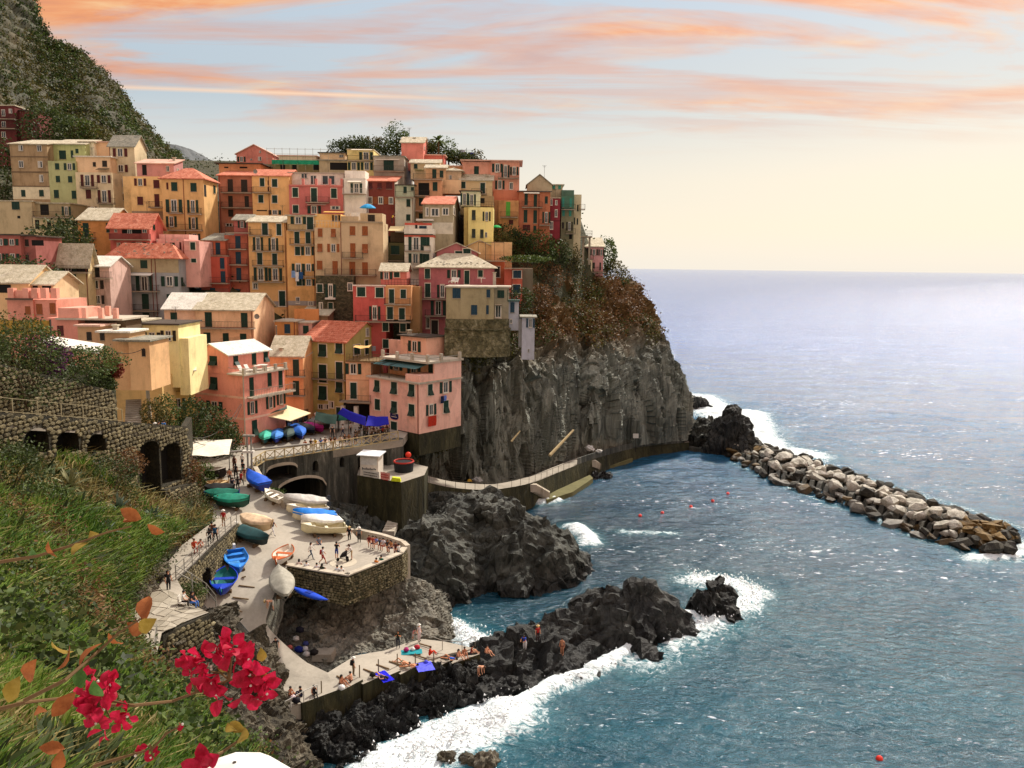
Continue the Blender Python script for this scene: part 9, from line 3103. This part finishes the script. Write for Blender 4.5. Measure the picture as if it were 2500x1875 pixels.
aloe('blue green aloe clump on the bank left of the orange leaves',P(232,1275,d=56),1.5,26,L_aloe,1)
aloe('blue green aloe clump highest on the bank',P(290,1245,d=60),1.5,26,L_aloe,2)
aloe('small blue green aloe at the lower left of the clump',P(262,1300,d=54),1.2,22,L_aloe,3)
aloe('spiky green aloe right of the orange leaves',P(375,1262,d=66),1.6,24,L_aloe,4)
aloe('yellow green agave with pale tips below the middle arches',P(172,1190,d=58),1.9,30,L_agave,5)
# ---- bougainvillea sprays close to the viewpoint
M_twig=plain(S(110,84,52),.8,name='twig_bark',var=.2)
L_bract=leaf_mat('bract',[(0.20,0.004,0.012),(0.42,0.008,0.034),(0.66,0.018,0.085)],30.0,.4)
L_dry=leaf_mat('dry_leaf',[(0.10,0.030,0.010),(0.26,0.075,0.018),(0.40,0.14,0.04)],20.0,.3)
L_yel=leaf_mat('yellowing_leaf',[(0.13,0.09,0.012),(0.24,0.16,0.022),(0.34,0.24,0.05)],20.0,.35)
L_fresh=leaf_mat('fresh_leaf',[(0.02,0.06,0.012),(0.05,0.12,0.02),(0.10,0.20,0.05)],20.0,.35)
def petal(name,mt,p,t_,size,rn,width=.62,normal=None,cup=.35):
 """one bract or leaf: pointed oval of twelve faces, cupped along its midrib"""
 ax=Vector((rn.gauss(0,1),rn.gauss(0,.6),rn.gauss(.3,.8))).normalized()
 nn_=(normal or Vector((rn.gauss(0,.6),-1,rn.gauss(.1,.6)))).normalized()
 sd=ax.cross(nn_).normalized()
 nn_=sd.cross(ax).normalized()
 prof=((0,.05),(.15,.5),(.4,.95),(.65,.85),(.85,.45),(1,.02))
 mb=MB()
 rows=[]
 for t,w in prof:
  c_=ax*(size*t)+nn_*(size*.25*math.sin(t*2.2))
  rows.append([c_-sd*(size*width*.5*w)+nn_*(cup*size*w*.32),c_,c_+sd*(size*width*.5*w)+nn_*(cup*size*w*.32)])
 mb.grid([q for r_ in rows for q in r_],6,3)
 o_=mb.build(name,mt,t_,smooth=True)
 o_.location=p-t_.location
 return o_
def spray(label,stemline,clusters,leaves,d_,seed,name='bougainvillea'):
 rn=random.Random(seed)
 st_=[P(x,y,d=dd)for x,y,dd in stemline]
 t_=thing(name,label,'bougainvillea',st_[0])
 MB().tube([p-t_.location for p in st_],[.0052-.003*i/max(1,len(st_)-1)for i in range(len(st_))],6).build('branch',M_twig,t_)
 for x,y,dd,n_,sz,spread in clusters:
  c_=P(x,y,d=dd)
  j=min(range(len(st_)),key=lambda i:(st_[i]-c_).length)
  MB().tube([st_[j]-t_.location,st_[j].lerp(c_,.5)-t_.location+Vector((0,0,.01)),c_-t_.location],[.004,.003,.002],5).build('twig',M_twig,t_)
  for _ in range(n_):
   q=c_+Vector((rn.gauss(0,1),rn.gauss(0,.7),rn.gauss(0,1)))*spread*.85
   petal('bract',L_bract,q,t_,sz*rn.uniform(.6,.98),rn,.78)
  for _ in range(max(1,n_//4)):
   q=c_+Vector((rn.gauss(0,1),-.5,rn.gauss(0,1)))*spread
   MB().ball(tuple(q-t_.location),.004,5,4).build('floret',M_white,t_)
 for x,y,dd,sz,mt in leaves:
  petal('leaf',{'d':L_dry,'y':L_yel,'g':L_fresh}[mt],P(x,y,d=dd),t_,sz,rn,.6)
 return t_
D1=2.3
spray('large crimson bougainvillea spray hanging over the bathing ramp',[(180,1722,2.2),(330,1722,2.2),(420,1712,D1),(480,1690,D1),(560,1660,D1),(620,1650,D1),(640,1700,D1)],[(478,1615,D1,9,.055,.018),(492,1660,D1,8,.055,.018),(455,1620,D1,5,.045,.016),(545,1590,D1,11,.06,.022),(570,1575,D1,7,.055,.015),(595,1620,D1,9,.06,.018),(540,1685,D1,9,.06,.016),(615,1650,D1,9,.055,.018),(635,1680,D1,9,.055,.018),(620,1705,D1,8,.05,.016),(648,1675,D1,5,.045,.012),(515,1640,D1,3,.04,.014)],[(640,1615,D1,.05,'y'),(652,1645,D1,.055,'y'),(560,1640,D1,.04,'y')],D1,1)
spray('smaller dark red bougainvillea spray over the grass bank',[(-40,1740,2.0),(60,1715,2.0),(150,1705,2.1),(240,1705,2.1),(330,1722,2.1)],[(235,1690,2.1,8,.05,.017),(262,1680,2.1,7,.05,.014),(222,1655,2.1,5,.035,.014),(205,1715,2.1,6,.045,.014),(240,1730,2.1,8,.05,.016),(270,1755,2.1,8,.045,.018),(210,1745,2.1,5,.045,.012),(305,1735,2.1,5,.035,.014),(255,1780,2.1,4,.04,.012)],[(250,1700,2.05,.06,'g'),(70,1665,2.0,.075,'d'),(200,1680,2.0,.06,'g'),(185,1690,2.0,.07,'d'),(20,1715,1.9,.07,'y'),(100,1740,2.0,.05,'d')],D1,2)
spray('thin twig with orange leaves crossing in front of the couple on the path',[(60,1710,1.9),(160,1660,1.9),(240,1590,2.0),(290,1545,2.0),(345,1510,2.0)],[],[(310,1520,2.0,.07,'d'),(355,1518,2.0,.075,'d'),(340,1540,2.0,.065,'y'),(250,1570,2.0,.07,'d'),(180,1590,1.9,.06,'y'),(265,1545,2.0,.055,'d'),(170,1575,1.9,.06,'d')],D1,3)
spray('twig with orange and cream leaves in front of the pale outcrop',[(0,1372,2.2),(90,1358,2.2),(180,1330,2.2),(260,1300,2.2),(320,1285,2.2)],[],[(300,1275,2.2,.06,'d'),(305,1250,2.2,.05,'d'),(345,1268,2.2,.06,'d'),(360,1280,2.2,.05,'d'),(95,1360,2.2,.06,'g'),(215,1325,2.2,.055,'y'),(140,1360,2.2,.05,'d'),(220,1296,2.2,.05,'y')],D1,4)
spray('low twig with olive and ochre leaves beside the white parasol',[(500,1870,2.3),(545,1835,2.3),(580,1810,2.3),(600,1790,2.3)],[(505,1868,2.2,6,.06,.012)],[(575,1785,2.3,.055,'y'),(600,1785,2.3,.055,'y'),(580,1815,2.3,.06,'y')],D1,5)
spray('short twig with two small red blossoms near the bottom edge',[(230,1870,2.2),(280,1855,2.2),(330,1840,2.2),(370,1830,2.2)],[(362,1822,2.2,3,.03,.008),(372,1848,2.2,3,.03,.006),(328,1843,2.2,2,.025,.006),(443,1770,2.2,2,.028,.004)],[(150,1830,2.1,.06,'d'),(95,1825,2.1,.06,'d')],D1,6)
parasol('top of a white parasol below the bougainvillea at the bottom edge',P(575,1925,d=7.0)-Vector((0,0,2.05)),.50,S(216,214,208),2.3,10)
# ================================================================== SMALL THINGS ON THE ROOFS
def lounge(label,p,a,col=M_white):
 t_=thing('deck_chair',label,'deck chair',p,R(a),'chairs and loungers on the terraces')
 MB().box(-.3,.3,-.7,.35,.28,.34).build('seat',col,t_)
 MB().hexa([(-.3,.35,.30),(.3,.35,.30),(.3,.42,.30),(-.3,.42,.30),(-.3,.85,.95),(.3,.85,.95),(.3,.92,.93),(-.3,.92,.93)]).build('backrest',col,t_)
 lg=MB().box(-.03,.03,-.03,.03,0,.28).mesh('leg',col)
 for sx in(-.26,.26):
  for sy in(-.6,.3):
   link('leg',lg,t_,(sx,sy,0))
def rtable(label,p,r=.5,col=M_white):
 t_=thing('terrace_table',label,'table',p,0,'tables on the terraces')
 MB().tube([(0,0,.70),(0,0,.75)],[r,r],12).build('table_top',col,t_)
 MB().tube([(0,0,0),(0,0,.70)],.06,6).build('leg',col,t_)
lo_s=[c_ for c_ in SAL.root.children if c_.name.startswith('terrace_slab')][0]
bb=[Vector(v)for v in lo_s.bound_box]
top_z=max(v.z for v in bb)
ub_s,w_s=max(v.x for v in bb),max(v.y for v in bb)
sal_p=lambda u,v:Vector((SAL.O.x,SAL.O.y,0))+SAL.cu*u+SAL.cv*v+Vector((0,0,SAL.root.location.z+top_z+.01))
lounge('white lounger nearest the corner on the salmon house terrace',sal_p(ub_s-1.5,1.0),60)
lounge('second white lounger on the salmon house terrace',sal_p(ub_s-1.4,2.1),60)
rtable('round white table on the salmon house terrace',sal_p(ub_s-1.3,4.4),.7)
rtable('smaller white table by the loungers on the salmon house terrace',sal_p(ub_s-1.2,3.2),.4)
for x,y,Y,lab in((1103,683,131.0,'white folding deck chair on the grey bastion terrace, left of two'),(1112,684,131.5,'white folding deck chair on the grey bastion terrace, right of two')):
 lounge(lab,P(x,y+8,Y=Y),-20)
rtable('long white table on the grey bastion terrace',P(1175,690,Y=131),.7)
# washing on balconies
def hang(label,px,py,Y,w,hgt,col):
 p=P(px,py,Y=Y)
 mb=MB()
 pts=[p+Vector((w*(i/6-.5),.05*math.sin(i*1.9+j),-hgt*j/4))for i in range(7)for j in range(5)]
 mb.grid(pts,7,5)
 mb.grid([q+Vector((0,.02,0))for q in pts],7,5)
 o_=mb.build('laundry',plain(col,.9,name='cloth',var=.12))
 tag(o_,label,'laundry','washing hung out on the houses')
for a in(('white shirt hanging from the orange red house balcony',484,673,140.6,.9,1.2,S(226,224,226)),('grey sheet on the orange red house balcony',479,681,140.55,.8,1.6,S(186,184,186)),('bright blue cloth on the orange red house balcony',499,679,140.6,.9,1.0,S(50,100,206)),('pale pink towel left end of the orange red house balcony',466,679,140.6,.7,.9,S(216,170,160)),('pale blue towel on the narrow deep yellow house',716,661,141.6,.7,1.2,S(130,160,200)),('striped white cloth on the narrow deep yellow house',725,664,141.6,.6,1.6,S(220,218,216)),('blue cloth on the narrow deep yellow house',734,664,141.6,.8,1.2,S(40,80,130)),('white sheet on the roof terrace of the broad beige house',868,519,143,1.6,1.3,S(236,228,214)),('second white sheet on the broad beige house terrace',850,521,143,1.0,1.1,S(230,216,196)),('grey cloth hanging at the coral red house window',912,845,130.2,.7,.8,S(150,150,156))):
 hang(*a)
 # cables strung across, and television aerials
for lab,a,b_,sag in(('black cable swinging from the arched wall to the salmon corner house',(462,1066,91),(588,986,105),1.6),('second slack cable from the arched wall to the salmon corner house',(464,1070,91),(590,988,105),2.6),('cable from the lamp post to the ochre box house',(352,850,88),(278,858,86),.4),('cable from the salmon terrace to the olive yellow house',(704,876,114),(764,859,123),.5),('pale cable sagging over the vine garden at the left edge',(-20,780,70),(200,845,84),.8)):
 A,B=P(*a[:2],d=a[2]),P(*b_[:2],d=b_[2])
 o=MB().tube([A.lerp(B,t/10)-Vector((0,0,sag*4*(t/10)*(1-t/10)))for t in range(11)],.035,5).build('cable',plain(S(70,66,60),.7,name='cable_rubber'))
 tag(o,lab,'cable')
for hroot in[o for o in bpy.data.objects if o.name.split('.')[0]=='house']:
 rs=[c_ for c_ in hroot.children if c_.name.split('.')[0]=='roof']
 if not rs or random.random()<.45:
  continue
 bb=[Vector(v)for v in rs[0].bound_box]
 x0,x1,y0,y1,zt=min(v.x for v in bb),max(v.x for v in bb),min(v.y for v in bb),max(v.y for v in bb),max(v.z for v in bb)
 u,v,r_=x0+(x1-x0)*random.uniform(.2,.8),(y0+y1)/2,random.uniform(1.4,2.2)
 mb=MB().tube([(u,v,zt-.5),(u,v,zt+r_)],.03,5)
 for k in range(4):
  mb.bar((u-.5+.1*k,v,zt+r_-.12*k),(u+.5-.1*k,v,zt+r_-.12*k),.025)
 mb.build('aerial',M_iron,hroot)
